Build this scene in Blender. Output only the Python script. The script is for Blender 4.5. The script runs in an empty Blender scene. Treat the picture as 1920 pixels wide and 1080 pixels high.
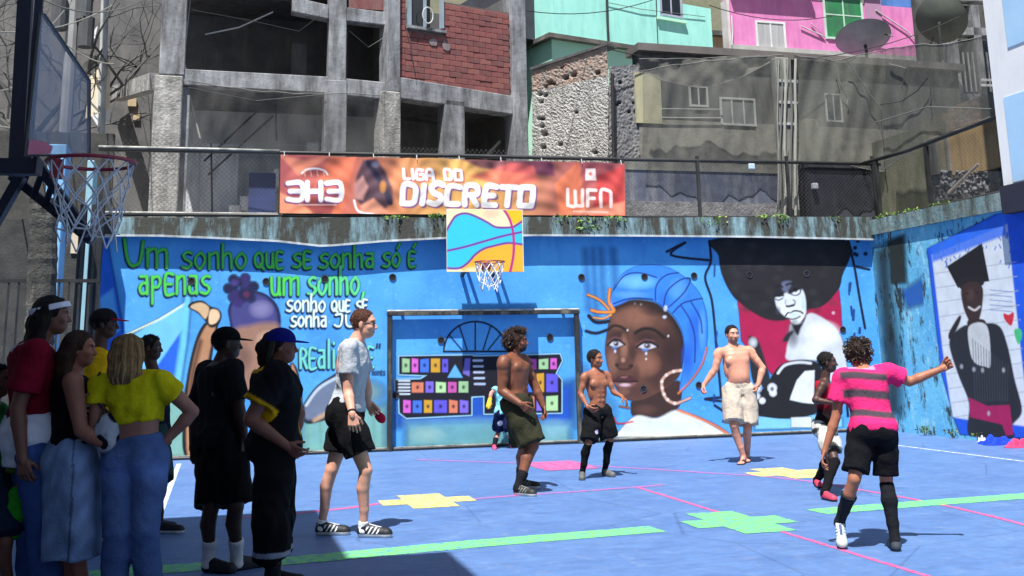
import bpy, bmesh, math, random
import numpy as np
from mathutils import Vector, Matrix
random.seed(7); RNG = np.random.default_rng(7)
R = math.radians
scene = bpy.context.scene
COL = scene.collection

# ---------------------------------------------------------------- camera
FPX, PY, YAW, PIT, ROLL, CAMH = 2063.2, 226.7, 0.25842, 0.20828, -0.01978, 1.40
_F = np.array([math.sin(YAW)*math.cos(PIT), math.cos(YAW)*math.cos(PIT), math.sin(PIT)])
_R0 = np.array([math.cos(YAW), -math.sin(YAW), 0.0]); _U0 = np.cross(_R0, _F)
_R = _R0*math.cos(ROLL)+_U0*math.sin(ROLL); _U = -_R0*math.sin(ROLL)+_U0*math.cos(ROLL)
EYE = np.array([0, 0, CAMH])
cd = bpy.data.cameras.new('camera'); cam = bpy.data.objects.new('camera', cd); COL.objects.link(cam)
cd.sensor_width = 36; cd.lens = FPX/1920*36; cd.shift_y = -(540-PY)/1920; cd.clip_end = 500; cd.clip_start = 0.05
cam.matrix_world = Matrix(((_R[0], _U[0], -_F[0], 0), (_R[1], _U[1], -_F[1], 0), (_R[2], _U[2], -_F[2], CAMH), (0, 0, 0, 1)))
scene.camera = cam
scene.render.resolution_x, scene.render.resolution_y = 1024, 576
# ---------------------------------------------------------------- sky and sun
SDX, SDY = 0.25, 0.40            # how far a shadow moves per metre of height (to the right, towards the wall)
sdir = Vector((SDX, SDY, -1)).normalized()
w = bpy.data.worlds.new('World'); scene.world = w; w.use_nodes = True
nt = w.node_tree; bg = nt.nodes['Background']
sky = nt.nodes.new('ShaderNodeTexSky'); sky.sky_type = 'NISHITA'; sky.sun_disc = False
sky.sun_elevation = math.asin(-sdir.z); sky.sun_rotation = math.atan2(-sdir.x, -sdir.y)
nt.links.new(sky.outputs[0], bg.inputs[0]); bg.inputs[1].default_value = 0.05
sl = bpy.data.lights.new('sun', 'SUN'); sl.energy = 5.0; sl.angle = R(0.55); sl.color = (1, 0.975, 0.94)
so = bpy.data.objects.new('sun', sl); COL.objects.link(so); so.rotation_euler = sdir.to_track_quat('-Z', 'Y').to_euler(); so.location = (-5, -5, 25)
vs = scene.view_settings; vs.view_transform = 'Standard'; vs.look = 'None'; vs.exposure = 0.9; vs.gamma = 1; vs.use_curve_mapping = False
try:
    scene.cycles.max_bounces = 6; scene.cycles.transparent_max_bounces = 12
except Exception: pass

# ---------------------------------------------------------------- pixel -> place helpers (photo pixels 1920x1080)
def ray(u, v): return _F+_R*((u-960)/FPX)+_U*((PY-v)/FPX)
def gnd(u, v, z=0.0):
    d = ray(u, v); return EYE+d*((z-CAMH)/d[2])
def atY(u, v, Y):
    d = ray(u, v); return EYE+d*(Y/d[1])
def atX(u, v, X):
    d = ray(u, v); return EYE+d*(X/d[0])
_FH = np.array([math.sin(YAW), math.cos(YAW), 0])
def atD(u, v, D):
    d = ray(u, v); return EYE+d*(D/(d@_FH))
def project(P):
    d = np.asarray(P, float)-EYE; z = d@_F
    return 960+FPX*(d@_R)/z, PY-FPX*(d@_U)/z
def lin(c):
    c = np.asarray(c, float)/255.0
    return np.where(c <= 0.04045, c/12.92, ((c+0.055)/1.055)**2.4)
def L3(*c):
    return tuple(float(x) for x in lin(c))

# ---------------------------------------------------------------- object helpers
def tag(o, label=None, cat=None, group=None, kind=None):
    if label: o['label'] = label
    if cat: o['category'] = cat
    if group: o['group'] = group
    if kind: o['kind'] = kind
    return o
def thing(name, loc, label, cat, group=None):
    o = bpy.data.objects.new(name, None); COL.objects.link(o); o.location = tuple(float(x) for x in loc); o.empty_display_size = 0.2
    return tag(o, label, cat, group)
def link(name, me, mats, parent=None, smooth=False):
    o = bpy.data.objects.new(name, me); COL.objects.link(o)
    if me is not None and mats is not None:
        for m in (mats if isinstance(mats, (list, tuple)) else [mats]): me.materials.append(m)
        if smooth: me.polygons.foreach_set('use_smooth', np.ones(len(me.polygons), bool))
    if parent is not None:
        o.parent = parent; o.matrix_parent_inverse = Matrix.Translation(-root_loc(parent))
    return o
def root_loc(p): return _wl(p)
def _wl(p):
    m = p.matrix_basis.copy(); q = p
    while q.parent is not None:
        m = q.parent.matrix_basis @ q.matrix_parent_inverse @ m; q = q.parent
    return m.translation
class MB:
    def __init__(s): s.v = []; s.f = []; s.mi = []
    def add(s, vs, fs, mi=0):
        n = len(s.v); s.v += [tuple(float(c) for c in p) for p in vs]; s.f += [tuple(i+n for i in f) for f in fs]; s.mi += [mi]*len(fs); return s
    def hexa(s, p, mi=0):   # 8 points: bottom 4 ccw then top 4
        return s.add(p, [(3, 2, 1, 0), (4, 5, 6, 7), (0, 1, 5, 4), (1, 2, 6, 5), (2, 3, 7, 6), (3, 0, 4, 7)], mi)
    def box(s, a, b, mi=0):
        (x0, y0, z0), (x1, y1, z1) = np.minimum(a, b), np.maximum(a, b)
        return s.hexa([(x0, y0, z0), (x1, y0, z0), (x1, y1, z0), (x0, y1, z0), (x0, y0, z1), (x1, y0, z1), (x1, y1, z1), (x0, y1, z1)], mi)
    def bar(s, a, b, w, h=None, mi=0):     # square bar between two points
        a = Vector(a); b = Vector(b); h = h or w; d = (b-a).normalized()
        up = Vector((0, 0, 1)) if abs(d.z) < 0.95 else Vector((0, 1, 0))
        x = d.cross(up).normalized()*w/2; y = x.cross(d).normalized()*h/2
        return s.hexa([a-x-y, a+x-y, a+x+y, a-x+y, b-x-y, b+x-y, b+x+y, b-x+y], mi)
    def tube(s, pts, r, n=8, mi=0, closed=False, caps=True):
        pts = [Vector([float(c) for c in p]) for p in pts]; rr = r if isinstance(r, (list, tuple)) else [r]*len(pts)
        base = len(s.v); m = len(pts); px = None
        for i, p in enumerate(pts):
            if closed: d = pts[(i+1) % m]-pts[i-1]
            else: d = pts[min(i+1, m-1)]-pts[max(i-1, 0)]
            d.normalize()
            if px is None:
                px = d.cross(Vector((0, 0, 1)) if abs(d.z) < 0.9 else Vector((0, 1, 0))).normalized()
            else:
                px = (px-d*px.dot(d)).normalized()
            py = d.cross(px)
            for k in range(n):
                a = 2*math.pi*k/n; s.v.append(tuple(p+(px*math.cos(a)+py*math.sin(a))*rr[i]))
        for i in range(m if closed else m-1):
            j = (i+1) % m
            for k in range(n):
                k2 = (k+1) % n
                s.f.append((base+i*n+k, base+i*n+k2, base+j*n+k2, base+j*n+k)); s.mi.append(mi)
        if caps and not closed:
            s.f.append(tuple(base+k for k in range(n))[::-1]); s.mi.append(mi)
            s.f.append(tuple(base+(m-1)*n+k for k in range(n))); s.mi.append(mi)
        return s
    def build(s, name, mats, parent=None, smooth=False, bevel=0):
        me = bpy.data.meshes.new(name); me.from_pydata(s.v, [], s.f); 
        if any(s.mi): me.polygons.foreach_set('material_index', s.mi)
        me.update(); o = link(name, me, mats, parent, smooth)
        if bevel:
            bm = bmesh.new(); bm.from_mesh(me); bmesh.ops.bevel(bm, geom=list(bm.edges), offset=bevel, segments=1, affect='EDGES', clamp_overlap=True); bm.to_mesh(me); bm.free()
        return o
def np_mesh(name, V, Q, mats, parent=None, col=None, alpha=None, smooth=True):
    me = bpy.data.meshes.new(name); V = np.asarray(V, np.float32); Q = np.asarray(Q, np.int32); k = Q.shape[1]
    me.vertices.add(len(V)); me.vertices.foreach_set('co', V.ravel()); me.loops.add(Q.size); me.loops.foreach_set('vertex_index', Q.ravel())
    me.polygons.add(len(Q)); me.polygons.foreach_set('loop_start', np.arange(0, Q.size, k, dtype=np.int32))
    try: me.polygons.foreach_set('loop_total', np.full(len(Q), k, np.int32))
    except Exception: pass
    if smooth: me.polygons.foreach_set('use_smooth', np.ones(len(Q), bool))
    me.update(calc_edges=True)
    if col is not None:
        at = me.color_attributes.new('Col', 'FLOAT_COLOR', 'POINT')
        c4 = np.ones((len(V), 4), np.float32); c4[:, :3] = col
        if alpha is not None: c4[:, 3] = alpha
        at.data.foreach_set('color', c4.ravel())
    return link(name, me, mats, parent)

# ---------------------------------------------------------------- materials
def new_mat(name):
    m = bpy.data.materials.new(name); m.use_nodes = True; nt = m.node_tree
    return m, nt, nt.nodes['Principled BSDF']
def N(nt, t, **kw):
    n = nt.nodes.new(t)
    for k, v in kw.items():
        if k.startswith('i_'):
            n.inputs[k[2:].replace('_', ' ')].default_value = v
        else: setattr(n, k, v)
    return n
def coords(nt, scale=(1, 1, 1)):
    tc = N(nt, 'ShaderNodeTexCoord'); mp = N(nt, 'ShaderNodeMapping'); mp.inputs['Scale'].default_value = scale
    nt.links.new(tc.outputs['Object'], mp.inputs['Vector']); return mp.outputs[0]
def ramp(nt, src, stops):
    r = N(nt, 'ShaderNodeValToRGB'); e = r.color_ramp.elements
    while len(e) < len(stops): e.new(0.5)
    for i, (p, c) in enumerate(stops):
        e[i].position = p; e[i].color = (*c, 1) if len(c) == 3 else c
    nt.links.new(src, r.inputs[0]); return r.outputs[0]
def mixc(nt, fac, a, b, mode='MIX'):
    n = N(nt, 'ShaderNodeMix', data_type='RGBA', blend_type=mode)
    for s, v in ((n.inputs[0], fac), (n.inputs[6], a), (n.inputs[7], b)):
        if hasattr(v, 'links'): nt.links.new(v, s)
        else: s.default_value = v if not isinstance(v, tuple) else ((*v, 1) if len(v) == 3 else v)
    return n.outputs[2]
def bump(nt, bsdf, h, strength=.4, dist=.02):
    b = N(nt, 'ShaderNodeBump'); b.inputs['Strength'].default_value = strength; b.inputs['Distance'].default_value = dist
    nt.links.new(h, b.inputs['Height']); nt.links.new(b.outputs[0], bsdf.inputs['Normal'])
def noise(nt, vec, scale, detail=4, rough=.6):
    n = N(nt, 'ShaderNodeTexNoise'); n.inputs['Scale'].default_value = scale; n.inputs['Detail'].default_value = detail; n.inputs['Roughness'].default_value = rough
    nt.links.new(vec, n.inputs['Vector']); return n.outputs[0]
MATS = {}
def M(name, c, c2=None, dirt=None, dirt_amt=.45, rough=.85, sc=2.5, bmp=.3, bd=.01, bs=30, stretch=(1, 1, 1), metal=0):
    """weathered paint / plaster / concrete / wood / metal: colour varied by noise, dirt streaks running down, fine relief"""
    if name in MATS: return MATS[name]
    m, nt, b = new_mat(name); MATS[name] = m
    vec = coords(nt, stretch); c2 = c2 or tuple(x*.72 for x in c)
    col = mixc(nt, ramp(nt, noise(nt, vec, sc, 6), [(.32, (0, 0, 0)), (.7, (1, 1, 1))]), c, c2)
    if dirt:
        dv = coords(nt, (1.6, 1.6, .32)); d = ramp(nt, noise(nt, dv, 3.1, 8, .68), [(1-dirt_amt-.18, (0, 0, 0)), (1-dirt_amt+.16, (1, 1, 1))])
        col = mixc(nt, d, col, dirt)
    nt.links.new(col, b.inputs['Base Color']); b.inputs['Roughness'].default_value = rough; b.inputs['Metallic'].default_value = metal
    if bmp: bump(nt, b, noise(nt, vec, bs, 6, .7), bmp, bd)
    return m
def vcol_mat(name, rough=.8, fabric=0, sub=0, bmp=.15, bs=60, alpha=False, var=.12, vs=4, spec=.4):
    if name in MATS: return MATS[name]
    m, nt, b = new_mat(name); MATS[name] = m
    a = N(nt, 'ShaderNodeVertexColor'); a.layer_name = 'Col'; vec = coords(nt)
    n1 = ramp(nt, noise(nt, vec, vs, 6), [(.3, (1-var,)*3), (.7, (1+var*.6,)*3)])
    c = mixc(nt, 1.0, a.outputs[0], n1, 'MULTIPLY'); nt.links.new(c, b.inputs['Base Color'])
    b.inputs['Roughness'].default_value = rough; b.inputs['Specular IOR Level'].default_value = spec
    if sub:
        b.inputs['Subsurface Weight'].default_value = sub; b.inputs['Subsurface Radius'].default_value = (.012, .005, .003); b.inputs['Subsurface Scale'].default_value = 1
    if bmp: bump(nt, b, noise(nt, vec, bs, 5, .65), bmp, .006 if bs > 20 else .03)
    if alpha: nt.links.new(a.outputs['Alpha'], b.inputs['Alpha'])
    if fabric: b.inputs['Sheen Weight'].default_value = fabric
    return m
CONC = lambda: M('bare_concrete', (.36, .37, .385), (.19, .197, .21), (.045, .045, .047), .46, sc=3.0, bmp=.55, bd=.025, bs=9)
CONC_D = lambda: M('dark_concrete', (.13, .13, .135), (.07, .07, .075), (.03, .03, .03), .45, bmp=.6, bd=.02)
BLACK = lambda: M('black_paint', (.012, .012, .014), (.03, .028, .03), rough=.5, bmp=.2)
# ================================================================ THE COURT
YW, XR, XL = 17.147, 10.987, -1.68      # mural wall face, right wall face, left end of the wall
m, nt, b = new_mat('court_blue'); vec = coords(nt)
c = mixc(nt, ramp(nt, noise(nt, vec, 1.3, 8, .62), [(.35, (0, 0, 0)), (.68, (1, 1, 1))]), (.068, .142, .33), (.092, .178, .37))
c = mixc(nt, ramp(nt, noise(nt, vec, 34, 4, .7), [(.55, (0, 0, 0)), (.78, (.55,)*3)]), c, (.13, .20, .39))
c = mixc(nt, ramp(nt, noise(nt, coords(nt, (.5, 1.4, 1)), 2.2, 9, .72), [(.52, (0, 0, 0)), (.74, (.6,)*3)]), c, (.036, .075, .21))
c = mixc(nt, ramp(nt, noise(nt, coords(nt, (1, .6, 1)), 5.5, 12, .8), [(.53, (0, 0, 0)), (.66, (.6,)*3)]), c, (.17, .23, .37)); vo = N(nt, 'ShaderNodeTexVoronoi', feature='DISTANCE_TO_EDGE'); vo.inputs['Scale'].default_value = .55; nt.links.new(vec, vo.inputs['Vector']); c = mixc(nt, ramp(nt, vo.outputs['Distance'], [(.0, (.45,)*3), (.006, (0, 0, 0))]), c, (.02, .04, .11))
nt.links.new(c, b.inputs['Base Color']); b.inputs['Roughness'].default_value = .55
c2 = mixc(nt, ramp(nt, noise(nt, vec, 55, 3, .8), [(.35, (.78,)*3), (.7, (1.16,)*3)]), c, c, 'MIX'); sp = mixc(nt, 1.0, c, ramp(nt, noise(nt, coords(nt, (.6, 1, 1)), 9, 9, .82), [(.32, (.72,)*3), (.7, (1.22,)*3)]), 'MULTIPLY'); nt.links.new(sp, b.inputs['Base Color'])
bump(nt, b, noise(nt, vec, 90, 3), .25, .004); COURT = m
GROUND = M('dusty_ground', (.16, .15, .14), (.10, .095, .09), bmp=.5)
def sheet(name, x0, x1, y0, y1, z, mat, nx=1, ny=1):
    mb = MB()
    mb.add([(x0, y0, z), (x1, y0, z), (x1, y1, z), (x0, y1, z)], [(0, 1, 2, 3)]); return tag(mb.build(name, mat), kind='structure')
sheet('ground', -150, 150, -120, 200, -.012, GROUND)
sheet('court_floor', XL-3.0, XR+.05, -9, YW+.1, 0, COURT)

def wornpaint(name, c):
    m, nt, b = new_mat(name); vec = coords(nt)
    k = mixc(nt, ramp(nt, noise(nt, vec, 14, 10, .8), [(.44, (0, 0, 0)), (.60, (.95,)*3)]), c, (.08, .155, .34))
    nt.links.new(k, b.inputs['Base Color']); b.inputs['Roughness'].default_value = .6; return m
P_WHITE, P_RED, P_GREEN, P_YEL = wornpaint('line_white', (.72, .74, .78)), wornpaint('line_red', (.62, .05, .17)), wornpaint('line_green', (.16, .62, .11)), wornpaint('line_yellow', (.75, .60, .08))
P_PINK = wornpaint('line_faded_red', (.42, .10, .33))
LZ = [.0012]
def stroke(name, pts, wd, mat, z=None, label=None):
    LZ[0] += .00018; z = LZ[0]
    pts = [Vector((p[0], p[1], z)) for p in pts]; mb = MB(); vs = []; fs = []
    for i, p in enumerate(pts):
        d = (pts[min(i+1, len(pts)-1)]-pts[max(i-1, 0)]).normalized(); n = Vector((-d.y, d.x, 0))*wd/2; vs += [p-n, p+n]
    for i in range(len(pts)-1): fs.append((2*i, 2*i+2, 2*i+3, 2*i+1))
    mb.add(vs, fs); o = mb.build(name, mat); tag(o, kind='structure'); return o
def plus(name, cx, cy, ax, ay, wx, wy, mat, z=.024):
    LZ[0] += .00018; z = LZ[0]
    p = [(-wx, -ay), (wx, -ay), (wx, -wy), (ax, -wy), (ax, wy), (wx, wy), (wx, ay), (-wx, ay), (-wx, wy), (-ax, wy), (-ax, -wy), (-wx, -wy)]
    mb = MB(); mb.add([(cx+x, cy+y, z) for x, y in p], [tuple(range(12))]); return tag(mb.build(name, mat), kind='structure')
stroke('painted_line', [(-.49, -6), (-.49, 16.5)], .06, P_WHITE)
stroke('painted_line', [(9.48, -6), (9.48, 15.6)], .05, P_WHITE)
stroke('painted_line', [(-.49, 16.55), (9.48, 16.55)], .05, wornpaint('line_faint', (.16, .25, .48)))
stroke('painted_line', [(4.29, -6), (4.29, 11.46)], .05, P_RED)
stroke('painted_line', [gnd(u, v) for u, v in ((420, 974), (560, 962), (650, 953), (715, 944))], .10, P_RED)
stroke('painted_line', [gnd(u, v) for u, v in ((870, 937), (960, 930), (1080, 922), (1200, 913), (1245, 909))], .09, P_PINK)
stroke('painted_line', [gnd(u, v) for u, v in ((780, 862), (900, 866), (1010, 869), (1100, 873), (1210, 879), (1330, 887), (1430, 893), (1540, 905))], .09, P_PINK)
stroke('painted_line', [gnd(u, v) for u, v in ((1540, 905), (1620, 920), (1700, 934), (1790, 952), (1870, 971), (1930, 987))], .06, P_RED)
stroke('painted_line', [(-3, 8.28), gnd(560, 1050)[:2], gnd(900, 1019)[:2], gnd(1232, 992)[:2]], .32, P_GREEN)
stroke('painted_line', [gnd(1530, 960)[:2], gnd(1720, 945)[:2], gnd(1925, 930)[:2], (9.2, 9.5)], .32, P_GREEN)
plus('painted_plus', 2.02, 11.2, .46, .52, .22, .2, P_YEL)
plus('painted_plus', 6.35, 11.95, .46, .55, .22, .22, P_YEL)
plus('painted_plus', 4.2, 8.82, .44, .58, .22, .2, P_GREEN)
g = gnd(1050, 873); plus('painted_plus', g[0], g[1], .36, .55, .33, .3, P_RED)

# ================================================================ PAINT CANVAS (mural paint traced onto the real wall plane)
def catmull(p, n=6, closed=True):
    p = np.asarray(p, float); m = len(p); out = []
    for i in range(m if closed else m-1):
        if closed: a, b_, c_, d_ = p[i-1], p[i], p[(i+1) % m], p[(i+2) % m]
        else: a, b_, c_, d_ = p[max(i-1, 0)], p[i], p[i+1], p[min(i+2, m-1)]
        for t in np.arange(n)/n:
            out.append(.5*((2*b_)+(c_-a)*t+(2*a-5*b_+4*c_-d_)*t*t+(3*b_-a-3*c_+d_)*t**3))
    if not closed: out.append(p[-1])
    return np.array(out)
def segdist(u, v, p, closed):
    d = np.full(u.shape, 1e9)
    for i in range(len(p) if closed else len(p)-1):
        a, b_ = p[i], p[(i+1) % len(p)]; e = b_-a; L = e@e+1e-12
        t = np.clip(((u-a[0])*e[0]+(v-a[1])*e[1])/L, 0, 1)
        d = np.minimum(d, (u-a[0]-t*e[0])**2+(v-a[1]-t*e[1])**2)
    return np.sqrt(d)
def inside(u, v, p):
    r = np.zeros(u.shape, bool)
    for i in range(len(p)):
        x0, y0 = p[i-1]; x1, y1 = p[i]
        if y0 == y1: continue
        r ^= ((y0 > v) != (y1 > v)) & (u < (x1-x0)*(v-y0)/(y1-y0)+x0)
    return r
GLY = {  # hand lettering strokes: width, list of polylines (x right, y up; 0 baseline, 1 x-height)
 'U': (1.0, [[(.0, 1.5), (.12, .5), (.3, .05), (.55, .02), (.8, .3), (.95, 1.4)]]),
 'm': (1.1, [[(.05, 1), (.05, 0)], [(.05, .8), (.3, 1), (.5, .9), (.52, 0)], [(.52, .8), (.8, 1), (1, .9), (1.02, 0)]]),
 's': (.6, [[(.55, .95), (.3, 1), (.08, .8), (.2, .55), (.45, .42), (.52, .2), (.3, 0), (0, .08)]]),
 'S': (.62, [[(.55, 1.05), (.3, 1.15), (.05, .9), (.2, .6), (.48, .45), (.52, .2), (.3, 0), (0, .08)]]),
 'o': (.68, [[(.35, 1), (.08, .7), (.05, .3), (.3, 0), (.55, .3), (.58, .7), (.35, 1)]]),
 'n': (.66, [[(.05, 1), (.05, 0)], [(.05, .75), (.3, 1), (.52, .9), (.55, 0)]]),
 'h': (.66, [[(.05, 1.6), (.05, 0)], [(.05, .7), (.3, .95), (.5, .85), (.55, 0)]]),
 'q': (.8, [[(.35, 1.1), (.05, .8), (.05, .3), (.3, 0), (.6, .25), (.6, .85), (.35, 1.1)], [(.4, .25), (.75, -.12)]]),
 'u': (.7, [[(.05, 1.05), (.08, .25), (.28, 0), (.52, .2), (.55, 1.05)], [(.55, .4), (.6, 0)]]),
 'e': (.62, [[(.55, 1.1), (.08, 1.1), (.08, 0), (.55, 0)], [(.08, .55), (.45, .55)]]),
 'a': (.68, [[(.1, 1), (.5, 1), (.52, 0)], [(.52, .6), (.2, .6), (.05, .3), (.2, .02), (.52, .12)]]),
 'p': (.7, [[(.05, 1), (.05, -.55)], [(.05, .9), (.4, 1), (.55, .7), (.4, .4), (.05, .4)]]),
 'r': (.62, [[(.05, 0), (.05, 1.05), (.4, 1.05), (.5, .8), (.3, .55), (.05, .55)], [(.25, .55), (.55, 0)]]),
 'l': (.3, [[(.1, 1.6), (.1, 0)]]), 'i': (.3, [[(.1, 1), (.1, 0)], [(.1, 1.35), (.1, 1.4)]]),
 'd': (.68, [[(.55, 1.5), (.55, 0)], [(.55, .8), (.25, .9), (.05, .45), (.25, 0), (.55, .15)]]),
 'j': (.6, [[(.1, 1.1), (.5, 1.1), (.45, .2), (.25, 0), (.02, .15)]]),
 'ó': (.68, [[(.35, 1), (.08, .7), (.05, .3), (.3, 0), (.55, .3), (.58, .7), (.35, 1)], [(.4, 1.3), (.6, 1.7)]]),
 'é': (.62, [[(.5, 1.1), (.08, 1.1), (.08, 0), (.5, 0)], [(.08, .55), (.4, .55)], [(.35, 1.45), (.55, 1.8)]]),
 ',': (.3, [[(.15, .1), (.05, -.3)]]), ' ': (.42, []), '"': (.4, [[(.05, 1.5), (.0, 1.1)], [(.25, 1.5), (.2, 1.1)]]),
 'L': (.62, [[(.05, 1), (.05, 0), (.5, 0)]]), 'I': (.25, [[(.08, 1), (.08, 0)]]), 'A': (.75, [[(0, 0), (.1, .95), (.55, .95), (.6, 0)], [(.05, .42), (.58, .42)]]),
 'G': (.75, [[(.6, .95), (.1, .95), (.05, .05), (.6, .05), (.6, .5), (.35, .5)]]), 'D': (.75, [[(.05, 0), (.05, 1), (.45, 1), (.6, .75), (.6, .2), (.45, 0), (.05, 0)]]),
 'O': (.78, [[(.1, 0), (.05, .1), (.05, .9), (.12, 1), (.5, 1), (.6, .9), (.6, .1), (.5, 0), (.1, 0)]]), 'C': (.7, [[(.6, .95), (.1, .95), (.05, .1), (.12, .02), (.58, .02)]]),
 'R': (.75, [[(.05, 0), (.05, 1), (.5, 1), (.55, .6), (.1, .52)], [(.3, .5), (.6, 0)]]), 'E': (.65, [[(.55, 1), (.1, 1), (.05, .1), (.1, 0), (.55, 0)], [(.1, .52), (.45, .52)]]),
 'T': (.7, [[(0, 1), (.65, 1)], [(.32, 1), (.32, 0)]]), 'Z': (.62, [[(.55, 1), (.05, 1), (.05, .55), (.52, .5), (.52, 0), (.0, 0)]]),
 'W': (1.1, [[(.05, 1), (.05, .1), (.12, 0), (.5, 0), (.5, .9)], [(.5, 0), (.9, 0), (.95, .1), (.95, 1)]]), 'F': (.7, [[(.05, 0), (.05, .9), (.12, 1), (.55, 1)], [(.05, .5), (.45, .5)]]),
 'N': (.8, [[(.05, 0), (.05, 1), (.5, 1), (.65, .8), (.65, 0)]]),
 '3': (.7, [[(0, .95), (.6, .95), (.6, .05), (0, .05)], [(.1, .5), (.6, .5)]]), 'H': (.8, [[(.05, 1), (.05, 0)], [(.65, 1), (.65, 0)], [(.05, .5), (.65, .5)]]),
 '8': (.6, [[(.3, 0), (.05, .25), (.5, .75), (.3, 1), (.08, .75), (.5, .25), (.3, 0)]]),
}
class Canvas:
    """a fine sheet lying on a wall; shapes are traced in photo pixels and stored as paint colours on its vertices"""
    def __init__(s, P, nu, nv):
        s.P = P.reshape(-1, 3); s.nu, s.nv = nu, nv; s.u, s.v = project(s.P); s.c = np.zeros((len(s.P), 3)); s.a = np.zeros(len(s.P))
    @classmethod
    def on_wall(k, u0, v0, u1, v1, step, off=.003):
        a, b_ = atY(u0, v0, YW), atY(u1, v1, YW); a2, b2 = atY(u0, v1, YW), atY(u1, v0, YW)
        x0, x1 = min(a[0], a2[0]), max(b_[0], b2[0]); z0, z1 = max(min(b_[2], a2[2]), .01), max(a[2], b2[2])
        xs = np.arange(x0, x1, step); zs = np.arange(z0, z1, step); X, Z = np.meshgrid(xs, zs)
        return k(np.stack([X, np.full_like(X, YW-off), Z], -1), len(xs), len(zs))
    @classmethod
    def on_side(k, y0, y1, z0, z1, step, off=.003):
        ys = np.arange(y0, y1, step); zs = np.arange(z0, z1, step); Y, Z = np.meshgrid(ys, zs)
        return k(np.stack([np.full_like(Y, XR-off), Y, Z], -1), len(ys), len(zs))
    def put(s, m, col, al=1.0):
        m = np.clip(m, 0, 1)*al; c = lin(col); s.c = s.c*(1-m[:, None])+c*m[:, None] if s.a.any() else s.c*(1-m[:, None])+c*m[:, None]
        s.a = np.maximum(s.a, m) if al >= .999 else np.maximum(s.a, m*1.0)
    def put_on(s, m, col, al=1.0):       # colour only where there is paint already
        m = np.clip(m, 0, 1)*al; s.c = s.c*(1-m[:, None])+lin(col)*m[:, None]
    def poly(s, pts, col, soft=1.0, curve=True, al=1.0, over=False):
        p = catmull(pts) if curve else np.asarray(pts, float)
        bb = (s.u > p[:, 0].min()-soft*3) & (s.u < p[:, 0].max()+soft*3) & (s.v > p[:, 1].min()-soft*3) & (s.v < p[:, 1].max()+soft*3)
        if not bb.any(): return
        u, v = s.u[bb], s.v[bb]; d = segdist(u, v, p, True); d = np.where(inside(u, v, p), -d, d); m = np.zeros(len(s.u)); m[bb] = np.clip(.5-d/(2*soft), 0, 1)
        (s.put_on if over else s.put)(m, col, al)
    def line(s, pts, wd, col, soft=1.0, curve=True, al=1.0, over=False):
        p = catmull(pts, 5, False) if curve and len(pts) > 2 else np.asarray(pts, float); r = wd/2+soft*2
        bb = (s.u > p[:, 0].min()-r) & (s.u < p[:, 0].max()+r) & (s.v > p[:, 1].min()-r) & (s.v < p[:, 1].max()+r)
        if not bb.any(): return
        d = segdist(s.u[bb], s.v[bb], p, False)-wd/2; m = np.zeros(len(s.u)); m[bb] = np.clip(.5-d/(2*soft), 0, 1)
        (s.put_on if over else s.put)(m, col, al)
    def blob(s, cx, cy, rx, ry, col, al=1.0, over=True, ang=0, pw=1.0):
        ca, sa = math.cos(ang), math.sin(ang); x = ((s.u-cx)*ca+(s.v-cy)*sa)/rx; y = (-(s.u-cx)*sa+(s.v-cy)*ca)/ry
        (s.put_on if over else s.put)(np.clip(1.0-(x*x+y*y), 0, 1)**pw, col, al)
    def text(s, t, x0, y0, x1, y1, hgt, wd, col, sh=None, off=(-2, 2.5), jit=.0, slant=0):
        tw = sum(GLY[c][0]+.12 for c in t)-.12; dx, dy = (x1-x0)/tw, (y1-y0)/tw; pos = 0; todo = []
        for c in t:
            g = GLY[c]
            for pl in g[1]:
                todo.append([(x0+(pos+px+py*slant)*dx, y0+(pos+px)*dy-py*hgt+random.uniform(-1, 1)*jit) for px, py in pl])
            pos += g[0]+.12
        for wv, cv, o in ([(wd+1.5, sh, off)] if sh else [])+[(wd, col, (0, 0))]:
            for q in todo: s.line([(a+o[0], b_+o[1]) for a, b_ in q], wv, cv, .8, len(q) > 3)
    def build(s, name, mat, parent, thr=.03):
        idx = np.arange(len(s.P)).reshape(s.nv, s.nu); q = np.stack([idx[:-1, :-1], idx[:-1, 1:], idx[1:, 1:], idx[1:, :-1]], -1).reshape(-1, 4)
        q = q[s.a[q].max(1) > thr]; used = np.unique(q); mp = np.zeros(len(s.P), int); mp[used] = np.arange(len(used))
        return np_mesh(name, s.P[used], mp[q], mat, parent, s.c[used], s.a[used], smooth=False)
def zc(x0, y0, k):
    return lambda *p: [(x0+x/k, y0+y/k) for x, y in p]
PAINT = vcol_mat('mural_paint', .75, bmp=.25, bs=25, alpha=True, var=.13, vs=5)
# ================================================================ MURAL WALL
m, nt, b = new_mat('wall_blue_paint'); vec = coords(nt)
c = mixc(nt, ramp(nt, noise(nt, vec, 1.1, 7, .6), [(.35, (0, 0, 0)), (.66, (1, 1, 1))]), (.045, .27, .69), (.08, .38, .77))
c = mixc(nt, ramp(nt, noise(nt, coords(nt, (2.2, 1, .35)), 2.6, 9, .7), [(.56, (0, 0, 0)), (.74, (.5,)*3)]), c, (.04, .19, .58))
c = mixc(nt, ramp(nt, noise(nt, vec, 7, 9, .75), [(.56, (0, 0, 0)), (.72, (.7,)*3)]), c, (.18, .54, .80))
nt.links.new(c, b.inputs['Base Color']); b.inputs['Roughness'].default_value = .72; bump(nt, b, noise(nt, vec, 18, 7, .7), .35, .012); WALLBLUE = m
wall = thing('mural_wall', (4.6, YW+.18, 0), 'long blue wall painted with portraits and green lettering behind the goal', 'wall')
mb = MB(); mb.box((XL, YW, -.02), (XR+.4, YW+.35, 3.44)); mb.build('wall', WALLBLUE, wall)
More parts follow.
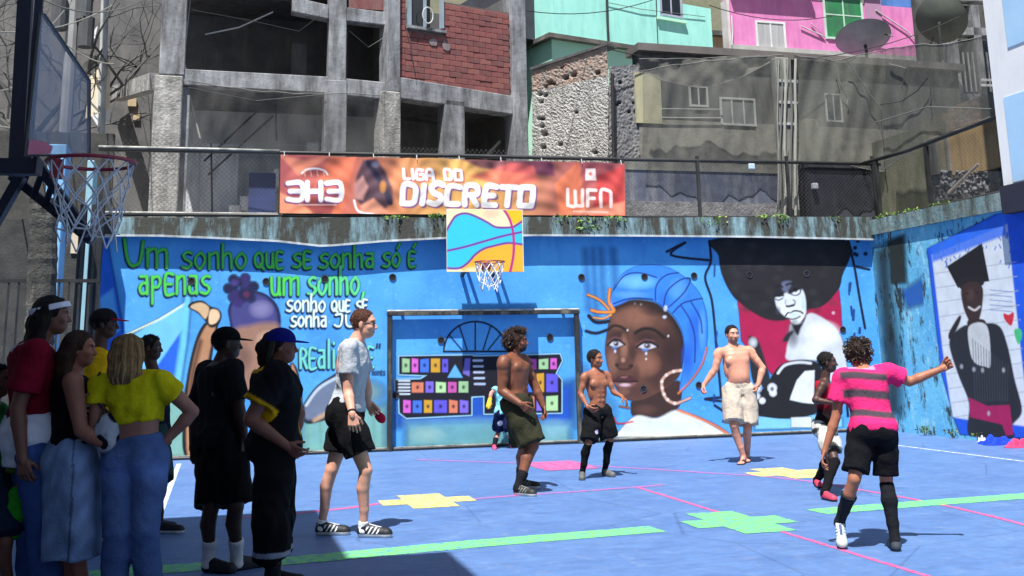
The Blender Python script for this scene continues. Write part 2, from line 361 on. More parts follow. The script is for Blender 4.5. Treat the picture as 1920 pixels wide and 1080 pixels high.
TURQ = M('coping_paint', (.33, .58, .66), (.25, .42, .47), (.035, .036, .028), .62, sc=4, bmp=.7, bd=.02, bs=12)
pts = [(183, 441), (300, 442), (400, 446), (520, 452), (600, 461), (625, 460), (720, 452), (838, 446), (1000, 441), (1200, 442), (1420, 444), (1640, 449)]
V = []; F = []
for i, (u, v) in enumerate(pts):
    p = atY(u, v, YW-.17); top = atY(u, 407+random.uniform(-1, 3), YW-.17)
    zt = top[2]; zb = p[2]; x = p[0]
    V += [(x, YW-.17, zb), (x, YW-.14, zt), (x, YW+.38, zt+.02), (x, YW+.02, zb)]
for i in range(len(pts)-1):
    for k in range(4): F.append((4*i+k, 4*i+4+k, 4*i+4+(k+1) % 4, 4*i+(k+1) % 4))
F += [(3, 2, 1, 0), tuple(4*(len(pts)-1)+k for k in range(4))]
mb = MB(); mb.add(V, F); mb.build('coping', TURQ, wall)
mb = MB()
for i in range(len(pts)-1):
    a, c_ = atY(pts[i][0], pts[i][1], YW-.17), atY(pts[i+1][0], pts[i+1][1], YW-.17)
    if i == 0: a[0] += .1
    mb.bar(a+np.array([0, .012, .0]), c_+np.array([0, .012, .0]), .05, .03)
mb.build('coping_lip', M('lip_cement', (.62, .66, .66), (.4, .44, .45), (.12, .12, .11), .4), wall)
mb = MB(); mb.box((XL, YW-.06, 0), (XR-.05, YW-.0, .055)); mb.build('base_curb', M('curb_cement', (.50, .50, .46), (.36, .37, .34), (.06, .06, .05), .5, bmp=.6), wall)
mb = MB(); mb.tube([(XL+.3, YW-.075, .028), (5, YW-.075, .03), (XR-.1, YW-.075, .028)], .014, 6); mb.build('base_gap_seal', BLACK(), wall)
DRAIN = M('drain_dark', (.006, .006, .008), rough=.9, bmp=0)
PIPE = M('drain_rim', (.02, .02, .03), (.05, .06, .08), rough=.7)
for u, v in ((359, 527), (499, 528), (609, 523), (736, 520), (1090, 520), (1208, 519), (1301, 517), (827, 638), (1031, 633), (1580, 618), (742, 741), (1206, 729), (1310, 722), (1405, 515), (1512, 513)):
    p = atY(u, v, YW); mb = MB(); n = 14; ro, ri = .058, .043
    ring = [[(p[0]+r_*math.cos(2*math.pi*k/n), y_, p[2]+r_*math.sin(2*math.pi*k/n)) for k in range(n)] for r_, y_ in ((ro, YW+.01), (ro, YW-.014), (ri, YW-.014), (ri, YW-.006))]
    vs = sum(ring, []); fs = [(a*n+k, a*n+(k+1) % n, (a+1)*n+(k+1) % n, (a+1)*n+k) for a in range(3) for k in range(n)]
    mb.add(vs, fs); mb.add(ring[3], [tuple(range(n))], 1); mb.build('drain_hole', [PIPE, DRAIN], wall)

def zone(cv, pts, col, soft=4, curve=False, al=1.0): cv.poly(pts, col, soft, curve, al)
# --- painted background shapes, stains and wall-end shade (left end, goal, faded foot of the wall)
cv = Canvas.on_wall(183, 430, 760, 870, .02, .0022)
zone(cv, [(186, 440), (200, 440), (236, 640), (240, 760), (186, 760)], (20, 95, 205), 3)  # darker blue strip: shade on the wall end, put into the paint
zone(cv, [(228, 640), (352, 566), (352, 620), (296, 690), (240, 700)], (110, 190, 235), 2)
cv.line([(228, 632), (300, 598), (352, 566)], 5, (205, 225, 205), 1.5, False)
zone(cv, [(292, 690), (350, 606), (338, 735), (310, 745), (280, 730)], (28, 95, 210), 2)
zone(cv, [(186, 560), (212, 540), (225, 620), (190, 640)], (90, 170, 230), 3, al=.8)
cv.line([(352, 560), (345, 640), (330, 740)], 14, (105, 195, 240), 4, False)
zone(cv, [(285, 745), (360, 730), (360, 860), (285, 862)], (150, 205, 185), 10, al=.8)
zone(cv, [(560, 770), (640, 758), (728, 758), (728, 850), (560, 858)], (135, 195, 185), 16, al=.85)
cv.blob(690, 735, 40, 30, (160, 205, 190), .7, False)
for u in (575, 600, 650, 700): cv.line([(u, 775), (u+3, 850)], 5, (95, 150, 120), 3, False, .45)
cv.build('painted_background', PAINT, wall)
cv = Canvas.on_wall(735, 585, 1100, 850, .022, .0022)
zone(cv, [(742, 725), (905, 725), (1000, 735), (1076, 715), (1076, 800), (742, 800)], (28, 90, 205), 12, al=.85)
zone(cv, [(760, 790), (900, 786), (1070, 792), (1070, 838), (760, 842)], (120, 185, 190), 10, al=.8)
cv.blob(800, 815, 40, 18, (165, 200, 180), .6); cv.blob(1040, 805, 30, 22, (150, 200, 210), .6)
cv.build('painted_background', PAINT, wall)
cv = Canvas.on_wall(1090, 440, 1345, 830, .022, .0022)
for u in (1098, 1112, 1126, 1150): cv.line([(u, 470), (u+6, 560+random.uniform(0, 40))], 11, (40, 120, 220), 7, False, .4)
zone(cv, [(1092, 690), (1150, 760), (1150, 825), (1092, 825)], (120, 195, 235), 14, al=.7)
cv.build('painted_background', PAINT, wall)
# --- lettering
cv = Canvas.on_wall(225, 446, 800, 710, .0105, .0055)
G1, DK = (75, 200, 75), (8, 30, 62)
cv.text('Um', 234, 497, 316, 501, 33, 6, G1, DK); cv.text('sonho', 342, 502, 464, 503, 29, 5, G1, DK, jit=1.0)
cv.text('que', 478, 501, 532, 502, 26, 5, G1, DK); cv.text('se', 550, 501, 585, 501, 26, 5, G1, DK); cv.text('sonha', 600, 502, 704, 501, 26, 5, G1, DK); cv.text('só', 718, 500, 752, 500, 26, 4.5, G1, DK); cv.text('é', 766, 499, 782, 499, 24, 4.5, G1, DK)
cv.text('apenas', 261, 551, 395, 550, 33, 5.5, G1, DK); cv.text('um', 508, 553, 562, 552, 32, 5.5, G1, DK); cv.text('sonho,', 578, 552, 686, 551, 32, 5.5, (90, 210, 130), DK)
W1 = (215, 235, 225)
cv.text('sonho', 538, 583, 611, 584, 20, 4, W1, DK); cv.text('que', 622, 583, 657, 583, 18, 4, W1, DK); cv.text('se', 668, 583, 690, 582, 18, 4, W1, DK)
cv.text('sonha', 546, 612, 614, 612, 19, 4, W1, DK); cv.text('jun', 627, 612, 690, 612, 20, 4, W1, DK)
cv.text('realidade', 563, 690, 702, 688, 33, 5, (110, 205, 190), DK); cv.text('"', 706, 672, 716, 672, 18, 3, (30, 45, 80)); cv.text('8 nomes', 690, 703, 722, 703, 7, 1.6, (25, 60, 110))
cv.build('painted_lettering', PAINT, wall)
# --- painted figure seen from below, behind the spectators
cv = Canvas.on_wall(330, 500, 660, 860, .013, .004)
LEG, LEGD = (176, 128, 92), (96, 62, 44)
cv.poly([(345, 760), (352, 700), (366, 640), (384, 606), (408, 604), (400, 650), (392, 710), (386, 790), (380, 850), (345, 850)], (20, 14, 16), 1.5); cv.poly([(351, 760), (358, 700), (372, 642), (388, 610), (404, 608), (394, 655), (385, 710), (378, 790), (372, 850), (351, 850)], LEG, 2)
cv.line([(355, 760), (362, 700), (376, 640)], 9, LEGD, 4)
cv.poly([(353, 575), (362, 566), (380, 564), (394, 574), (410, 580), (415, 592), (408, 610), (394, 614), (384, 600), (370, 586)], (22, 16, 18), 1.5); cv.poly([(357, 576), (366, 569), (380, 568), (392, 578), (385, 598), (372, 585)], (205, 172, 130), 1.2); cv.poly([(394, 582), (408, 582), (412, 594), (404, 606), (392, 606)], (222, 190, 150), 1.2)
cv.poly([(432, 610), (428, 580), (440, 556), (465, 545), (495, 550), (518, 570), (526, 600), (520, 640), (505, 690), (470, 715), (440, 690), (430, 650)], (18, 22, 70), 1.5); cv.poly([(436, 610), (433, 582), (444, 561), (466, 551), (493, 555), (513, 574), (520, 602), (512, 625), (470, 632), (440, 628)], (62, 62, 120), 3)
cv.blob(490, 580, 26, 20, (140, 135, 175), .7); cv.poly([(440, 620), (470, 610), (500, 605), (524, 615), (520, 690), (480, 740), (450, 720), (438, 670)], (150, 112, 92), 6); cv.blob(500, 640, 24, 24, (205, 170, 140), .7); cv.blob(455, 670, 22, 32, (80, 55, 50), .6)
for k in range(16):
    a = k*.95; r_ = 8+1.3*k; x, y = 450+r_*math.cos(a)*1.05, 542+r_*math.sin(a)*.95
    cv.blob(x, y, 11, 11, (14, 16, 62) if k % 3 else (46, 32, 96), 1, False, pw=.4)
cv.blob(440, 530, 10, 8, (80, 60, 140), .7); cv.blob(462, 552, 8, 8, (120, 40, 80), .5)
cv.poly([(543, 690), (556, 690), (566, 740), (566, 800), (548, 800)], (20, 14, 16), 1.5); cv.poly([(546, 692), (553, 692), (562, 740), (561, 800), (552, 800)], LEG, 1.5)
cv.poly([(566, 766), (590, 728), (620, 706), (652, 692), (660, 740), (648, 770), (600, 790), (572, 792)], (20, 25, 40), 1.5); cv.poly([(572, 764), (594, 730), (622, 711), (650, 698), (655, 738), (640, 764), (600, 782), (575, 786)], (104, 116, 138), 3); cv.line([(574, 760), (596, 730), (624, 712), (650, 702)], 5, (190, 205, 215), 2); cv.line([(590, 788), (620, 772), (645, 768)], 8, (185, 150, 120), 3)
cv.build('painted_figure', PAINT, wall)
# --- lettering block filled with books, inside the goal
cv = Canvas.on_wall(738, 596, 1062, 790, .012, .004)
EDGE, INK = (150, 205, 235), (10, 10, 28)
A1 = [(748, 668), (886, 666), (914, 728), (914, 742), (884, 744), (884, 778), (762, 784), (749, 774), (748, 746), (741, 744), (741, 712), (788, 711), (800, 704), (748, 702)]
A2 = [(908, 668), (1050, 664), (1054, 676), (1042, 700), (1053, 712), (1053, 774), (908, 776)]
A3 = [(880, 668), (912, 668), (925, 700), (925, 742), (900, 742)]
for P_ in (A1, A2, A3): cv.poly(P_, EDGE, 1, False); 
for P_ in (A1, A2, A3): cv.line(P_+[P_[0]], 5, EDGE, 1, False)
for P_ in (A1, A2, A3): cv.poly(P_, INK, .8, False)
BK = [(150, 190, 140), (205, 90, 190), (60, 110, 210), (200, 150, 40), (90, 80, 200), (210, 120, 90), (120, 100, 210), (170, 210, 150), (190, 80, 160)]
bi = 0
for row in ((672, 698, (752, 770, 786, 806, 827, 842)), (716, 736, (770, 796, 815, 838, 858, 880)), (750, 774, (754, 772, 793, 812, 840, 860, 880)), (672, 692, (962, 985, 1008, 1030, 1046)), (700, 735, (985, 1004, 1022, 1048)), (742, 770, (984, 1004, 1022, 1048))):
    for k in range(len(row[2])-1):
        x0, x1 = row[2][k]+2, row[2][k+1]-2
        cv.poly([(x0, row[0]+random.uniform(-1, 2)), (x1, row[0]+random.uniform(-1, 2)), (x1, row[1]), (x0, row[1])], BK[bi % 9], .8, False); cv.blob((x0+x1)/2, (row[0]+row[1])/2, 4, 5, INK, .9); bi += 1
for k in range(5): cv.line([(748, 714+k*6.2), (768, 714+k*6.2)], 3, (205, 215, 225), .7, False); cv.line([(888+k*.6, 676+k*11), (904+k*1.2, 676+k*11)], 4, (170, 185, 210), .8, False)
cv.poly([(838, 708), (854, 682), (868, 708)], (90, 165, 225), 1, False); cv.line([(836, 710), (853, 680), (872, 712)], 3, INK, .8, False)
cv.poly([(872, 672), (882, 672), (880, 706), (868, 700)], (110, 100, 190), 1, False)
arc = [(891+59*math.cos(a), 659-56*math.sin(a)) for a in np.linspace(0, math.pi, 25)]
cv.line(arc, 2.6, INK, .8, False); cv.line([(832, 659), (950, 659)], 3, INK, .8, False)
for a in (.62, 1.05, 1.57, 2.1, 2.55): cv.line([(891+10*math.cos(a)*3, 659-3), (891+59*math.cos(a), 659-56*math.sin(a))], 2, INK, .8, False)
cv.build('painted_book_lettering', PAINT, wall)
# --- portrait with blue head wrap
cv = Canvas.on_wall(1092, 492, 1362, 820, .0125, .004); z = zc(1080, 460, 2.919)
cv.poly(z((318, 840), (300, 880), (318, 935), (440, 942), (545, 900), (575, 840), (560, 740), (420, 800)), (56, 35, 30), 2)
cv.blob(*z((380, 900))[0], 26, 12, (88, 58, 46), .8)
cv.poly(z((205, 345), (180, 420), (166, 500), (160, 570), (168, 640), (186, 705), (206, 755), (232, 800), (270, 838), (318, 850), (380, 838), (450, 805), (520, 760), (570, 700), (592, 600), (590, 520), (570, 455), (520, 380), (430, 312), (300, 300)), (92, 58, 46), 1.6)
for x, y, rx, ry, cc, al in ((330, 390, 130, 80, (138, 92, 72), .9), (235, 400, 50, 80, (120, 78, 62), .8), (520, 590, 110, 190, (44, 25, 23), .95), (470, 720, 110, 90, (62, 37, 32), .9), (385, 650, 90, 80, (146, 96, 74), .8), (200, 640, 40, 80, (138, 94, 76), .8), (330, 800, 90, 46, (74, 46, 39), .9), (262, 800, 40, 26, (122, 82, 66), .8), (440, 350, 110, 46, (50, 31, 28), .9), (225, 500, 66, 48, (50, 29, 26), .9), (390, 505, 90, 56, (48, 28, 26), .9), (262, 560, 26, 90, (150, 104, 82), .8), (310, 590, 26, 70, (60, 36, 31), .8), (262, 640, 56, 38, (84, 52, 43), .9), (225, 655, 18, 14, (34, 19, 18), .9), (300, 660, 20, 14, (34, 19, 18), .9), (258, 628, 16, 18, (176, 130, 108), .8), (330, 700, 24, 60, (64, 38, 33), .6)):
    cv.blob(*z((x, y))[0], rx/2.919, ry/2.919, cc, al)
cv.line(z((178, 462), (205, 440), (245, 446), (280, 470)), 5, (24, 14, 13), 2); cv.line(z((325, 480), (370, 456), (430, 464), (482, 505)), 6, (24, 14, 13), 2)
for ex, ey, k in ((218, 540, .78), (388, 552, 1.0)):
    cv.poly(z((ex-50*k, ey+4), (ex-20*k, ey-15), (ex+20*k, ey-15), (ex+52*k, ey+2), (ex+20*k, ey+17), (ex-20*k, ey+16)), (196, 190, 196), 1.2); cv.blob(*z((ex+2, ey-2))[0], 7*k, 6.2, (20, 14, 18), 1, pw=.5); cv.blob(*z((ex-2, ey-6))[0], 2, 1.6, (230, 235, 245), 1)
    cv.line(z((ex-56*k, ey+6), (ex-22*k, ey-18), (ex+22*k, ey-19), (ex+62*k, ey+2)), 4, (13, 8, 10), 1.2); cv.line(z((ex-50*k, ey-14), (ex-10*k, ey-36), (ex+40*k, ey-28)), 2.4, (104, 64, 66), 1.6); cv.line(z((ex-44*k, ey+10), (ex, ey+22), (ex+46*k, ey+10)), 2, (46, 26, 30), 1.4)
    cv.blob(*z((ex-10*k, ey+20))[0], 8*k, 3.4, (70, 135, 215), .8); cv.blob(*z((ex-4, ey+40))[0], 3, 4, (196, 215, 240), .9)
cv.line(z((222, 655), (232, 672), (262, 680), (298, 672), (308, 655)), 2.4, (36, 20, 18), 1.6)
cv.poly(z((200, 742), (232, 718), (258, 710), (276, 716), (298, 710), (328, 732), (338, 744), (300, 748), (250, 748)), (70, 34, 36), 1.4); cv.poly(z((204, 746), (250, 750), (300, 750), (334, 746), (310, 772), (268, 784), (232, 774)), (122, 78, 76), 1.6); cv.line(z((200, 745), (250, 747), (300, 747), (338, 744)), 2.6, (18, 9, 12), 1); cv.blob(*z((268, 764))[0], 13, 4, (214, 186, 190), .9); cv.blob(*z((262, 722))[0], 9, 2.5, (150, 104, 102), .8)
for x, y in ((322, 318), (356, 322), (282, 465), (384, 622), (362, 800), (505, 496)): cv.blob(*z((x, y))[0], 2.4, 3, (232, 226, 220), .8)
cv.line(z((575, 685), (535, 690), (495, 710), (470, 745), (475, 800), (500, 845), (545, 865), (590, 850), (625, 835)), 5, (205, 160, 140), 1.2)
for x, y in ((575, 685), (535, 690), (495, 710), (470, 745), (472, 780), (482, 815), (502, 845), (540, 865)): cv.blob(*z((x, y))[0], 4, 4, (240, 220, 205), .9)
cv.line(z((200, 352), (250, 328), (320, 312), (430, 326), (515, 392), (566, 470), (588, 560), (585, 650)), 13, (30, 19, 18), 6, True, .9, True); TB = (48, 125, 222)
cv.poly(z((198, 335), (200, 250), (255, 155), (345, 112), (470, 112), (560, 150), (640, 215), (690, 290), (717, 400), (717, 540), (692, 640), (622, 742), (568, 795), (592, 650), (592, 540), (572, 450), (520, 372), (430, 308), (320, 292)), TB, 1.5)
for x, y, rx, ry, cc, al in ((330, 200, 130, 50, (110, 185, 240), .9), (300, 270, 110, 26, (96, 160, 235), .7), (560, 240, 60, 70, (80, 150, 238), .9), (650, 460, 46, 150, (30, 92, 205), .8), (610, 620, 40, 110, (26, 80, 195), .8), (480, 300, 40, 50, (30, 95, 205), .6), (690, 460, 24, 130, (90, 160, 235), .7)):
    cv.blob(*z((x, y))[0], rx/2.919, ry/2.919, cc, al)
NV = (12, 38, 110)
for ln in (((205, 245), (260, 170), (340, 150), (440, 175)), ((435, 300), (440, 220), (490, 165), (560, 150)), ((480, 330), (500, 250), (570, 190), (625, 185), (590, 260), (500, 345)), ((530, 370), (580, 320), (640, 300), (690, 290)), ((575, 330), (620, 400), (650, 500), (650, 640)), ((630, 310), (680, 400), (690, 480)), ((205, 320), (300, 290), (420, 295))):
    cv.line(z(*ln), 2.6, NV, 1)
cv.line(z((717, 560), (690, 650), (630, 740), (560, 810)), 3, (225, 120, 60), 1.5)
cv.blob(*z((490, 345))[0], 5, 7, (225, 235, 250), .8, False); cv.blob(*z((485, 392))[0], 5, 4, (215, 225, 240), .8)
cv.line(z((65, 270), (130, 300), (180, 350)), 5, (220, 140, 60), 1.5); cv.line(z((185, 240), (180, 310), (205, 360), (130, 365), (85, 355)), 6, (225, 135, 50), 1.5); cv.line(z((95, 395), (150, 400), (190, 380)), 4, (225, 150, 70), 1.2)
cv.line(z((70, 385), (110, 420), (180, 415)), 6, (16, 18, 30), 1.2); cv.line(z((55, 468), (110, 480), (175, 460)), 5, (18, 22, 40), 1.2)
cv.poly(z((215, 1040), (320, 935), (440, 945), (560, 900), (700, 960), (820, 1030), (820, 1045), (215, 1050)), (214, 216, 205), 2); cv.line(z((560, 902), (660, 940), (760, 985), (830, 1030)), 5, (222, 120, 70), 2); cv.blob(*z((480, 1000))[0], 60, 18, (200, 220, 222), .7)
cv.line(z((205, 940), (230, 975), (310, 965)), 3, (205, 60, 80), 1); cv.line(z((240, 880), (290, 890)), 4, (150, 95, 60), 1.5)
cv.build('painted_portrait', PAINT, wall)['label'] = 'painted portrait of a woman in a blue head wrap'
# --- black outlines of the landscape around the portraits
cv = Canvas.on_wall(1240, 446, 1632, 800, .012, .0035)
for ln in (((1330, 452), (1333, 490), (1322, 520), (1334, 560), (1340, 610), (1344, 660), (1350, 720), (1352, 745)), ((1250, 472), (1285, 455), (1258, 478), (1330, 488)), ((1352, 745), (1322, 748), (1352, 752)), ((1340, 760), (1360, 775), (1356, 790)), ((1590, 450), (1602, 500), (1612, 560), (1622, 615)), ((1606, 500), (1630, 505)), ((1585, 720), (1590, 780))):
    cv.line(ln, 4, (14, 22, 50), 1)
for k in range(26):
    x, y = random.choice(((1365, 1380), (1590, 1628), (1337, 1346))), random.uniform(455, 760); x = random.uniform(*x); cv.line([(x, y), (x+random.uniform(-2, 2), y+random.uniform(5, 22))], random.uniform(2, 5), (20, 60, 140), 1.5, False)
for k in range(8):
    x = random.uniform(1585, 1628); cv.blob(x, random.uniform(450, 490), 5, 5, (14, 24, 60), 1, False)
cv.poly([(1415, 780), (1545, 776), (1580, 784), (1580, 802), (1415, 806)], (120, 190, 225), 3, False)
cv.build('painted_outlines', PAINT, wall)
# --- black and white portrait with large round hair
cv = Canvas.on_wall(1338, 444, 1600, 812, .0125, .004); z = zc(1320, 420, 2.7)
cv.poly(z((168, 380), (180, 480), (188, 590), (230, 640), (290, 700), (350, 770), (440, 740), (560, 640), (700, 540), (695, 430), (684, 330), (600, 400)), (168, 18, 70), 1.2, False)
cv.poly([(1346, 447), (1580, 447), (1578, 520), (1568, 548), (1540, 575), (1500, 580), (1450, 600), (1410, 585), (1375, 555), (1354, 515), (1348, 480)], (26, 24, 28), 1.5)
cv.poly(z((96, 74), (664, 74), (687, 190), (672, 320), (600, 400), (520, 440), (400, 490), (300, 470), (190, 380), (110, 270), (85, 180)), (30, 28, 32), 2)
for k in range(60):
    x, y = random.uniform(100, 660), random.uniform(80, 440); cv.blob(*z((x, y))[0], 12, 9, random.choice(((52, 50, 54), (18, 16, 20))), .35)
y = zc(1440, 520, 9.0); LT = (212, 218, 220); DKN = (18, 18, 30)
cv.poly(y((130, 330), (122, 400), (160, 530), (230, 612), (300, 665), (372, 712), (402, 768), (470, 790), (540, 764), (604, 690), (640, 600), (642, 480), (628, 330), (592, 225), (540, 196), (440, 235), (390, 262), (330, 240), (280, 270), (215, 300)), LT, 1.6)
cv.poly(y((235, 90), (330, 60), (400, 90), (340, 230), (300, 260), (240, 200)), (92, 98, 122), 2.5); cv.line(y((140, 160), (190, 140), (240, 160)), 4, DKN, 1.4); cv.line(y((310, 130), (370, 105), (440, 110)), 4, DKN, 1.4)
cv.poly(y((80, 300), (140, 250), (250, 260), (270, 320), (200, 318), (125, 335)), (26, 26, 38), 1.6); cv.poly(y((330, 260), (380, 200), (450, 165), (540, 170), (570, 215), (520, 215), (440, 245), (380, 285)), (26, 26, 38), 1.6)
cv.blob(*y((465, 212))[0], 4.6, 4.6, (8, 8, 14), 1, pw=.4); cv.blob(*y((190, 310))[0], 5, 3, (8, 8, 14), 1, pw=.5)
cv.line(y((390, 285), (440, 302), (490, 300), (540, 265), (552, 215)), 2.2, (40, 42, 56), .9); cv.line(y((122, 365), (180, 385), (250, 352)), 2.2, (70, 74, 88), .9)
cv.line(y((300, 385), (294, 430), (305, 465)), 1.6, (130, 136, 146), 1.2); cv.line(y((425, 380), (458, 410), (450, 455)), 2.4, (96, 100, 114), 1.2); cv.line(y((318, 488), (370, 486), (432, 468)), 4.2, (10, 10, 18), 1.2)
cv.line(y((296, 650), (335, 600), (385, 600), (425, 572), (480, 565), (545, 578), (588, 608)), 3, (14, 14, 22), .9); cv.blob(*y((440, 630))[0], 13, 6, (190, 206, 198), .9); cv.line(y((325, 690), (400, 705), (470, 696), (540, 660)), 2.6, (34, 36, 48), 1.2); cv.blob(*y((455, 748))[0], 8, 4, (150, 168, 160), .9); cv.blob(*y((596, 440))[0], 6, 14, (176, 200, 204), .8); cv.blob(*y((170, 560))[0], 6, 9, (60, 62, 74), .7)
cv.poly(y((395, 775), (470, 800), (545, 770), (610, 690), (650, 610), (700, 640), (600, 760), (560, 860), (505, 975), (440, 900), (415, 830)), (18, 18, 28), 1.8)
cv.poly(z((440, 505), (500, 495), (520, 460), (560, 455), (650, 510), (700, 580), (722, 700), (728, 800), (640, 800), (600, 700), (430, 690), (418, 640), (430, 580)), (198, 202, 206), 2)
cv.blob(*z((600, 560))[0], 40, 30, (232, 234, 236), .8); cv.blob(*z((450, 560))[0], 14, 30, (70, 72, 78), .8); cv.blob(*z((540, 640))[0], 30, 22, (226, 228, 230), .7); cv.poly(y((395, 775), (470, 795), (560, 760), (640, 650), (600, 770), (555, 860), (505, 975), (440, 900), (412, 830)), (18, 18, 28), 2.2); cv.poly(y((250, 1080), (290, 980), (400, 900), (430, 930), (380, 1000), (330, 1080)), (30, 32, 40), 2)
cv.poly(z((250, 960), (255, 900), (330, 790), (380, 720), (450, 690), (540, 690), (590, 720), (600, 800), (590, 940), (430, 985)), (20, 20, 24), 1.2); cv.line(z((375, 755), (410, 715), (480, 700), (540, 705)), 5, (200, 204, 208), 1.2)
cv.poly(z((440, 870), (470, 790), (510, 745), (560, 740), (555, 910), (500, 905), (435, 890)), (214, 216, 220), 1.2, False); cv.poly(z((225, 585), (250, 575), (280, 600), (330, 770), (320, 820), (250, 800)), (34, 34, 38), 2); cv.blob(*z((248, 600))[0], 10, 12, (205, 208, 212), .9)
for x, y, r_ in ((270, 830, 10), (345, 830, 10), (265, 870, 8), (295, 895, 7), (350, 855, 8)): cv.blob(*z((x, y))[0], r_, r_, (222, 224, 226), 1, False, pw=.5)
cv.blob(*z((345, 835))[0], 5, 6, (30, 30, 34), .9); cv.blob(*z((655, 450))[0], 4, 4, (220, 190, 205), .8)
cv.poly(z((440, 980), (545, 975), (545, 1030), (440, 1030)), (205, 212, 214), 1, False)
cv.build('painted_portrait', PAINT, wall)['label'] = 'black and white portrait with large round hair on crimson'

# ================================================================ RIGHT WALL
side = thing('side_wall', (XR+.15, 12, 0), 'weathered turquoise wall with a painted graduate along the right of the court', 'wall')
m, nt, b = new_mat('side_wall_paint'); vec = coords(nt)
c = mixc(nt, ramp(nt, noise(nt, vec, 1.2, 7), [(.35, (0, 0, 0)), (.65, (1, 1, 1))]), (.10, .40, .66), (.16, .52, .70))
c = mixc(nt, ramp(nt, noise(nt, coords(nt, (1, 1.2, .6)), 3.0, 10, .75), [(.53, (0, 0, 0)), (.62, (1, 1, 1))]), c, (.30, .62, .74))
c = mixc(nt, ramp(nt, noise(nt, coords(nt, (1, 2.0, .7)), 2.3, 12, .78), [(.53, (0, 0, 0)), (.59, (1, 1, 1))]), c, (.026, .040, .036))
nt.links.new(c, b.inputs['Base Color']); b.inputs['Roughness'].default_value = .8; bump(nt, b, noise(nt, vec, 12, 8, .75), .6, .02)
mb = MB(); mb.box((XR, -6, -.02), (XR+.3, YW, 3.36)); mb.build('wall', m, side)
mb = MB(); mb.box((XR-.06, -6, 3.30), (XR+.36, YW-.13, 3.56)); mb.build('coping', M('side_coping', (.22, .40, .42), (.30, .34, .30), (.045, .05, .035), .5, sc=4, bmp=.8, bd=.03, bs=10), side)
def on_side(u, v): return atX(u, v, XR)
cv = Canvas.on_side(13.0, 15.75, .05, 3.28, .013)
cv.poly([(1738, 466), (1886, 392), (1926, 385), (1926, 822), (1800, 815), (1790, 790), (1765, 700)], (28, 90, 215), 2, False)
cv.poly([(1747, 478), (1888, 420), (1912, 640), (1930, 800), (1808, 786), (1786, 782), (1768, 660)], (214, 220, 222), 1.5, False)
cv.poly([(1745, 462), (1884, 398), (1888, 440), (1748, 492)], (40, 110, 225), 3, False, .9)
for k in range(11):
    y0 = 505+k*27; cv.line([(1752+k*3.2, y0+8), (1905+k*2, y0-14)], 1.6, (165, 172, 182), .8, False, .9)
for k in range(40):
    x, y = random.uniform(1752, 1900), random.uniform(430, 500); cv.line([(x, y), (x+random.uniform(-4, 4), y+random.uniform(4, 10))], 2, (60, 110, 200), .8, False)
z = zc(1620, 340, 2.16)
cv.poly(z((395, 590), (440, 580), (540, 580), (580, 660), (610, 800), (640, 930), (600, 990), (600, 1040), (430, 1035), (425, 900), (380, 780), (345, 650)), (34, 36, 42), 1.5)
cv.poly(z((335, 345), (478, 250), (508, 405), (470, 410), (380, 432)), (22, 20, 24), 1, False); cv.poly(z((385, 400), (470, 380), (482, 420), (400, 440)), (30, 26, 28), 1)
cv.poly(z((395, 430), (440, 405), (480, 430), (478, 510), (462, 570), (440, 585), (420, 555), (400, 500)), (56, 38, 34), 1.2); cv.poly(z((425, 560), (485, 560), (490, 590), (425, 590)), (50, 34, 30), 1.2)
cv.blob(*z((430, 460))[0], 10, 14, (88, 62, 54), .7); cv.line(z((425, 510), (448, 522), (468, 508)), 4, (205, 195, 190), 1); cv.blob(*z((418, 455))[0], 4, 3, (14, 10, 12), .9); cv.blob(*z((458, 450))[0], 4, 3, (14, 10, 12), .9)
cv.poly(z((425, 588), (498, 586), (512, 740), (490, 750), (450, 735), (430, 690)), (198, 200, 196), 1.2); cv.poly(z((345, 610), (385, 545), (392, 560), (365, 620), (345, 640)), (38, 30, 30), 1.2)
cv.poly(z((425, 875), (500, 910), (590, 905), (605, 1025), (575, 1030), (560, 985), (430, 955)), (165, 24, 84), 1.2, False)
for k in range(14): cv.line(z((440+k*11, 640+k*8), (450+k*10, 890)), 1.5, (66, 68, 74), .8, False, .7)
cv.poly(z((565, 535), (585, 540), (605, 530), (606, 555), (595, 585), (570, 560)), (205, 40, 60), 1); cv.poly(z((610, 600), (635, 600), (640, 630), (625, 660), (612, 630)), (70, 190, 120), 1)
for k in range(5): cv.line(z((510, 440+k*20), (600, 448+k*20)), 1.6, (70, 90, 170), .8, False, .8)
for x, y in ((395, 750), (445, 762), (480, 765), (565, 765), (505, 940)): cv.blob(*z((x, y))[0], 4, 6, (190, 190, 195), .7)
cv.build('painted_portrait', PAINT, side)['label'] = 'painted graduate in black cap and gown on white brick'
cv = Canvas.on_side(15.75, 17.1, .05, 3.28, .025, .0022)
cv.poly([(1640, 470), (1668, 455), (1675, 560), (1690, 680), (1690, 780), (1662, 780), (1650, 600)], (40, 48, 44), 12, False, .75)
cv.poly([(1690, 545), (1760, 500), (1762, 560), (1700, 580)], (40, 110, 215), 6, False, .7); cv.poly([(1664, 450), (1696, 440), (1700, 530), (1668, 535)], (40, 44, 36), 5, False, .9)
cv.build('moss_stain', PAINT, side)

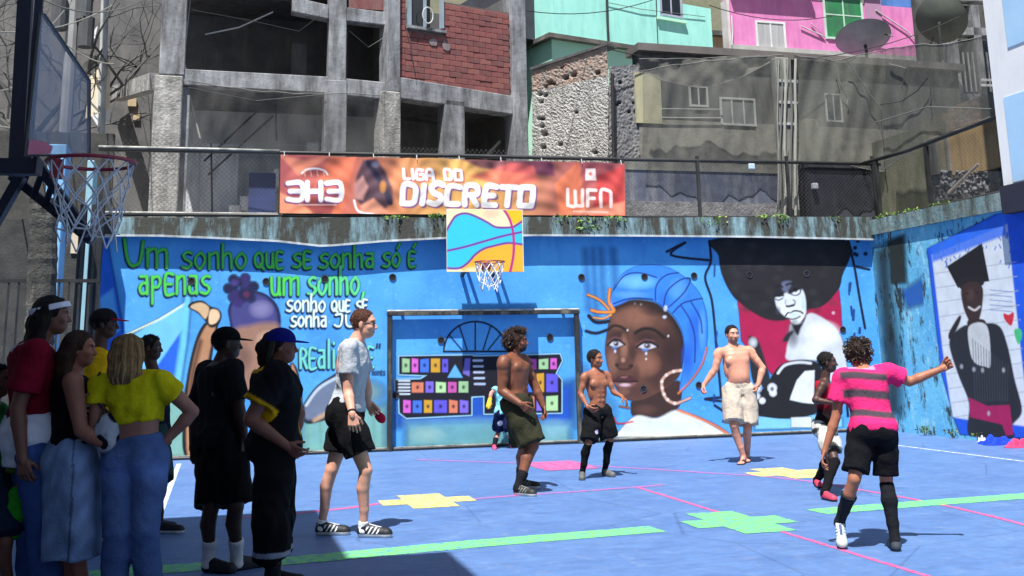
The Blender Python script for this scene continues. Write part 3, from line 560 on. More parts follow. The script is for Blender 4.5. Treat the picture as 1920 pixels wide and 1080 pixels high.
# ================================================================ GOAL set on the wall
gx0, gx1, gy = 2.508, 5.508, YW-.10
goal = thing('football_goal', ((gx0+gx1)/2, gy, 0), 'worn black metal goal frame standing against the blue wall', 'goal')
GM = M('chipped_black', (.015, .015, .017), (.03, .028, .026), (.30, .27, .18), .34, rough=.55, sc=9, bmp=.5)
GT = M('chipped_pale', (.55, .54, .48), (.35, .33, .28), (.03, .03, .03), .35, rough=.6, sc=9)
for x in (gx0, gx1):
    mb = MB(); mb.box((x-.037, gy-.037, 0), (x+.037, gy+.037, 2.0)); mb.build('post', GM, goal, bevel=.01)
mb = MB(); mb.box((gx0-.045, gy-.045, 2.0), (gx1+.045, gy+.045, 2.06)); mb.build('crossbar', GM, goal, bevel=.008)
mb = MB(); mb.box((gx0-.042, gy-.047, 2.061), (gx1+.042, gy+.047, 2.088)); mb.build('crossbar_top', GT, goal, bevel=.008)
for x in (gx0+.2, gx1-.2, (gx0+gx1)/2):
    mb = MB(); mb.box((x-.02, gy+.04, 2.02), (x+.02, YW+.01, 2.06)); mb.build('wall_bracket', GM, goal)

# ================================================================ BASKETBALL HOOP on the wall
def rim_pts(c, r, n=28): return [(c[0]+r*math.cos(2*math.pi*k/n), c[1]+r*math.sin(2*math.pi*k/n), c[2]) for k in range(n)]
def net_mesh(c, r, h, rows, n, par, mat, th=.006):
    mb = MB()
    def pt(i, k):
        t = i/rows; rr = r*(1-.45*t)+.03*t*math.sin(k*1.7); a = 2*math.pi*(k+.5*(i % 2))/n
        return (c[0]+rr*math.cos(a)+.02*t*math.sin(k*2.3), c[1]+rr*math.sin(a), c[2]-h*t*(1+.12*math.sin(k*1.9)*t))
    for i in range(rows):
        for k in range(n):
            mb.tube([pt(i, k), pt(i+1, k)], th, 4, caps=False); mb.tube([pt(i, k), pt(i+1, k-1 if i % 2 == 0 else k+1)], th, 4, caps=False)
    return mb.build('net', mat, par)
YB = 16.55
b0, b1 = atY(838, 510, YB), atY(980, 393, YB)
hoop = thing('basketball_hoop', ((b0[0]+b1[0])/2, YB, 2.3), 'basketball hoop with a painted orange and turquoise backboard on the mural wall', 'basketball hoop')
mb = MB(); mb.box((b0[0], YB, b0[2]), (b1[0], YB+.03, b1[2])); bb_ = mb.build('backboard', M('board_wood', (.70, .66, .52), (.6, .5, .4)), hoop)
xs = np.arange(b0[0]+.004, b1[0]-.004, .0115); zs = np.arange(b0[2]+.004, b1[2]-.004, .0115); X, Z = np.meshgrid(xs, zs)
cv = Canvas(np.stack([X, np.full_like(X, YB-.002), Z], -1), len(xs), len(zs)); z = zc(820, 380, 6.0)
cv.poly([(800, 360), (1000, 360), (1000, 540), (800, 540)], (238, 226, 176), 1, False)
for x, y, cc in ((600, 120, (250, 180, 150)), (400, 80, (205, 225, 150)), (300, 700, (250, 215, 165))): cv.blob(*z((x, y))[0], 25, 14, cc, .8)
cv.poly(z((90, 330), (150, 230), (210, 150), (310, 120), (420, 150), (560, 220), (660, 275), (800, 280), (870, 265), (980, 190), (980, 480), (880, 460), (780, 455), (640, 485), (520, 520), (420, 590), (340, 680), (240, 735), (90, 730)), (52, 190, 225), 1, False)
cv.poly(z((250, 735), (340, 680), (420, 590), (520, 520), (640, 485), (780, 455), (880, 460), (980, 480), (980, 800), (330, 800)), (244, 172, 48), 1, False); cv.poly(z((740, 60), (980, 60), (980, 190), (870, 260), (800, 160)), (250, 186, 30), 1, False); cv.blob(*z((400, 770))[0], 22, 10, (250, 225, 180), .9)
PU = (118, 52, 140)
for ln in (((90, 340), (150, 230), (210, 150), (310, 120), (420, 150), (560, 220), (660, 275), (800, 280), (870, 265), (980, 190)), ((90, 545), (300, 500), (560, 425), (760, 370), (980, 325)), ((90, 735), (240, 738), (340, 680), (420, 590), (520, 520), (640, 485), (780, 455), (880, 460), (980, 475)), ((735, 60), (800, 160), (840, 270), (860, 420), (855, 600), (815, 800))):
    cv.line(z(*ln), 4.2, PU, .8)
cv.line(z((735, 60), (800, 160), (840, 270), (860, 420), (855, 600), (815, 800)), 4.5, (180, 40, 120), .8)
cv.build('painted_face', vcol_mat('board_paint', .5, bmp=0, var=.05), bb_)
RIMM = M('rim_red', (.30, .03, .03), (.16, .02, .02), rough=.5); ROPE = M('net_cord', (.72, .74, .76), (.5, .52, .55))
rc = atY(918, 491, YB-.33)
mb = MB(); mb.tube(rim_pts(rc, .225), .011, 6, closed=True); mb.build('rim', RIMM, hoop)
mb = MB(); mb.box((rc[0]-.07, YB-.115, rc[2]-.09), (rc[0]+.07, YB-.003, rc[2]+.012)); mb.build('rim_bracket', RIMM, hoop)
net_mesh(rc, .22, .40, 4, 10, hoop, ROPE, .008)
for dx in (-.25, .25):
    mb = MB(); x = (b0[0]+b1[0])/2+dx; mb.bar((x, YB+.03, 2.75), (x, YW+.02, 2.62), .05); mb.bar((x, YB+.03, 3.3), (x, YW+.02, 2.95), .04); mb.build('support_arm', BLACK(), hoop)
# ================================================================ TERRACE AND FENCES
TERR = M('terrace_cement', (.36, .35, .33), (.25, .24, .22), bmp=.6)
mb = MB(); mb.box((-40, YW+.36, -.01), (60, 120, 3.42)); tag(mb.build('terrace', TERR), kind='structure')
mb = MB(); mb.box((XR+.31, -20, -.01), (60, YW+.355, 3.44)); tag(mb.build('terrace', TERR), kind='structure')
def mesh_mat(name, col, cell, thr, op=1.0):
    m, nt, b = new_mat(name); tc = N(nt, 'ShaderNodeTexCoord'); sx = N(nt, 'ShaderNodeSeparateXYZ'); nt.links.new(tc.outputs['Object'], sx.inputs[0])
    def math_(op_, a, b_=None):
        n = N(nt, 'ShaderNodeMath', operation=op_)
        for i, v in enumerate((a, b_)):
            if v is None: continue
            if hasattr(v, 'links'): nt.links.new(v, n.inputs[i])
            else: n.inputs[i].default_value = v
        return n.outputs[0]
    h = math_('ADD', sx.outputs[0], sx.outputs[1]); out = None
    for sgn in (1, -1):
        t = math_('ADD', h, math_('MULTIPLY', sx.outputs[2], float(sgn))); t = math_('ABSOLUTE', math_('SUBTRACT', math_('FRACT', math_('DIVIDE', t, cell)), .5)); t = math_('LESS_THAN', t, thr)
        out = t if out is None else math_('MAXIMUM', out, t)
    a = math_('MULTIPLY', out, op); nt.links.new(a, b.inputs['Alpha']); b.inputs['Base Color'].default_value = (*col, 1); b.inputs['Roughness'].default_value = .7
    return m
WIRE = mesh_mat('chain_link', (.07, .07, .07), .075, .035)
def gauze(name, col, dens, sc):
    m, nt, b = new_mat(name); vec = coords(nt)
    b.inputs['Base Color'].default_value = (*col, 1); b.inputs['Roughness'].default_value = .9
    a = ramp(nt, noise(nt, vec, sc, 5, .6), [(.3, (dens*.7,)*3), (.75, (min(dens*1.35, 1),)*3)]); nt.links.new(a, b.inputs['Alpha']); return m
RAIL = M('rail_black', (.012, .012, .013), (.04, .04, .04), rough=.45, bmp=.1)
RAILP = M('rail_pale', (.50, .50, .46), (.30, .29, .26), (.03, .03, .03), .4, rough=.5)
YF = YW+.22
fence = thing('rail_fence', (4.6, YF, 3.44), 'black pipe fence with wire mesh along the top of the mural wall', 'fence')
def railz(u, v, Y=YF): return atY(u, v, Y)
mb = MB(); mb.tube([railz(185, 280), railz(520, 286), railz(900, 293), railz(1170, 299), railz(1420, 303), railz(1650, 308)], .032, 8); mb.build('top_rail', RAIL, fence, True)
mb = MB(); mb.tube([railz(185, 277)+np.array([0, -.02, .012]), railz(420, 282)+np.array([0, -.02, .012]), railz(524, 285)+np.array([0, -.02, .012])], .022, 8); mb.build('rail_pale_line', RAILP, fence, True)  # pale tube laid along the upper front of the rail
mb = MB(); mb.tube([railz(185, 402), railz(600, 404), railz(1100, 407), railz(1645, 409)], .028, 8); mb.build('bottom_rail', RAIL, fence, True)
mb = MB(); mb.tube([railz(185, 398), railz(520, 401)], .018, 8); mb.build('rail_pale_line', RAILP, fence, True)  # pale tube puts the black rail's white highlight into colour
for u in (190, 526, 1168, 1310, 1478, 1640):
    a, c_ = railz(u, 296), railz(u, 408); x = (a[0]+c_[0])/2; mb = MB(); mb.bar((x, YF, c_[2]-.05), (x, YF, a[2]+.03), .05); mb.build('post', RAIL, fence)
a, c_ = railz(190, 404), railz(1645, 300)
mb = MB(); mb.add([(a[0], YF+.02, a[2]), (c_[0], YF+.02, a[2]), (c_[0], YF+.02, c_[2]), (a[0], YF+.02, c_[2]-.0)], [(0, 1, 2, 3)]); mb.build('wire_mesh', WIRE, fence)
XF = XR+.12
rf = thing('rail_fence', (XF, 15, 3.5), 'black pipe fence climbing along the top of the right wall', 'fence')
zt1, zb1 = atX(1760, 258, XF)[2], atX(1760, 383, XF)[2]
mb = MB(); mb.tube([(XF, YF-.03, railz(1648, 308)[2]), (XF, 16.0, atX(1700, 283, XF)[2]), (XF, 13.2, atX(1880, 213, XF)[2]), (XF, 12.2, atX(1880, 213, XF)[2])], .035, 8); mb.build('top_rail', RAIL, rf, True)
mb = MB(); mb.tube([(XF, YF-.03, 3.58), (XF, 12.2, 3.60)], .032, 8); mb.build('bottom_rail', RAIL, rf, True)
for u, v in ((1740, 320), (1646, 350)):
    p = atX(u, v, XF); mb = MB(); mb.bar((XF, p[1], 3.45), (XF, p[1], 4.6), .06); mb.build('post', RAIL, rf)
mb = MB(); mb.add([(XF+.02, 12.2, 3.58), (XF+.02, YF-.03, 3.58), (XF+.02, YF-.03, 4.55), (XF+.02, 12.2, 4.62)], [(0, 1, 2, 3)]); mb.build('wire_mesh', WIRE, rf)

# ================================================================ BANNER
YN = YF-.075
tl, tr, bl, br = atY(526, 290, YN), atY(1170, 306, YN), atY(524, 400, YN), atY(1172, 405, YN)
nu, nv = 420, 76; S_, T_ = np.meshgrid(np.linspace(0, 1, nu), np.linspace(0, 1, nv))
P = (tl*(1-S_[..., None])+tr*S_[..., None])*(1-T_[..., None])+(bl*(1-S_[..., None])+br*S_[..., None])*T_[..., None]
hang = [0, .205, .355, .50, .63, .845, 1.0]; fold = np.zeros_like(S_)
for i in range(len(hang)-1):
    a, c_ = hang[i], hang[i+1]; m_ = (S_ >= a) & (S_ <= c_); q = (S_-a)/(c_-a); sag = 4*q*(1-q)
    fold += m_*(sag*(.026*np.sin(T_*9-sag*5)*(1-T_*.7)+.005*np.sin(T_*24+sag*9)))
for h_ in hang: fold += .020*np.exp(-((S_-h_-.02*T_*np.sin(h_*9))/(.007+.03*T_))**2)*(1-T_*.5)*(1 if h_ not in (0, 1.0) else .3)
fold += .003*np.sin(S_*60+T_*7+2*np.sin(S_*17)); P[..., 1] -= fold+.02; P[..., 2] -= .012*np.abs(np.sin(S_*7.4))*(1-T_)
cv = Canvas(P, nu, nv)
U0, V0, U1, V1 = 524, 288, 1172, 405
s_, t_ = S_.ravel(), T_.ravel(); base = np.clip(.5+.28*np.sin(s_*7-1.0+t_*1.6)+.08*np.sin(s_*19+t_*3), 0, 1)[:, None]
mid = np.exp(-((s_-.52)/.2)**2)[:, None]; cm, co, cy = lin((128, 52, 76)), lin((206, 108, 88)), lin((236, 186, 96))
cv.c = (cm*(1-base)+co*base)*(1-mid*.75)+cy*mid*.75; cv.a[:] = 1
def tri(pts, col, al): cv.poly(pts, col, 3, False, al, True)
tri([(620, 292), (668, 290), (640, 405), (560, 405)], (232, 120, 70), .5); tri([(524, 360), (560, 380), (600, 405), (524, 405)], (240, 150, 110), .8); tri([(524, 290), (570, 300), (620, 292), (560, 330)], (235, 150, 110), .5)
tri([(860, 296), (960, 296), (1035, 296), (1040, 330), (980, 325), (900, 315)], (98, 34, 78), .8); tri([(880, 330), (960, 305), (1000, 310), (1010, 340), (940, 350)], (228, 100, 92), .7); tri([(1040, 345), (1085, 300), (1100, 400), (1050, 405)], (225, 120, 70), .6); tri([(1120, 330), (1170, 310), (1172, 405), (1110, 405)], (190, 52, 52), .8); tri([(560, 370), (640, 350), (620, 405), (590, 405)], (120, 36, 60), .7); tri([(1060, 400), (1172, 378), (1172, 405)], (240, 150, 120), .8)
# figure on the banner
tri([(668, 330), (680, 300), (705, 298), (722, 320), (735, 350), (738, 375), (720, 395), (690, 400), (665, 372)], (70, 52, 66), .95); tri([(664, 345), (680, 330), (690, 350), (680, 375), (664, 372)], (196, 140, 130), .9); tri([(676, 385), (700, 372), (735, 404), (680, 404)], (225, 150, 120), .9)
cv.line([(690, 305), (716, 345), (732, 380)], 10, (40, 32, 56), 2, True, 1, True); cv.blob(718, 350, 8, 14, (214, 140, 60), .8); cv.blob(704, 308, 10, 8, (120, 120, 140), .8); cv.line([(664, 376), (672, 396), (700, 402)], 4, (226, 226, 232), 1, True, 1, True)
WH = (246, 240, 238); cv.text('3H3', 540, 375, 642, 375, 33, 9, WH, (120, 60, 110)); cv.line([(566, 325), (575, 318), (592, 316), (608, 320), (614, 327)], 3, WH); 
for k in range(4): cv.line([(570+k*12, 318), (572+k*12, 330)], 1.6, (235, 170, 150), .7, False)
cv.line([(560, 384), (630, 384)], 2, (235, 190, 180), .8, False)
cv.text('LIGA', 757, 335, 816, 337, 18, 5.5, WH, (190, 90, 90), (2, 2), slant=-.08); cv.text('DO', 834, 336, 870, 338, 18, 5.5, WH, (190, 90, 90), (2, 2), slant=-.08)
cv.text('DISCRETO', 752, 381, 1004, 386, 34, 10.5, WH, (120, 70, 120), (2.5, 2.5), slant=.08)
cv.text('WFN', 1063, 385, 1150, 388, 30, 6, (248, 214, 205)); cv.poly([(1098, 316), (1116, 316), (1118, 338), (1098, 338)], (248, 222, 214), 1, False, 1, True); cv.blob(1107, 326, 5, 5, (200, 90, 70), 1); cv.line([(1075, 396), (1140, 398)], 2, (246, 210, 200), .8, False, .8, True)
idx = np.arange(nu*nv).reshape(nv, nu); q = np.stack([idx[:-1, :-1], idx[1:, :-1], idx[1:, 1:], idx[:-1, 1:]], -1).reshape(-1, 4)
bn = np_mesh('vinyl_banner', cv.P, q, vcol_mat('vinyl', .65, bmp=0, var=.06), None, cv.c); tag(bn, 'orange and purple vinyl league banner with white lettering tied to the fence', 'banner')

ties = MB()
for sx in np.linspace(.01, .99, 9):
    q = tl*(1-sx)+tr*sx; ties.tube([q+np.array([0, -.03, -.03]), q+np.array([0, .0, .05]), q+np.array([0, .08, .03])], .006, 5)
ties.build('cord_ties', M('tie_white', (.6, .6, .58)), bn)
# ================================================================ PLANTS growing out of the coping
LEAF = [M('leaf_a', (.10, .22, .03), (.16, .30, .05), bmp=0, rough=.6), M('leaf_b', (.05, .12, .02), (.09, .17, .03), bmp=0, rough=.6), M('leaf_y', (.25, .36, .04), (.2, .3, .05), bmp=0, rough=.6)]
def leafy(name, label, c, rx, ry, rz, n, ls, grp=None, mats=LEAF, cat='plant'):
    t = thing(name, c, label, cat, grp); mb = MB()
    for k in range(n):
        th, ph, r_ = random.uniform(0, 6.283), random.uniform(-.6, 1.2), random.uniform(.2, 1)**.6
        p = Vector((c[0]+rx*r_*math.cos(th)*math.cos(ph), c[1]+ry*r_*math.sin(th)*math.cos(ph), c[2]+rz*r_*math.sin(ph)))
        d = Vector((random.gauss(0, 1), random.gauss(0, 1), random.gauss(.2, .7))).normalized(); sd = d.cross(Vector((random.gauss(0, 1), random.gauss(0, 1), random.gauss(0, 1)))).normalized(); l = ls*random.uniform(.6, 1.3)
        mb.add([p, p+d*l*.5+sd*l*.3, p+d*l, p+d*l*.5-sd*l*.3], [(0, 1, 2, 3)], random.choice((0, 0, 1, 2)))
    mb.build('foliage', mats, t); ms = MB()
    for k in range(4): ms.tube([Vector(c)+Vector((random.uniform(-.3, .3)*rx, 0, -rz*.7)), Vector(c)+Vector((random.uniform(-.6, .6)*rx, random.uniform(-.5, .5)*ry, rz*.5))], .006, 5)
    ms.build('stem', M('stem', (.07, .06, .03)), t); return t
for u, v, w_, h_, n, lb in ((1100, 424, .32, .14, 170, 'largest bright green weed clump hanging over the coping under the banner end'), (1150, 413, .22, .06, 70, 'low weed strip on the coping beside the largest clump'), (1055, 414, .2, .07, 60, 'thin weed tuft on the coping just right of the backboard'), (1338, 417, .26, .08, 90, 'spreading weed clump on the coping above the afro portrait'), (1462, 412, .16, .09, 60, 'yellow green weed clump beside the fence pillar'), (1432, 408, .12, .05, 30, 'small weed tuft between the coping clumps near the fence pillar'), (818, 408, .13, .07, 40, 'small weed tuft on the coping left of the backboard'), (740, 410, .2, .04, 40, 'flat dry weed patch on the coping under the banner figure'), (1560, 412, .14, .05, 30, 'sparse weed tuft on the coping near the wall corner')):
    leafy('weed_clump', lb, atY(u, v, YW-.08), w_*1.15, .14, h_*1.3, int(n*1.7), .055, 'weeds growing on the coping')
for (y, dz, n) in ((15.9, .0, 60), (15.1, .02, 40), (16.6, .03, 60)):
    leafy('weed_clump', {15.9: 'mossy weed strip along the right wall coping', 15.1: 'short weed tuft on the right wall coping above the graduate', 16.6: 'mossy weeds at the corner where both walls meet'}[y], (XR+.02, y, 3.57+dz), .10, .35, .06, n, .04, 'weeds growing on the right coping')
for (y, n, lb) in ((15.9, 50, 'dark weed at the foot of the right wall near the striped boy'), (15.2, 30, 'low dark weed at the foot of the stained right wall'), (14.6, 16, 'tiny weed at the foot of the wall beside the graduate')):
    leafy('weed_clump', lb, (XR-.1, y, .07), .09, .16, .09, n, .05, 'weeds at the foot of the right wall', [LEAF[1], M('leaf_dry', (.05, .05, .03)), LEAF[1]])
# ---- dropped clothes at the foot of the right wall
CLOTH = vcol_mat('cloth', .9, fabric=0, bmp=.55, bs=16, var=.12, vs=14, spec=.12)
def rag(name, label, c, rx, ry, h, col, seed):
    r = np.random.default_rng(seed); n = 44; a, b_ = np.meshgrid(np.linspace(-1, 1, n), np.linspace(-1, 1, n)); k = r.uniform(-7, 7, (5, 2)); ph = r.uniform(0, 6, 5)
    rr = np.sqrt(a*a+b_*b_); w_ = sum(np.sin(a*k[i, 0]*1.6+b_*k[i, 1]*1.6+ph[i]) for i in range(5))/5
    zz = np.clip(h*(1-rr**3)*(.75+1.1*w_)+.012*(w_+.5), .004, None); edge = 1+.18*np.sin(3*np.arctan2(b_, a)+ph[0])
    V = np.stack([c[0]+a*rx*edge, c[1]+b_*ry*edge, zz], -1).reshape(-1, 3); idx = np.arange(n*n).reshape(n, n); q = np.stack([idx[:-1, :-1], idx[:-1, 1:], idx[1:, 1:], idx[1:, :-1]], -1).reshape(-1, 4)
    keep = (rr.ravel()[q].mean(1) < 1.02); o = np_mesh(name, V, q[keep], CLOTH, None, np.tile(lin(col), (n*n, 1))*(1+.25*w_.ravel()[:, None])); return tag(o, label, 'clothing', 'clothes dropped by the right wall')
def foot_of_wall(u, gap):
    v = 1000
    while gnd(u, v)[0] < XR-gap and v > 780: v -= 1
    return gnd(u, v)
g = foot_of_wall(1866, .26); rag('dropped_shirt', 'crumpled royal blue shirt lying on the floor by the graduate', g, .24, .2, .085, (30, 60, 190), 3)
g = foot_of_wall(1912, .24); rag('dropped_shirt', 'crumpled pink shirt lying on the floor by the graduate', g, .22, .18, .07, (220, 60, 100), 5)
g = foot_of_wall(1842, .2); rag('dropped_towel', 'small white towel end beside the blue shirt', g, .06, .06, .06, (205, 205, 215), 8)
# ================================================================ HILLSIDE HOUSES
class Plane_:
    """a vertical facade plane through photo pixel u at distance Y, turned by ang (degrees) from the line of the mural wall"""
    def __init__(s, u, v, Y, ang=0):
        p = atY(u, v, Y); s.o = np.array([p[0], p[1], 0]); a = R(ang); s.t = np.array([math.cos(a), math.sin(a), 0]); s.n = np.array([math.sin(a), -math.cos(a), 0])
    def at(s, u, v):
        d = ray(u, v); k = ((s.o-EYE)@s.n)/(d@s.n); return EYE+d*k
    def sz(s, u, v):
        p = s.at(u, v); return (p-s.o)@s.t, p[2]
    def pt(s, a, z, d=0): return s.o+s.t*a-s.n*d+np.array([0, 0, z])      # d = depth behind the plane
    def boxsz(s, mb, a0, a1, z0, z1, d0, d1, mi=0):
        a0, a1 = min(a0, a1), max(a0, a1); z0, z1 = min(z0, z1), max(z0, z1); d0, d1 = min(d0, d1), max(d0, d1)
        mb.hexa([s.pt(a0, z0, d0), s.pt(a1, z0, d0), s.pt(a1, z0, d1), s.pt(a0, z0, d1), s.pt(a0, z1, d0), s.pt(a1, z1, d0), s.pt(a1, z1, d1), s.pt(a0, z1, d1)], mi); return mb
    def px(s, mb, u0, v0, u1, v1, d0, d1, mi=0, z0=None, z1=None):
        um, vm = (u0+u1)/2, (v0+v1)/2; a0, a1 = s.sz(u0, vm)[0], s.sz(u1, vm)[0]; zz0 = s.sz(um, v1)[1] if z0 is None else z0; zz1 = s.sz(um, v0)[1] if z1 is None else z1
        return s.boxsz(mb, a0, a1, zz0, zz1, d0, d1, mi)
    def part(s, name, mat, par, *a, bevel=0, **k):
        mb = MB(); s.px(mb, *a, **k); return mb.build(name, mat, par, bevel=bevel)
CONC_R = M('rough_sunlit_concrete', (.46, .45, .42), (.27, .265, .25), (.09, .085, .08), .40, sc=5, bmp=1.0, bd=.05, bs=9)  # paler than bare concrete: sunlight on the lower columns put into the colour
GLASS = M('dark_glass', (.02, .025, .03), rough=.12, bmp=0)
# ---------------- unfinished concrete house
YA = 19.6
A = Plane_(500, 150, YA, 1.5); W2 = Plane_(737, 160, A.at(737, 160)[1], 17)
house = thing('unfinished_house', (2.0, 21, 3.42), 'unfinished concrete frame house with brick infill above the banner', 'house')
C, CD = CONC(), CONC_D()
ZT = 8.6
def sweep(pl, name, mat, par, pts_top, pts_bot, d0, d1):       # a beam given by its top and bottom edge in pixels
    mb = MB(); n = len(pts_top)
    for i in range(n-1):
        q = []
        for (u, v) in (pts_bot[i], pts_bot[i+1], pts_top[i+1], pts_top[i]): q.append(pl.sz(u, v))
        mb.hexa([pl.pt(*q[0], d0), pl.pt(*q[1], d0), pl.pt(*q[1], d1), pl.pt(*q[0], d1), pl.pt(*q[3], d0), pl.pt(*q[2], d0), pl.pt(*q[2], d1), pl.pt(*q[3], d1)])
    return mb.build(name, mat, par, bevel=.012)
A.part('column', C, house, 301, 0, 349, 140, 0, .38, z1=ZT, bevel=.015); A.part('column', CONC_R, house, 284, 142, 338, 400, -.05, .40, z0=3.3, bevel=.02); A.part('column', C, house, 335, 160, 352, 400, .1, .36, z0=3.3)
A.part('column', C, house, 617, 0, 650, 160, .02, .36, z1=ZT, bevel=.012); A.part('column', C, house, 608, 150, 650, 290, .0, .37, z0=3.3, bevel=.012)
sweep(A, 'beam', C, house, [(342, 128), (617, 143), (728, 154)], [(342, 158), (617, 174), (728, 186)], .03, .33)
sweep(A, 'beam', C, house, [(548, -8), (617, 8), (728, 22)], [(548, 20), (617, 34), (728, 46)], .04, .3)
for pl, u0, u1, v0, v1 in ((W2, 725, 750, -40, 172), (W2, 960, 987, -60, 300)): pl.part('column', C, house, u0, v0, u1, v1, -.02, .33, z1=ZT, bevel=.012, **({'z0': 3.3} if u0 == 960 else {}))
W2.part('column', CONC_R, house, 716, 172, 750, 290, -.05, .36, z0=3.3, bevel=.02); W2.part('column', C, house, 834, 188, 872, 290, 0, .3, z0=3.3, bevel=.012)
sweep(W2, 'beam', C, house, [(740, 143), (962, 180)], [(740, 182), (962, 214)], .0, .33)
# brick infill, brick by brick
BR = [M('brick_%s' % k, c, tuple(x*.7 for x in c), (.20, .13, .12), .40, sc=12, bmp=.5, bs=40) for k, c in (('a', (.26, .066, .06)), ('b', (.22, .055, .052)), ('c', (.28, .085, .07)), ('d', (.18, .05, .05)))]
MORT = M('mortar', (.15, .10, .092), (.10, .07, .065), bmp=.6); SMEAR = M('cement_smear', (.26, .22, .22), (.18, .13, .13), bmp=.6)
s0, z0 = W2.sz(750, 172); s1, _ = W2.sz(961, 100); zb = min(W2.sz(750, 146)[1], W2.sz(961, 178)[1])
win = (W2.sz(768, 40)[0], W2.sz(832, 40)[0], W2.sz(800, 52)[1])        # s0,s1, sill z
infill = thing_part = None
mb = MB(); W2.boxsz(mb, s0, s1, zb-.05, win[2]-.06, .075, .2); W2.boxsz(mb, s0, win[0]-.05, win[2]-.06, ZT-.5, .075, .2); W2.boxsz(mb, win[1]+.05, s1, win[2]-.06, ZT-.5, .075, .2); infill = mb.build('mortar_wall', MORT, house)
bw, bh, gap = .27, .112, .009; meshes = {}
def brick_mesh(wd, mi):
    key = (round(wd, 3), mi)
    if key not in meshes:
        t = MB(); t.box((0, 0, 0), (wd, .09, bh-gap)); me = bpy.data.meshes.new('brick'); me.from_pydata(t.v, [], t.f); me.materials.append(BR[mi])
        bm = bmesh.new(); bm.from_mesh(me); bmesh.ops.bevel(bm, geom=list(bm.edges), offset=.005, segments=1, affect='EDGES'); bm.to_mesh(me); bm.free(); meshes[key] = me
    return meshes[key]
rows = int((ZT-.5-zb)/bh); cnt = 0
for r_ in range(rows):
    z_ = zb+r_*bh; x = s0-(bw/2 if r_ % 2 else 0)
    while x < s1-.02:
        a0, a1 = max(x, s0), min(x+bw, s1); x += bw
        spans = [(a0, a1)]
        if z_+bh > win[2]-.03: spans = [(a, b_) for a, b_ in ((a0, min(a1, win[0]-.05)), (max(a0, win[1]+.05), a1)) if b_-a > .05]
        for a, b_ in spans:
            if b_-a < .06 or cnt > 295: continue
            wd = bw-gap if abs((b_-a)-bw) < .001 else round(b_-a-gap, 2)
            o = bpy.data.objects.new('brick', brick_mesh(wd, random.randrange(4))); COL.objects.link(o); o.parent = infill
            p = W2.pt(a+gap/2, z_, .055+random.uniform(-.006, .008)); o.location = p; o.rotation_euler = (random.gauss(0, .008), random.gauss(0, .006), R(17)+random.gauss(0, .004)); cnt += 1
wn = W2.part('window', M('window_blue', (.30, .36, .42), (.2, .25, .3)), house, 768, -30, 773, 52, .03, .12); W2.part('frame', M('window_blue', 0), wn, 829, -30, 834, 52, .03, .12); W2.part('sill', C, wn, 765, 52, 837, 57, -.02, .12); W2.part('frame', M('window_blue', 0), wn, 797, -30, 802, 52, .05, .1)
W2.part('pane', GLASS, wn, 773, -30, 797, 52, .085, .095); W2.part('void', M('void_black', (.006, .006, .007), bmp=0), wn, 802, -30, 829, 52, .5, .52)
mb = MB(); cpt = W2.at(800, 30)+W2.n*.05; mb.tube([cpt+W2.t*.11*math.cos(a)+np.array([0, 0, .16*math.sin(a)]) for a in np.linspace(0, 6.28, 17)[:-1]], .012, 6, closed=True); mb.build('hanging_ring', M('ring_white', (.6, .6, .58)), wn)
A.part('upper_wall', BR[3], house, 655, -40, 722, 14, .10, .25, z1=ZT); A.part('upper_wall', CD, house, 352, -60, 548, -12, .05, .25, z1=ZT)
# interior: floors, back and side walls
sa, sb = A.sz(345, 150)[0], A.sz(735, 150)[0]; zf = A.sz(480, 152)[1]
mb = MB(); A.boxsz(mb, sa-.3, sb+.2, zf-.12, zf, .34, 4.4); mb.build('floor_slab', CD, house)
mb = MB(); A.boxsz(mb, sa-.3, sb+.2, ZT-.3, ZT, .3, 4.4); mb.build('roof_slab', CD, house)
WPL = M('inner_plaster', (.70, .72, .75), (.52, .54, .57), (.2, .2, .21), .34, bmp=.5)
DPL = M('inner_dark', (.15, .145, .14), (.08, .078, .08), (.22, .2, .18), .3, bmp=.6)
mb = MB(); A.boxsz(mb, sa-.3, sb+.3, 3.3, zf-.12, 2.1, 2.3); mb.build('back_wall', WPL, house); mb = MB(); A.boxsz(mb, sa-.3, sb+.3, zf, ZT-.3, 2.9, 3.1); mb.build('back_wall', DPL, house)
mb = MB(); A.boxsz(mb, sb+.0, sb+.15, 3.3, ZT-.3, .4, 4.4); mb.build('partition', DPL, house)
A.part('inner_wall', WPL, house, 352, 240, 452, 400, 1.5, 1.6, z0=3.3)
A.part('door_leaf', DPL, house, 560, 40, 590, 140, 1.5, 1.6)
sc0, sc1 = W2.sz(750, 240)[0], W2.sz(985, 240)[0]
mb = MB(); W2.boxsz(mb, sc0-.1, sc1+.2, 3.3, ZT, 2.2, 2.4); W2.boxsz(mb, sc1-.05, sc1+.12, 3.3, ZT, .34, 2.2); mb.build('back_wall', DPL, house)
mb = MB(); W2.boxsz(mb, sc0, sc1, W2.sz(850, 185)[1], W2.sz(850, 180)[1]+.12, .34, 2.2); mb.build('floor_slab', CD, house)
mb = MB(); mb.bar(W2.at(925, 292)-W2.n*.4, W2.at(957, 258)-W2.n*.4, .05); mb.build('leaning_plank', M('plank', (.20, .19, .17), (.12, .11, .1)), house); mb = MB(); mb.bar(W2.at(938, 292)-W2.n*.6, W2.at(952, 270)-W2.n*.6, .05); mb.build('leaning_plank', MATS['plank'], house)
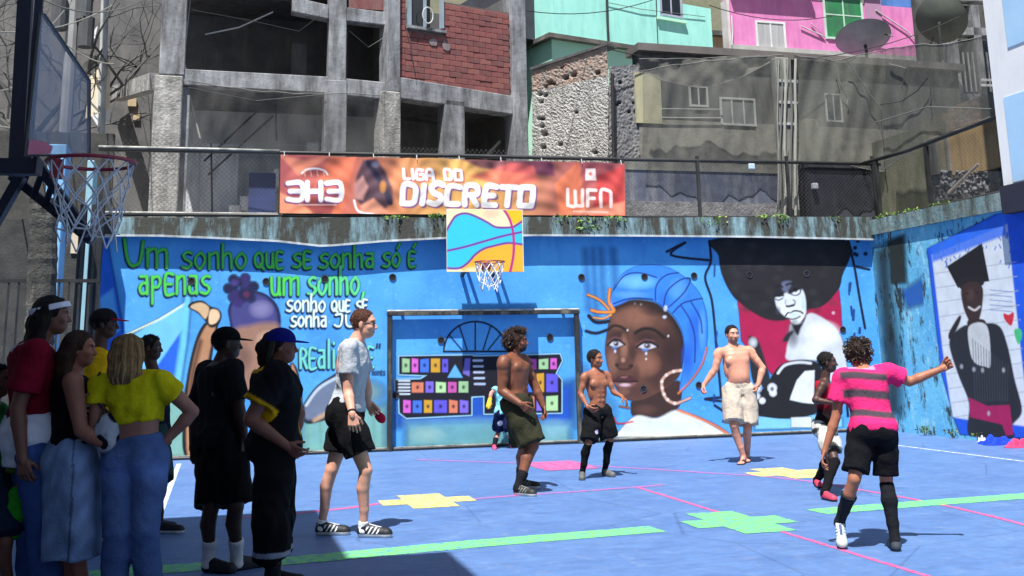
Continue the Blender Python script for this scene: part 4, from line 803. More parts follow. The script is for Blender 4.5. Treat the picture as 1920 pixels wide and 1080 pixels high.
# stair flight with hand rails inside the lower bay
st = A.sz(360, 398)[0]; zs = 3.42; SD = 1.0; mbs = None
e0, e1 = A.sz(372, 398), A.sz(600, 238); nst = 11; run, rise = (e1[0]*1.06-e0[0]*1.06)/nst, (e1[1]-3.55)/nst
flight = MB(); prof = []
for k in range(nst):
    a = e0[0]*1.05+k*run; mbk = MB(); A.boxsz(mbk, a, a+run+.02, 3.45+k*rise-.02*k, 3.45+(k+1)*rise, SD, SD+.85); mbk.build('stair_step', WPL, house)
mb = MB()
for (p, q) in (((384, 285), (506, 170)), ((392, 312), (520, 196)), ((398, 250), (400, 388)), ((524, 175), (526, 245))): mb.bar(A.at(*p)-A.n*.95, A.at(*q)-A.n*.95, .035)
mb.build('stair_rail', BLACK(), house)
A.part('stored_sheet', M('blue_tarp', (.03, .05, .16), (.02, .03, .09)), house, 470, 312, 522, 400, .7, .75, z0=3.3)
for (p, q, r_, d) in (((352, 160), (376, 255), .02, .3), ((358, -20), (345, 100), .012, .25), ((376, 255), (374, 400), .012, 1.0)):
    mb = MB(); mb.tube([A.at(*p)-A.n*d, A.at(*q)-A.n*d], r_, 6); mb.build('loose_pipe', M('pipe_grey', (.4, .4, .38), (.25, .25, .24)), house)
mb = MB(); mb.tube([A.at(385, 50)-A.n*.5, A.at(450, 38)-A.n*.45, A.at(515, 10)-A.n*.4], .014, 6); mb.build('hanging_cable', M('cable_pale', (.5, .5, .48)), house)
# back-left wing
B = Plane_(296, 150, YA+.25, 0); bl_ = thing('rear_wing', (-2.5, 22.5, 3.42), 'dark rendered wing set back on the left of the concrete frame house', 'house')
Bp = Plane_(222, 150, 23.5, 0); Bp.part('wall', DPL, bl_, 196, -60, 318, 420, 0, .3, z0=3.3, z1=10.5)
mb = MB(); p, q = A.at(292, 152)-A.n*.05, Bp.at(222, 180)+Bp.n*.2; mb.bar(p, q, .22, .30); mb.build('beam', CONC_R, bl_)
for u, d in ((213, 2.2), (206, 2.0)): mb = MB(); x0, x1 = Bp.at(u+4, 0)+Bp.n*d, Bp.at(u, 330)+Bp.n*d; mb.tube([x0+np.array([0, 0, 1.2]), x1-np.array([0, 0, .6])], .045, 8); mb.build('drain_pipe', M('pipe_white', (.50, .52, .52), (.32, .33, .33), (.1, .1, .1), .3), bl_)
for u0, v0, u1, v1 in ((240, 185, 256, 200), (250, 215, 262, 226)): Bp.part('fitting', M('fitting_pale', (.55, .42, .25)), bl_, u0, v0, u1, v1, -.06, .02)
# ---------------- rubble wall corner and plastered house under the net
K = Plane_(1143, 200, 18.9, 2); KL = Plane_(1143, 200, 18.9, 0); KL.t = np.array([-.62, .785, 0]); KL.n = np.array([-.785, -.62, 0])
grey = thing('plastered_house', (8.5, 19.5, 3.42), 'grey plastered house with bare rubble gable behind the sagging net', 'house')
def rubble(pl, name, mat, par, cu, n, amp, holes, seed, hl=()):
    """rough rubble face: a displaced sheet between four pixel corners (tl,tr,br,bl) with pits"""
    r = np.random.default_rng(seed); q = [np.array(pl.sz(*c)) for c in cu]; nx, nz = n; a, b_ = np.meshgrid(np.linspace(0, 1, nx), np.linspace(0, 1, nz))
    st = (q[0][None, None]*(1-a)[..., None]+q[1]*a[..., None])*(1-b_)[..., None]+(q[3]*(1-a)[..., None]+q[2]*a[..., None])*b_[..., None]
    rough = r.normal(0, 1, (nz, nx)); 
    for _ in range(2): rough = (rough+np.roll(rough, 1, 0)+np.roll(rough, -1, 0)+np.roll(rough, 1, 1)+np.roll(rough, -1, 1))/5
    fine = r.normal(0, 1, (nz, nx)); fine = (fine+np.roll(fine, 1, 0)+np.roll(fine, 1, 1))/3
    s_, z_ = st[..., 0], st[..., 1]; dg = sum(np.abs(np.sin((s_*(.7+.3*i)-z_*(1.0-.2*i))*(17+9*i)+3*np.sin(s_*5+z_*(7+i))+i)) for i in range(3))/3; d = amp*(rough*1.7+fine*.8+2.2*(dg-.6))
    hs = [(r.uniform(0, 1), r.uniform(0, 1), r.uniform(.02, .05)) for _ in range(holes)]
    hs = [(q[0][0]*(1-x)+q[1][0]*x, q[3][1]*(1-y)+q[0][1]*y, rr) for x, y, rr in hs]+[(*pl.sz(u, v), rr) for u, v, rr in hl]
    for x, y, rr in hs: d += .16*np.exp(-(((s_-x)/rr)**4+((z_-y)/(rr*.75))**4))
    P = pl.o+pl.t*s_[..., None]-pl.n*d[..., None]; P[..., 2] = z_; idx = np.arange(nx*nz).reshape(nz, nx); f = np.stack([idx[:-1, :-1], idx[1:, :-1], idx[1:, 1:], idx[:-1, 1:]], -1).reshape(-1, 4)
    return np_mesh(name, P.reshape(-1, 3), f, mat, par, smooth=False)
RUB = M('rubble_mortar', (.50, .49, .46), (.36, .345, .32), (.17, .16, .145), .36, sc=7, bmp=1.0, bd=.04, bs=16); RUB2 = M('rubble_grey', (.20, .20, .21), (.11, .11, .12), (.30, .29, .27), .35, sc=6, bmp=1.0, bd=.04, bs=14)
RUBR = M('rubble_brick', (.34, .22, .165), (.30, .27, .24), (.2, .18, .16), .35, sc=8, bmp=1.0, bd=.04, bs=14)
rubble(KL, 'rubble_gable', RUB, grey, ((998, 172), (1141, 140), (1141, 330), (998, 330)), (250, 230), .0075, 0, 4, [(1012, 176, .05), (1022, 178, .05), (1014, 190, .05), (1017, 222, .05), (1010, 222, .04), (1016, 236, .05), (1020, 250, .07), (1018, 275, .06), (1050, 270, .05), (1115, 285, .05), (1080, 210, .04)])
rubble(KL, 'rubble_gable_top', RUBR, grey, ((996, 134), (1138, 86), (1141, 141), (998, 173)), (130, 50), .008, 4, 9, [(1060, 145, .06), (1075, 140, .06), (1030, 155, .06), (1120, 136, .05)])
sq = [np.array(KL.sz(*c)) for c in ((996, 134), (1140, 86))]; mb = MB(); mb.bar(KL.at(996, 130)-KL.n*.12, KL.at(1141, 83)-KL.n*.12, .34, .05); mb.build('gable_cap', CD, grey)
mb = MB(); KL.boxsz(mb, 0.05, sq[0][0], 3.3, 6.3, .14, .4); mb.build('gable_core', CD, grey)
rubble(K, 'rubble_face', RUB2, grey, ((1142, 125), (1205, 120), (1205, 330), (1142, 330)), (60, 130), .007, 10, 12)
mb = MB(); mb.tube([KL.at(1146, 140)+K.n*.06, KL.at(1147, 300)+K.n*.06+np.array([0, 0, -.6])], .035, 8); mb.build('corner_pipe', BLACK(), grey)
GP = M('grey_plaster', (.15, .155, .145), (.07, .072, .068), (.03, .03, .03), .5, sc=4, bmp=.6, bs=10); GP2 = M('base_plaster', (.22, .21, .18), (.12, .12, .11), (.32, .30, .23), .32, sc=5, bmp=.9, bs=10)
K.part('wall', GP, grey, 1200, 112, 1800, 240, .0, .3); K.part('lower_wall', GP2, grey, 1200, 236, 1800, 330, -.02, .3, z0=3.3)
K.part('roof_edge', M('roof_edge', (.16, .14, .13), (.1, .09, .085)), grey, 1192, 103, 1800, 116, -.14, .5)
K.part('patch_panel', M('cream_panel', (.42, .40, .26), (.33, .31, .2), (.15, .14, .1), .3), grey, 1190, 138, 1238, 232, -.05, .04)
def window(pl, par, u0, v0, u1, v1, fr, gl, bars=1, fw=.05, d=-.03, hz=0, name='window'):
    a0, zt = pl.sz(u0, v0); a1, zb_ = pl.sz(u1, v1); mb = MB()
    pl.boxsz(mb, a0, a0+fw, zb_, zt, d, .05); pl.boxsz(mb, a1-fw, a1, zb_, zt, d, .05); pl.boxsz(mb, a0+fw, a1-fw, zt-fw, zt, d, .05); pl.boxsz(mb, a0+fw, a1-fw, zb_, zb_+fw, d-.02, .05)
    for k in range(bars): x = a0+(a1-a0)*(k+1)/(bars+1); pl.boxsz(mb, x-fw*.35, x+fw*.35, zb_+fw, zt-fw, d+.005, .02)
    for k in range(hz): y = zb_+(zt-zb_)*(k+1)/(hz+1); pl.boxsz(mb, a0+fw, a1-fw, y-fw*.3, y+fw*.3, d+.01, .015)
    f = mb.build(name, fr, par); mb = MB(); pl.boxsz(mb, a0+fw, a1-fw, zb_+fw, zt-fw, -.012, -.004); mb.build('pane', gl, f); return f
FR = M('frame_pale', (.42, .43, .41), (.3, .3, .29)); window(K, grey, 1290, 160, 1328, 202, FR, GLASS, 1, .04); window(K, grey, 1348, 182, 1418, 238, FR, M('pane_grey', (.17, .18, .18), rough=.3), 2, .04); window(K, grey, 1545, 175, 1580, 230, FR, GLASS, 1, .03)
for v_ in (206, 222): mb = MB(); mb.tube([K.at(1238, v_)+K.n*.08, K.at(1350, v_+1)+K.n*.08], .012, 6); mb.build('wall_pipe', FR, grey)
K.part('side_step', GP2, grey, 1500, 228, 1525, 330, -.25, -.02, z0=3.3)
# low dark parapets on the terrace behind the fence
par_ = thing('terrace_parapet', (8.6, 18.3, 3.42), 'low dark blue grey parapet on the terrace behind the fence', 'parapet')
Q = Plane_(1300, 340, 18.2, 1); Q.part('wall', M('slate_render', (.10, .115, .17), (.055, .06, .095), (.26, .26, .25), .38, sc=7, bmp=.9, bs=12), par_, 1172, 322, 1474, 420, 0, .25, z0=3.3); Q.part('top_edge', GP2, par_, 1172, 306, 1474, 322, -.02, .3)
Q.part('base_rubble', RUB2, par_, 1172, 380, 1474, 420, -.08, 0, z0=3.3)
tank = thing('dark_shed', (10.2, 18.2, 3.42), 'low dark shed block between the fence pillar and the corner', 'shed'); Q.part('wall', M('shed_dark', (.035, .036, .055), (.02, .02, .03), (.09, .09, .1), .3, bmp=.6), tank, 1512, 318, 1636, 420, -.15, .6, z0=3.3); Q.part('lid', M('shed_lid', (.10, .10, .11), (.06, .06, .07)), tank, 1506, 308, 1640, 318, -.2, .65); mb = MB(); mb.box(*(Q.at(1516, 352)+Q.n*.22-.05, Q.at(1516, 352)+Q.n*.22+.05)); mb.build('lamp_box', M('lamp_white', (.7, .72, .75)), tank, bevel=.01)
mb = MB(); p = railz(1407, 313); mb.box(p-np.array([.06, .07, .05]), p+np.array([.06, -.03, .05])); tag(mb.build('junction_box', M('jbox', (.50, .62, .70), (.4, .5, .58)), bevel=.012), 'small pale blue junction box on the fence rail', 'junction box')
# ---------------- pillar wrapped in cables
pil = thing('cable_pillar', (*atY(1480, 390, YF+.35)[:2], 3.42), 'grey concrete pillar wrapped in cables rising behind the fence', 'pillar')
PL = Plane_(1480, 250, YF+.35); PL.part('shaft', M('pillar_grey', (.24, .24, .21), (.15, .15, .13), (.07, .07, .06), .4, bmp=.8), pil, 1464, 108, 1490, 400, 0, .22, z0=3.3, bevel=.015)
for k in range(7):
    mb = MB(); x = 1456+k*6; mb.tube([PL.at(x+random.uniform(-3, 3), v)+PL.n*(.03+.02*(k % 3)) for v in (112, 160, 220, 280, 340, 405)], .012+.006*(k % 3), 6); mb.build('cable', M('cable_%d' % (k % 3), ((.25, .25, .22), (.14, .14, .13), (.36, .35, .3))[k % 3]), pil)
for v in (150, 190, 230): PL.part('strap', FR, pil, 1460, v, 1494, v+5, -.03, .0)
# ---------------- turquoise house
T = Plane_(1030, 60, 22.5, 16); th = thing('turquoise_house', (9.5, 24, 3.42), 'turquoise house with an overhanging upper floor behind the rubble gable', 'house')
TQ = M('turquoise_wall', (.33, .76, .66), (.38, .80, .70), (.24, .58, .52), .36, bmp=.35, bs=9); TQ2 = M('mint_wall', (.44, .80, .60), (.50, .84, .66), bmp=.3)
sL, zB = T.sz(1030, 62)[0], T.sz(1030, 62)[1]; sR = T.sz(1335, 60)[0]
mb = MB(); T.boxsz(mb, sL, sR, zB, 9.6, 0, 4); up_ = mb.build('upper_wall', TQ, th)
mb = MB(); T.boxsz(mb, sL-.04, sR+.04, zB-.10, zB, -.06, 4.05); mb.build('floor_edge', M('edge_dark', (.07, .065, .06), (.2, .18, .16)), th)
mb = MB(); T.boxsz(mb, sL+.12, sR-.3, 3.3, zB-.10, .10, 3.8); mb.build('lower_wall', TQ2, th)
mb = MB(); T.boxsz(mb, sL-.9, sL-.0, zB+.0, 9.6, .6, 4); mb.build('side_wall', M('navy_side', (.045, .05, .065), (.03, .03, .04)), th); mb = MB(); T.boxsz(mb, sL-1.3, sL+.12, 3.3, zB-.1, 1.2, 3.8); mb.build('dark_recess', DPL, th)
window(T, th, 1234, -45, 1279, 36, M('win_frame_lilac', (.42, .44, .56)), GLASS, 1, .05)
T.part('sill', TQ2, th, 1230, 36, 1284, 41, -.08, .02)
for k in range(4):
    x = (1136, 1134, 1137, 1228)[k]; mb = MB(); mb.tube([T.at(x, -30)+T.n*.03, T.at(x+2, 40)+T.n*.03, T.at(x+4, 82)+T.n*.03], .010, 5); mb.build('wall_cable', BLACK(), th)
mb = MB(); mb.tube([T.at(1136, 5)+T.n*.03, T.at(1200, 18)+T.n*.04, T.at(1320, 32)+T.n*.03], .008, 5); mb.build('wall_cable', MATS['cable_1'], th)
# gap with a tree and hillside between the houses
hs = MB(); p = atY(1345, 60, 31); hs.box((p[0]-1.6, 30, 3.4), (p[0]+1.6, 31, 8.5)); tag(hs.build('rock_bank', M('rock', (.17, .16, .13), (.10, .095, .08), (.22, .21, .15), .4, bmp=1, bd=.08, bs=4)), kind='structure')
tr_ = thing('tree', (*atY(1345, 30, 29)[:2], 3.42), 'sunlit yellow green tree in the gap between turquoise and pink houses', 'tree'); p = atY(1345, 30, 29); mb = MB(); mb.tube([(p[0], 29, 3.4), (p[0]+.1, 29, 6), (p[0]-.1, 29, 9.5)], [.12, .09, .05], 8); mb.build('trunk', M('bark', (.12, .09, .07), bmp=.8), tr_)
for k in range(3): mb = MB(); mb.tube([(p[0], 29, 6.6+k*.6), (p[0]+random.uniform(-.8, .8), 29+random.uniform(-.6, .6), 7.6+k*.7)], [.05, .02], 6); mb.build('branch', MATS['bark'], tr_)
mb = MB()
for k in range(900):
    q = Vector((p[0]+random.gauss(0, .55), 29+random.gauss(0, .5), random.uniform(6.9, 10))); d = Vector((random.gauss(0, 1), random.gauss(0, 1), random.gauss(0, 1))).normalized(); sd = d.orthogonal().normalized(); l = random.uniform(.08, .16); mb.add([q, q+d*l*.5+sd*l*.35, q+d*l, q+d*l*.5-sd*l*.35], [(0, 1, 2, 3)], random.choice((0, 1, 2, 2)))
mb.build('crown', LEAF, tr_)
# ---------------- pink house
PK = Plane_(1370, 80, 27, 2); ph_ = thing('pink_house', (14, 28, 3.42), 'bright pink house with white and green windows above the net', 'house')
PINK = M('pink_wall', (.60, .17, .40), (.68, .24, .47), (.46, .12, .33), .38, bmp=.35, bs=8); mb = MB(); a0, a1 = PK.sz(1369, 60)[0], PK.sz(1790, 60)[0]; PK.boxsz(mb, a0, a1, 3.3, 11.2, 0, .35); mb.build('wall', PINK, ph_)
mb = MB(); PK.boxsz(mb, a0-.08, a0, 3.3, 11, -.04, .3); mb.build('corner_trim', M('trim_pale', (.62, .56, .55)), ph_)
PK.part('eave', M('eave_grey', (.3, .28, .28)), ph_, 1360, -34, 1512, -24, -.32, .1); PK.part('eave', MATS['eave_grey'], ph_, 1512, -34, 1640, -24, -.2, .1)
WF = M('win_white', (.68, .68, .68), (.55, .55, .56)); window(PK, ph_, 1415, 38, 1475, 96, WF, M('curtain', (.42, .42, .42), (.3, .3, .31), stretch=(6, 6, .3)), 1, .06, hz=0); window(PK, ph_, 1540, -20, 1622, 78, M('win_mint', (.50, .70, .58)), M('green_pane', (.03, .24, .08), (.05, .14, .08), (.25, .3, .2), .3, rough=.3), 1, .06, hz=1)
PK.part('wall_panel', M('mauve', (.44, .22, .36), (.36, .2, .32)), ph_, 1622, -40, 1652, 90, -.03, .02)
for pts_ in (((1640, 20), (1700, 60), (1725, 90)), ((1520, 45), (1545, 70), (1500, 50)), ((1370, 30), (1372, 60), (1371, 105)), ((1470, 98), (1460, 90), (1440, 102))):
    mb = MB(); mb.tube([PK.at(*q)+PK.n*.05 for q in pts_], .02, 6); mb.build('wall_cable', M('cable_white', (.62, .6, .6)), ph_)
PK.part('roof_beam', M('beam_pale', (.45, .44, .42), (.3, .3, .29)), ph_, 1370, 100, 1800, 110, -.15, .1)
# ---------------- satellite dishes
def dish(u, v, Y, rad, dirv, label, mat):
    c = Vector(atY(u, v, Y)); d = Vector(dirv).normalized(); x = d.orthogonal().normalized(); y = d.cross(x); t = thing('satellite_dish', c-Vector((0, 0, .5)), label, 'satellite dish', 'satellite dishes on the roofs'); mb = MB(); n, r_ = 28, 7; vs = [c]; fs = []
    for side in (0, 1):
        vs_ = [c-d*(.02*side)]; b0_ = len(vs_)
        for i in range(1, r_+1):
            q = rad*i/r_
            for k in range(n): a = 2*math.pi*k/n; vs_.append(c-d*(.02*side)+x*q*math.cos(a)+y*q*math.sin(a)+d*(q*q/(rad*2.6)))
        fs_ = [(0, 1+k, 1+(k+1) % n) for k in range(n)]+[(1+i*n+k, 1+(i+1)*n+k, 1+(i+1)*n+(k+1) % n, 1+i*n+(k+1) % n) for i in range(r_-1) for k in range(n)]
        mb.add(vs_, fs_ if side == 0 else [f[::-1] for f in fs_])
    mb.build('reflector', mat, t, True); mb = MB(); f = c+d*rad*.75
    mb.tube([c+y*(-rad), f], .018, 6); mb.tube([f-d*.05, f+d*.08], .045, 8); mb.build('feed_arm', BLACK(), t); mb = MB(); mb.tube([c, c-d*.15, c-d*.15-Vector((0, 0, .9))], .04, 8); mb.build('mast', RAIL, t); return t
DS = M('dish_grey', (.24, .25, .30), (.17, .17, .22), rough=.5); dish(1622, 84, 25.2, .74, (.12, .40, .91), 'upward tilted grey satellite dish in front of the pink house', DS)
dish(1762, 42, 22.5, .62, (.55, .45, .45), 'large dull green satellite dish beside the pink house', M('dish_olive', (.075, .085, .07), (.05, .055, .05)))

# clutter on the unfinished house and the roofs
for u, pl in ((322, A), (632, A), (738, W2), (972, W2)):
    for k in range(4): q = pl.at(u-9+k*6, 30)+pl.n*.03; mb = MB(); mb.tube([(q[0], q[1], ZT-.1), (q[0]+random.uniform(-.05, .05), q[1], ZT+.5)], .008, 5); mb.build('rebar', M('rust', (.16, .07, .04), (.1, .05, .03)), house)
for u0, v0, u1, v1 in ((352, 92, 430, 128), (700, 150, 718, 170), (880, 150, 905, 172), (790, 68, 800, 92), (836, 70, 842, 84)):
    pl = A if u0 < 720 else W2; cc_ = pl.at((u0+u1)/2, (v0+v1)/2)
for i, pts_ in enumerate((((760, 60), (770, 100), (776, 143)), ((600, 30), (560, 60), (470, 40), (360, 20)), ((655, 60), (690, 90), (722, 70)), ((352, 165), (480, 190), (608, 178)))):
    pl = W2 if pts_[0][0] > 740 else A; mb = MB(); mb.tube([pl.at(*q)+pl.n*.05 for q in pts_], .007, 5); mb.build('loose_wire', BLACK(), house)
for u, v in ((815, 78), (838, 84)):
    q = W2.at(u, v)+W2.n*(-.042); mb = MB(); n_ = 9; mb.add([q+W2.n*.004]+[q+W2.t*(.07+.05*random.random())*math.cos(a)+np.array([0, 0, (.06+.07*random.random())*math.sin(a)]) for a in np.linspace(0, 6.28, n_+1)[:-1]], [(0, 1+k, 1+(k+1) % n_) for k in range(n_)]); mb.build('mortar_smear', SMEAR, house)
wtk = thing('water_tank', (*atY(1700, 0, 28)[:2], 10.9), 'blue plastic water tank on the pink house roof', 'water tank'); q = atY(1700, 0, 28); mb = MB(); mb.tube([(q[0], 28.5, 11.2), (q[0], 28.5, 11.4), (q[0], 28.5, 12.3)], [.55, .62, .5], 16); mb.build('tank', M('tank_blue', (.05, .15, .4)), wtk)
for i, (p_, q_, lb) in enumerate((((985, 20), (1240, -6), 'cable from the brick house corner to the turquoise house'), ((1330, 10), (1560, 30), 'cable crossing the gap to the pink house'), ((1140, 92), (1470, 110), 'cable along the roof edge of the plastered house'), ((1490, 112), (1800, 30), 'cable from the cable pillar up to the grey building'))):
    a, c_ = Vector(atY(*p_, 18.6)), Vector(atY(*q_, 19.5)); mb = MB(); mb.tube([a.lerp(c_, t)-Vector((0, 0, .18*4*t*(1-t))) for t in np.linspace(0, 1, 10)], .009, 5); tag(mb.build('overhead_cable', BLACK()), lb, 'cable', 'cables between the houses')
# ================================================================ PEOPLE: bodies grown as one smooth surface from a posed skeleton
def unit(v): v = np.asarray(v, float); return v/(np.linalg.norm(v)+1e-12)
class Field:
    def __init__(s, lo, hi, h):
        s.h = h; s.o = np.asarray(lo, float)-3*h; n = np.ceil((np.asarray(hi)-s.o)/h).astype(int)+4; s.F = np.full(n, .5, np.float32); s.n = n
    def block(s, lo, hi):
        a = np.clip(np.floor((np.asarray(lo)-s.o)/s.h).astype(int), 0, s.n); b_ = np.clip(np.ceil((np.asarray(hi)-s.o)/s.h).astype(int)+1, 0, s.n)
        if (b_ <= a).any(): return None
        g = [s.o[i]+s.h*np.arange(a[i], b_[i]) for i in range(3)]
        return (slice(a[0], b_[0]), slice(a[1], b_[1]), slice(a[2], b_[2])), np.stack(np.meshgrid(*g, indexing='ij'), -1)
    def union(s, sl, d, k):
        a = s.F[sl]; h = np.maximum(k-np.abs(a-d), 0)/k; s.F[sl] = np.minimum(a, d)-h*h*k*.25
    def cone(s, a, b_, ra, rb, k=.02, flat=None):      # tapered limb; flat = (axis, factor) squashes it
        a, b_ = np.asarray(a, float), np.asarray(b_, float); r = max(ra, rb)+k+2*s.h; bl = s.block(np.minimum(a, b_)-r, np.maximum(a, b_)+r)
        if bl is None: return
        sl, P = bl; e = b_-a; t = np.clip(((P-a)@e)/(e@e+1e-9), 0, 1); q = P-a-t[..., None]*e
        if flat is not None: c = (q@flat[0]); q = q+flat[0]*(c*(flat[1]-1))[..., None]
        s.union(sl, np.sqrt((q*q).sum(-1))-(ra+(rb-ra)*t), k)
    def chain(s, pts, rr, k=.02):
        for i in range(len(pts)-1): s.cone(pts[i], pts[i+1], rr[i], rr[i+1], k)
    def ell(s, c, rad, ax=None, k=.02, sub=False):
        c = np.asarray(c, float); ax = np.eye(3) if ax is None else np.asarray(ax); r = max(rad)+k+2*s.h; bl = s.block(c-r, c+r)
        if bl is None: return
        sl, P = bl; q = ((P-c)@ax.T)/np.asarray(rad); n = np.sqrt((q*q).sum(-1)); d = (n-1)*n/np.maximum(np.sqrt(((q/np.asarray(rad))**2).sum(-1)), 1e-6)
        if sub:
            a = s.F[sl]; h = np.maximum(k-np.abs(a+d), 0)/k; s.F[sl] = np.maximum(a, -d)+h*h*k*.25
        else: s.union(sl, d, k)
    def cut(s, p, n):                                   # keep the side opposite to n
        bl = s.block(s.o, s.o+s.h*s.n); s.F[bl[0]] = np.maximum(s.F[bl[0]], (bl[1]-np.asarray(p))@unit(n))
    def wrinkle(s, amp, freq, seed, stretch=None):
        sl, P = s.block(s.o, s.o+s.h*s.n); m = np.abs(s.F[sl]) < .04; q = P[m]; r = np.random.default_rng(seed); v = np.zeros(len(q))
        for i in range(6):
            k = unit(r.normal(0, 1, 3)*(np.ones(3) if stretch is None else stretch))*freq*(.7+.25*i); w_ = np.sin(q@k+1.5*np.sin(q@np.roll(k, 1)*.45)+r.uniform(0, 6)); v += (w_ if i % 2 else 2*np.abs(w_)-1.1)/(1+.3*i)
        f = s.F[sl]; f[m] += (amp*v/3).astype(np.float32); s.F[sl] = f
    def mesh(s):
        F = s.F; S = F < 0; c = np.zeros(np.array(F.shape)-1, np.uint8)
        for i in (0, 1):
            for j in (0, 1):
                for k in (0, 1): c += S[i:F.shape[0]-1+i, j:F.shape[1]-1+j, k:F.shape[2]-1+k]
        mix = (c > 0) & (c < 8); I = np.argwhere(mix); idx = np.full(mix.shape, -1, np.int64); idx[mix] = np.arange(len(I)); acc = np.zeros((len(I), 3)); cn = np.zeros(len(I))
        for ax in range(3):
            for j in (0, 1):
                for k in (0, 1):
                    a = np.zeros(3, int); o = [x for x in range(3) if x != ax]; a[o[0]] = j; a[o[1]] = k; b_ = a.copy(); b_[ax] = 1
                    fa, fb = F[tuple((I+a).T)], F[tuple((I+b_).T)]; m = (fa < 0) != (fb < 0); t = np.where(m, fa/(fa-fb+1e-12), 0); p = a+t[:, None]*(b_-a); acc[m] += p[m]; cn += m
        V = s.o+s.h*(I+acc/np.maximum(cn, 1)[:, None]); Q = []
        for ax in range(3):
            o = [x for x in range(3) if x != ax]; sl0 = [slice(1, -1)]*3; sl1 = [slice(1, -1)]*3; sl0[ax] = slice(0, -1); sl1[ax] = slice(1, None); A_, B_ = S[tuple(sl0)], S[tuple(sl1)]; e = np.argwhere(A_ != B_)
            if not len(e): continue
            base = e.copy(); base[:, o[0]] += 1; base[:, o[1]] += 1; ins = A_[tuple(e.T)]; qs = []
            for dj, dk in ((-1, -1), (0, -1), (0, 0), (-1, 0)):
                cc = base.copy(); cc[:, o[0]] += dj; cc[:, o[1]] += dk; qs.append(idx[tuple(cc.T)])
            q = np.stack(qs, -1); fl = ins if ax != 1 else ~ins; q[~fl] = q[~fl][:, ::-1]; Q.append(q)
        return V, np.concatenate(Q)
SKIN = vcol_mat('skin', .5, sub=.08, bmp=.18, bs=90, var=.18, vs=11, spec=.36); HAIR = vcol_mat('hair', .75, bmp=.8, bs=120, var=.3, vs=40, spec=.25); SHOE = vcol_mat('shoe', .6, bmp=.2, bs=90, var=.12)
ENDS = {}
class Person:
    def __init__(s, name, label, S, pel, neck, feet, knees, arms, ft=90, fh=None, head=None, fhd=None, pitch=0, skin=(120, 80, 60), D=None, build=1.0, lean=0, group=None, headk=.13, shw=.112, hands=('relaxed', 'relaxed'), handpx=(None, None), heelup=(0, 0), barefoot=False, bust=0, belly=0, hipk=1.0, roll=0, tilt=0):
        s.S, s.b, s.skin = S, build, lin(skin); s.bust, s.belly, s.hipk = bust, belly, hipk
        fx = lambda a: math.cos(R(a))*_FH+math.sin(R(a))*np.array([math.cos(YAW), -math.sin(YAW), 0])      # facing: 0 away from the viewer's side, 90 to the right
        s.ft = fx(ft); fh = ft if fh is None else fh; fhd = ft if fhd is None else fhd; s.fhip = fx(fh); up = np.array([0, 0, 1.])
        s.foot = []
        for i, (h, t) in enumerate(feet):                # R, L : heel and toe touching the ground
            H, T = gnd(*h), gnd(*t); d = unit((T-H)*[1, 1, 0]); ln = .152*S; up_ = heelup[i]
            T = H+d*ln if not up_ else T
            if up_: H = T-d*ln*math.cos(up_)+up*ln*math.sin(up_)
            f = unit(T-H); n = unit(up-f*(up@f)); s.foot.append((H, T, f, n)); 
        s.ank = [H+f*.045*S/1.75+n*.078*S/1.75 for H, T, f, n in s.foot]
        if D is None: D = sum(a@_FH for a in s.ank)/2
        s.pel = atD(*pel, D); Lt, Ls = .245*S, .246*S; Ltor = .288*S
        s.neck = s.onray(s.pel, neck, Ltor, lean); s.spine = unit(s.neck-s.pel)
        lat = lambda f: unit(np.cross(f, up)); s.latS = unit(lat(s.ft)+up*roll); s.latS = unit(s.latS-s.spine*(s.latS@s.spine)*.6); s.latH = lat(s.fhip)      # towards the person's right
        s.front = unit(np.cross(s.spine, s.latS)*1.0); s.front = s.front if s.front@s.ft > 0 else -s.front
        sh = s.neck-s.spine*.028*S; s.sh = [sh+s.latS*shw*S*build**.4, sh-s.latS*shw*S*build**.4]; s.hip = [s.pel+s.latH*.05*S*hipk, s.pel-s.latH*.05*S*hipk]
        s.knee = [s.solve(s.hip[i], knees[i], s.ank[i], Lt, Ls, s.fhip) for i in (0, 1)]
        s.elb, s.wri, s.htip = [], [], []
        for i, a in enumerate(arms):                     # (elbow px, sign, wrist px, sign) ; sign + = farther away
            e = s.onray(s.sh[i], a[0], .168*S, a[1]); wv = s.onray(e, a[2], .148*S, a[3]); s.elb.append(e); s.wri.append(wv)
            s.htip.append(s.onray(wv, a[4], .10*S, a[5] if len(a) > 5 else 0) if len(a) > 4 else wv+unit(wv-e)*.1*S)
        s.hh = headk*S; hp = head or (neck[0], neck[1]-.6*s.hh*FPX/D); s.hc = s.onray(s.neck, hp, .075*S+.32*s.hh, lean*.5)
        f = fx(fhd); f = unit(f*math.cos(R(pitch))+up*math.sin(R(pitch))); s.hf = f; s.hs = unit(np.cross(f, up)); s.hu = unit(np.cross(s.hs, f)+s.hs*tilt); s.hs = unit(np.cross(s.hf, s.hu))
        s.root = thing(name, ((s.ank[0][0]+s.ank[1][0])/2, (s.ank[0][1]+s.ank[1][1])/2, 0), label, 'person', group)
        s.hpose = hands; s.bare = barefoot; s.objs = []
    def onray(s, a, px, L, sign=0):
        d = unit(ray(*px)); oc = EYE-a; b_ = oc@d; c = oc@oc-L*L; disc = b_*b_-c; t = -b_+(math.sqrt(disc)*sign if disc > 0 else 0)
        p = EYE+d*t; return p if disc > 0 and sign else a+unit(p-a)*min(np.linalg.norm(p-a), L*1.12) if np.linalg.norm(p-a) > L*1.12 else p
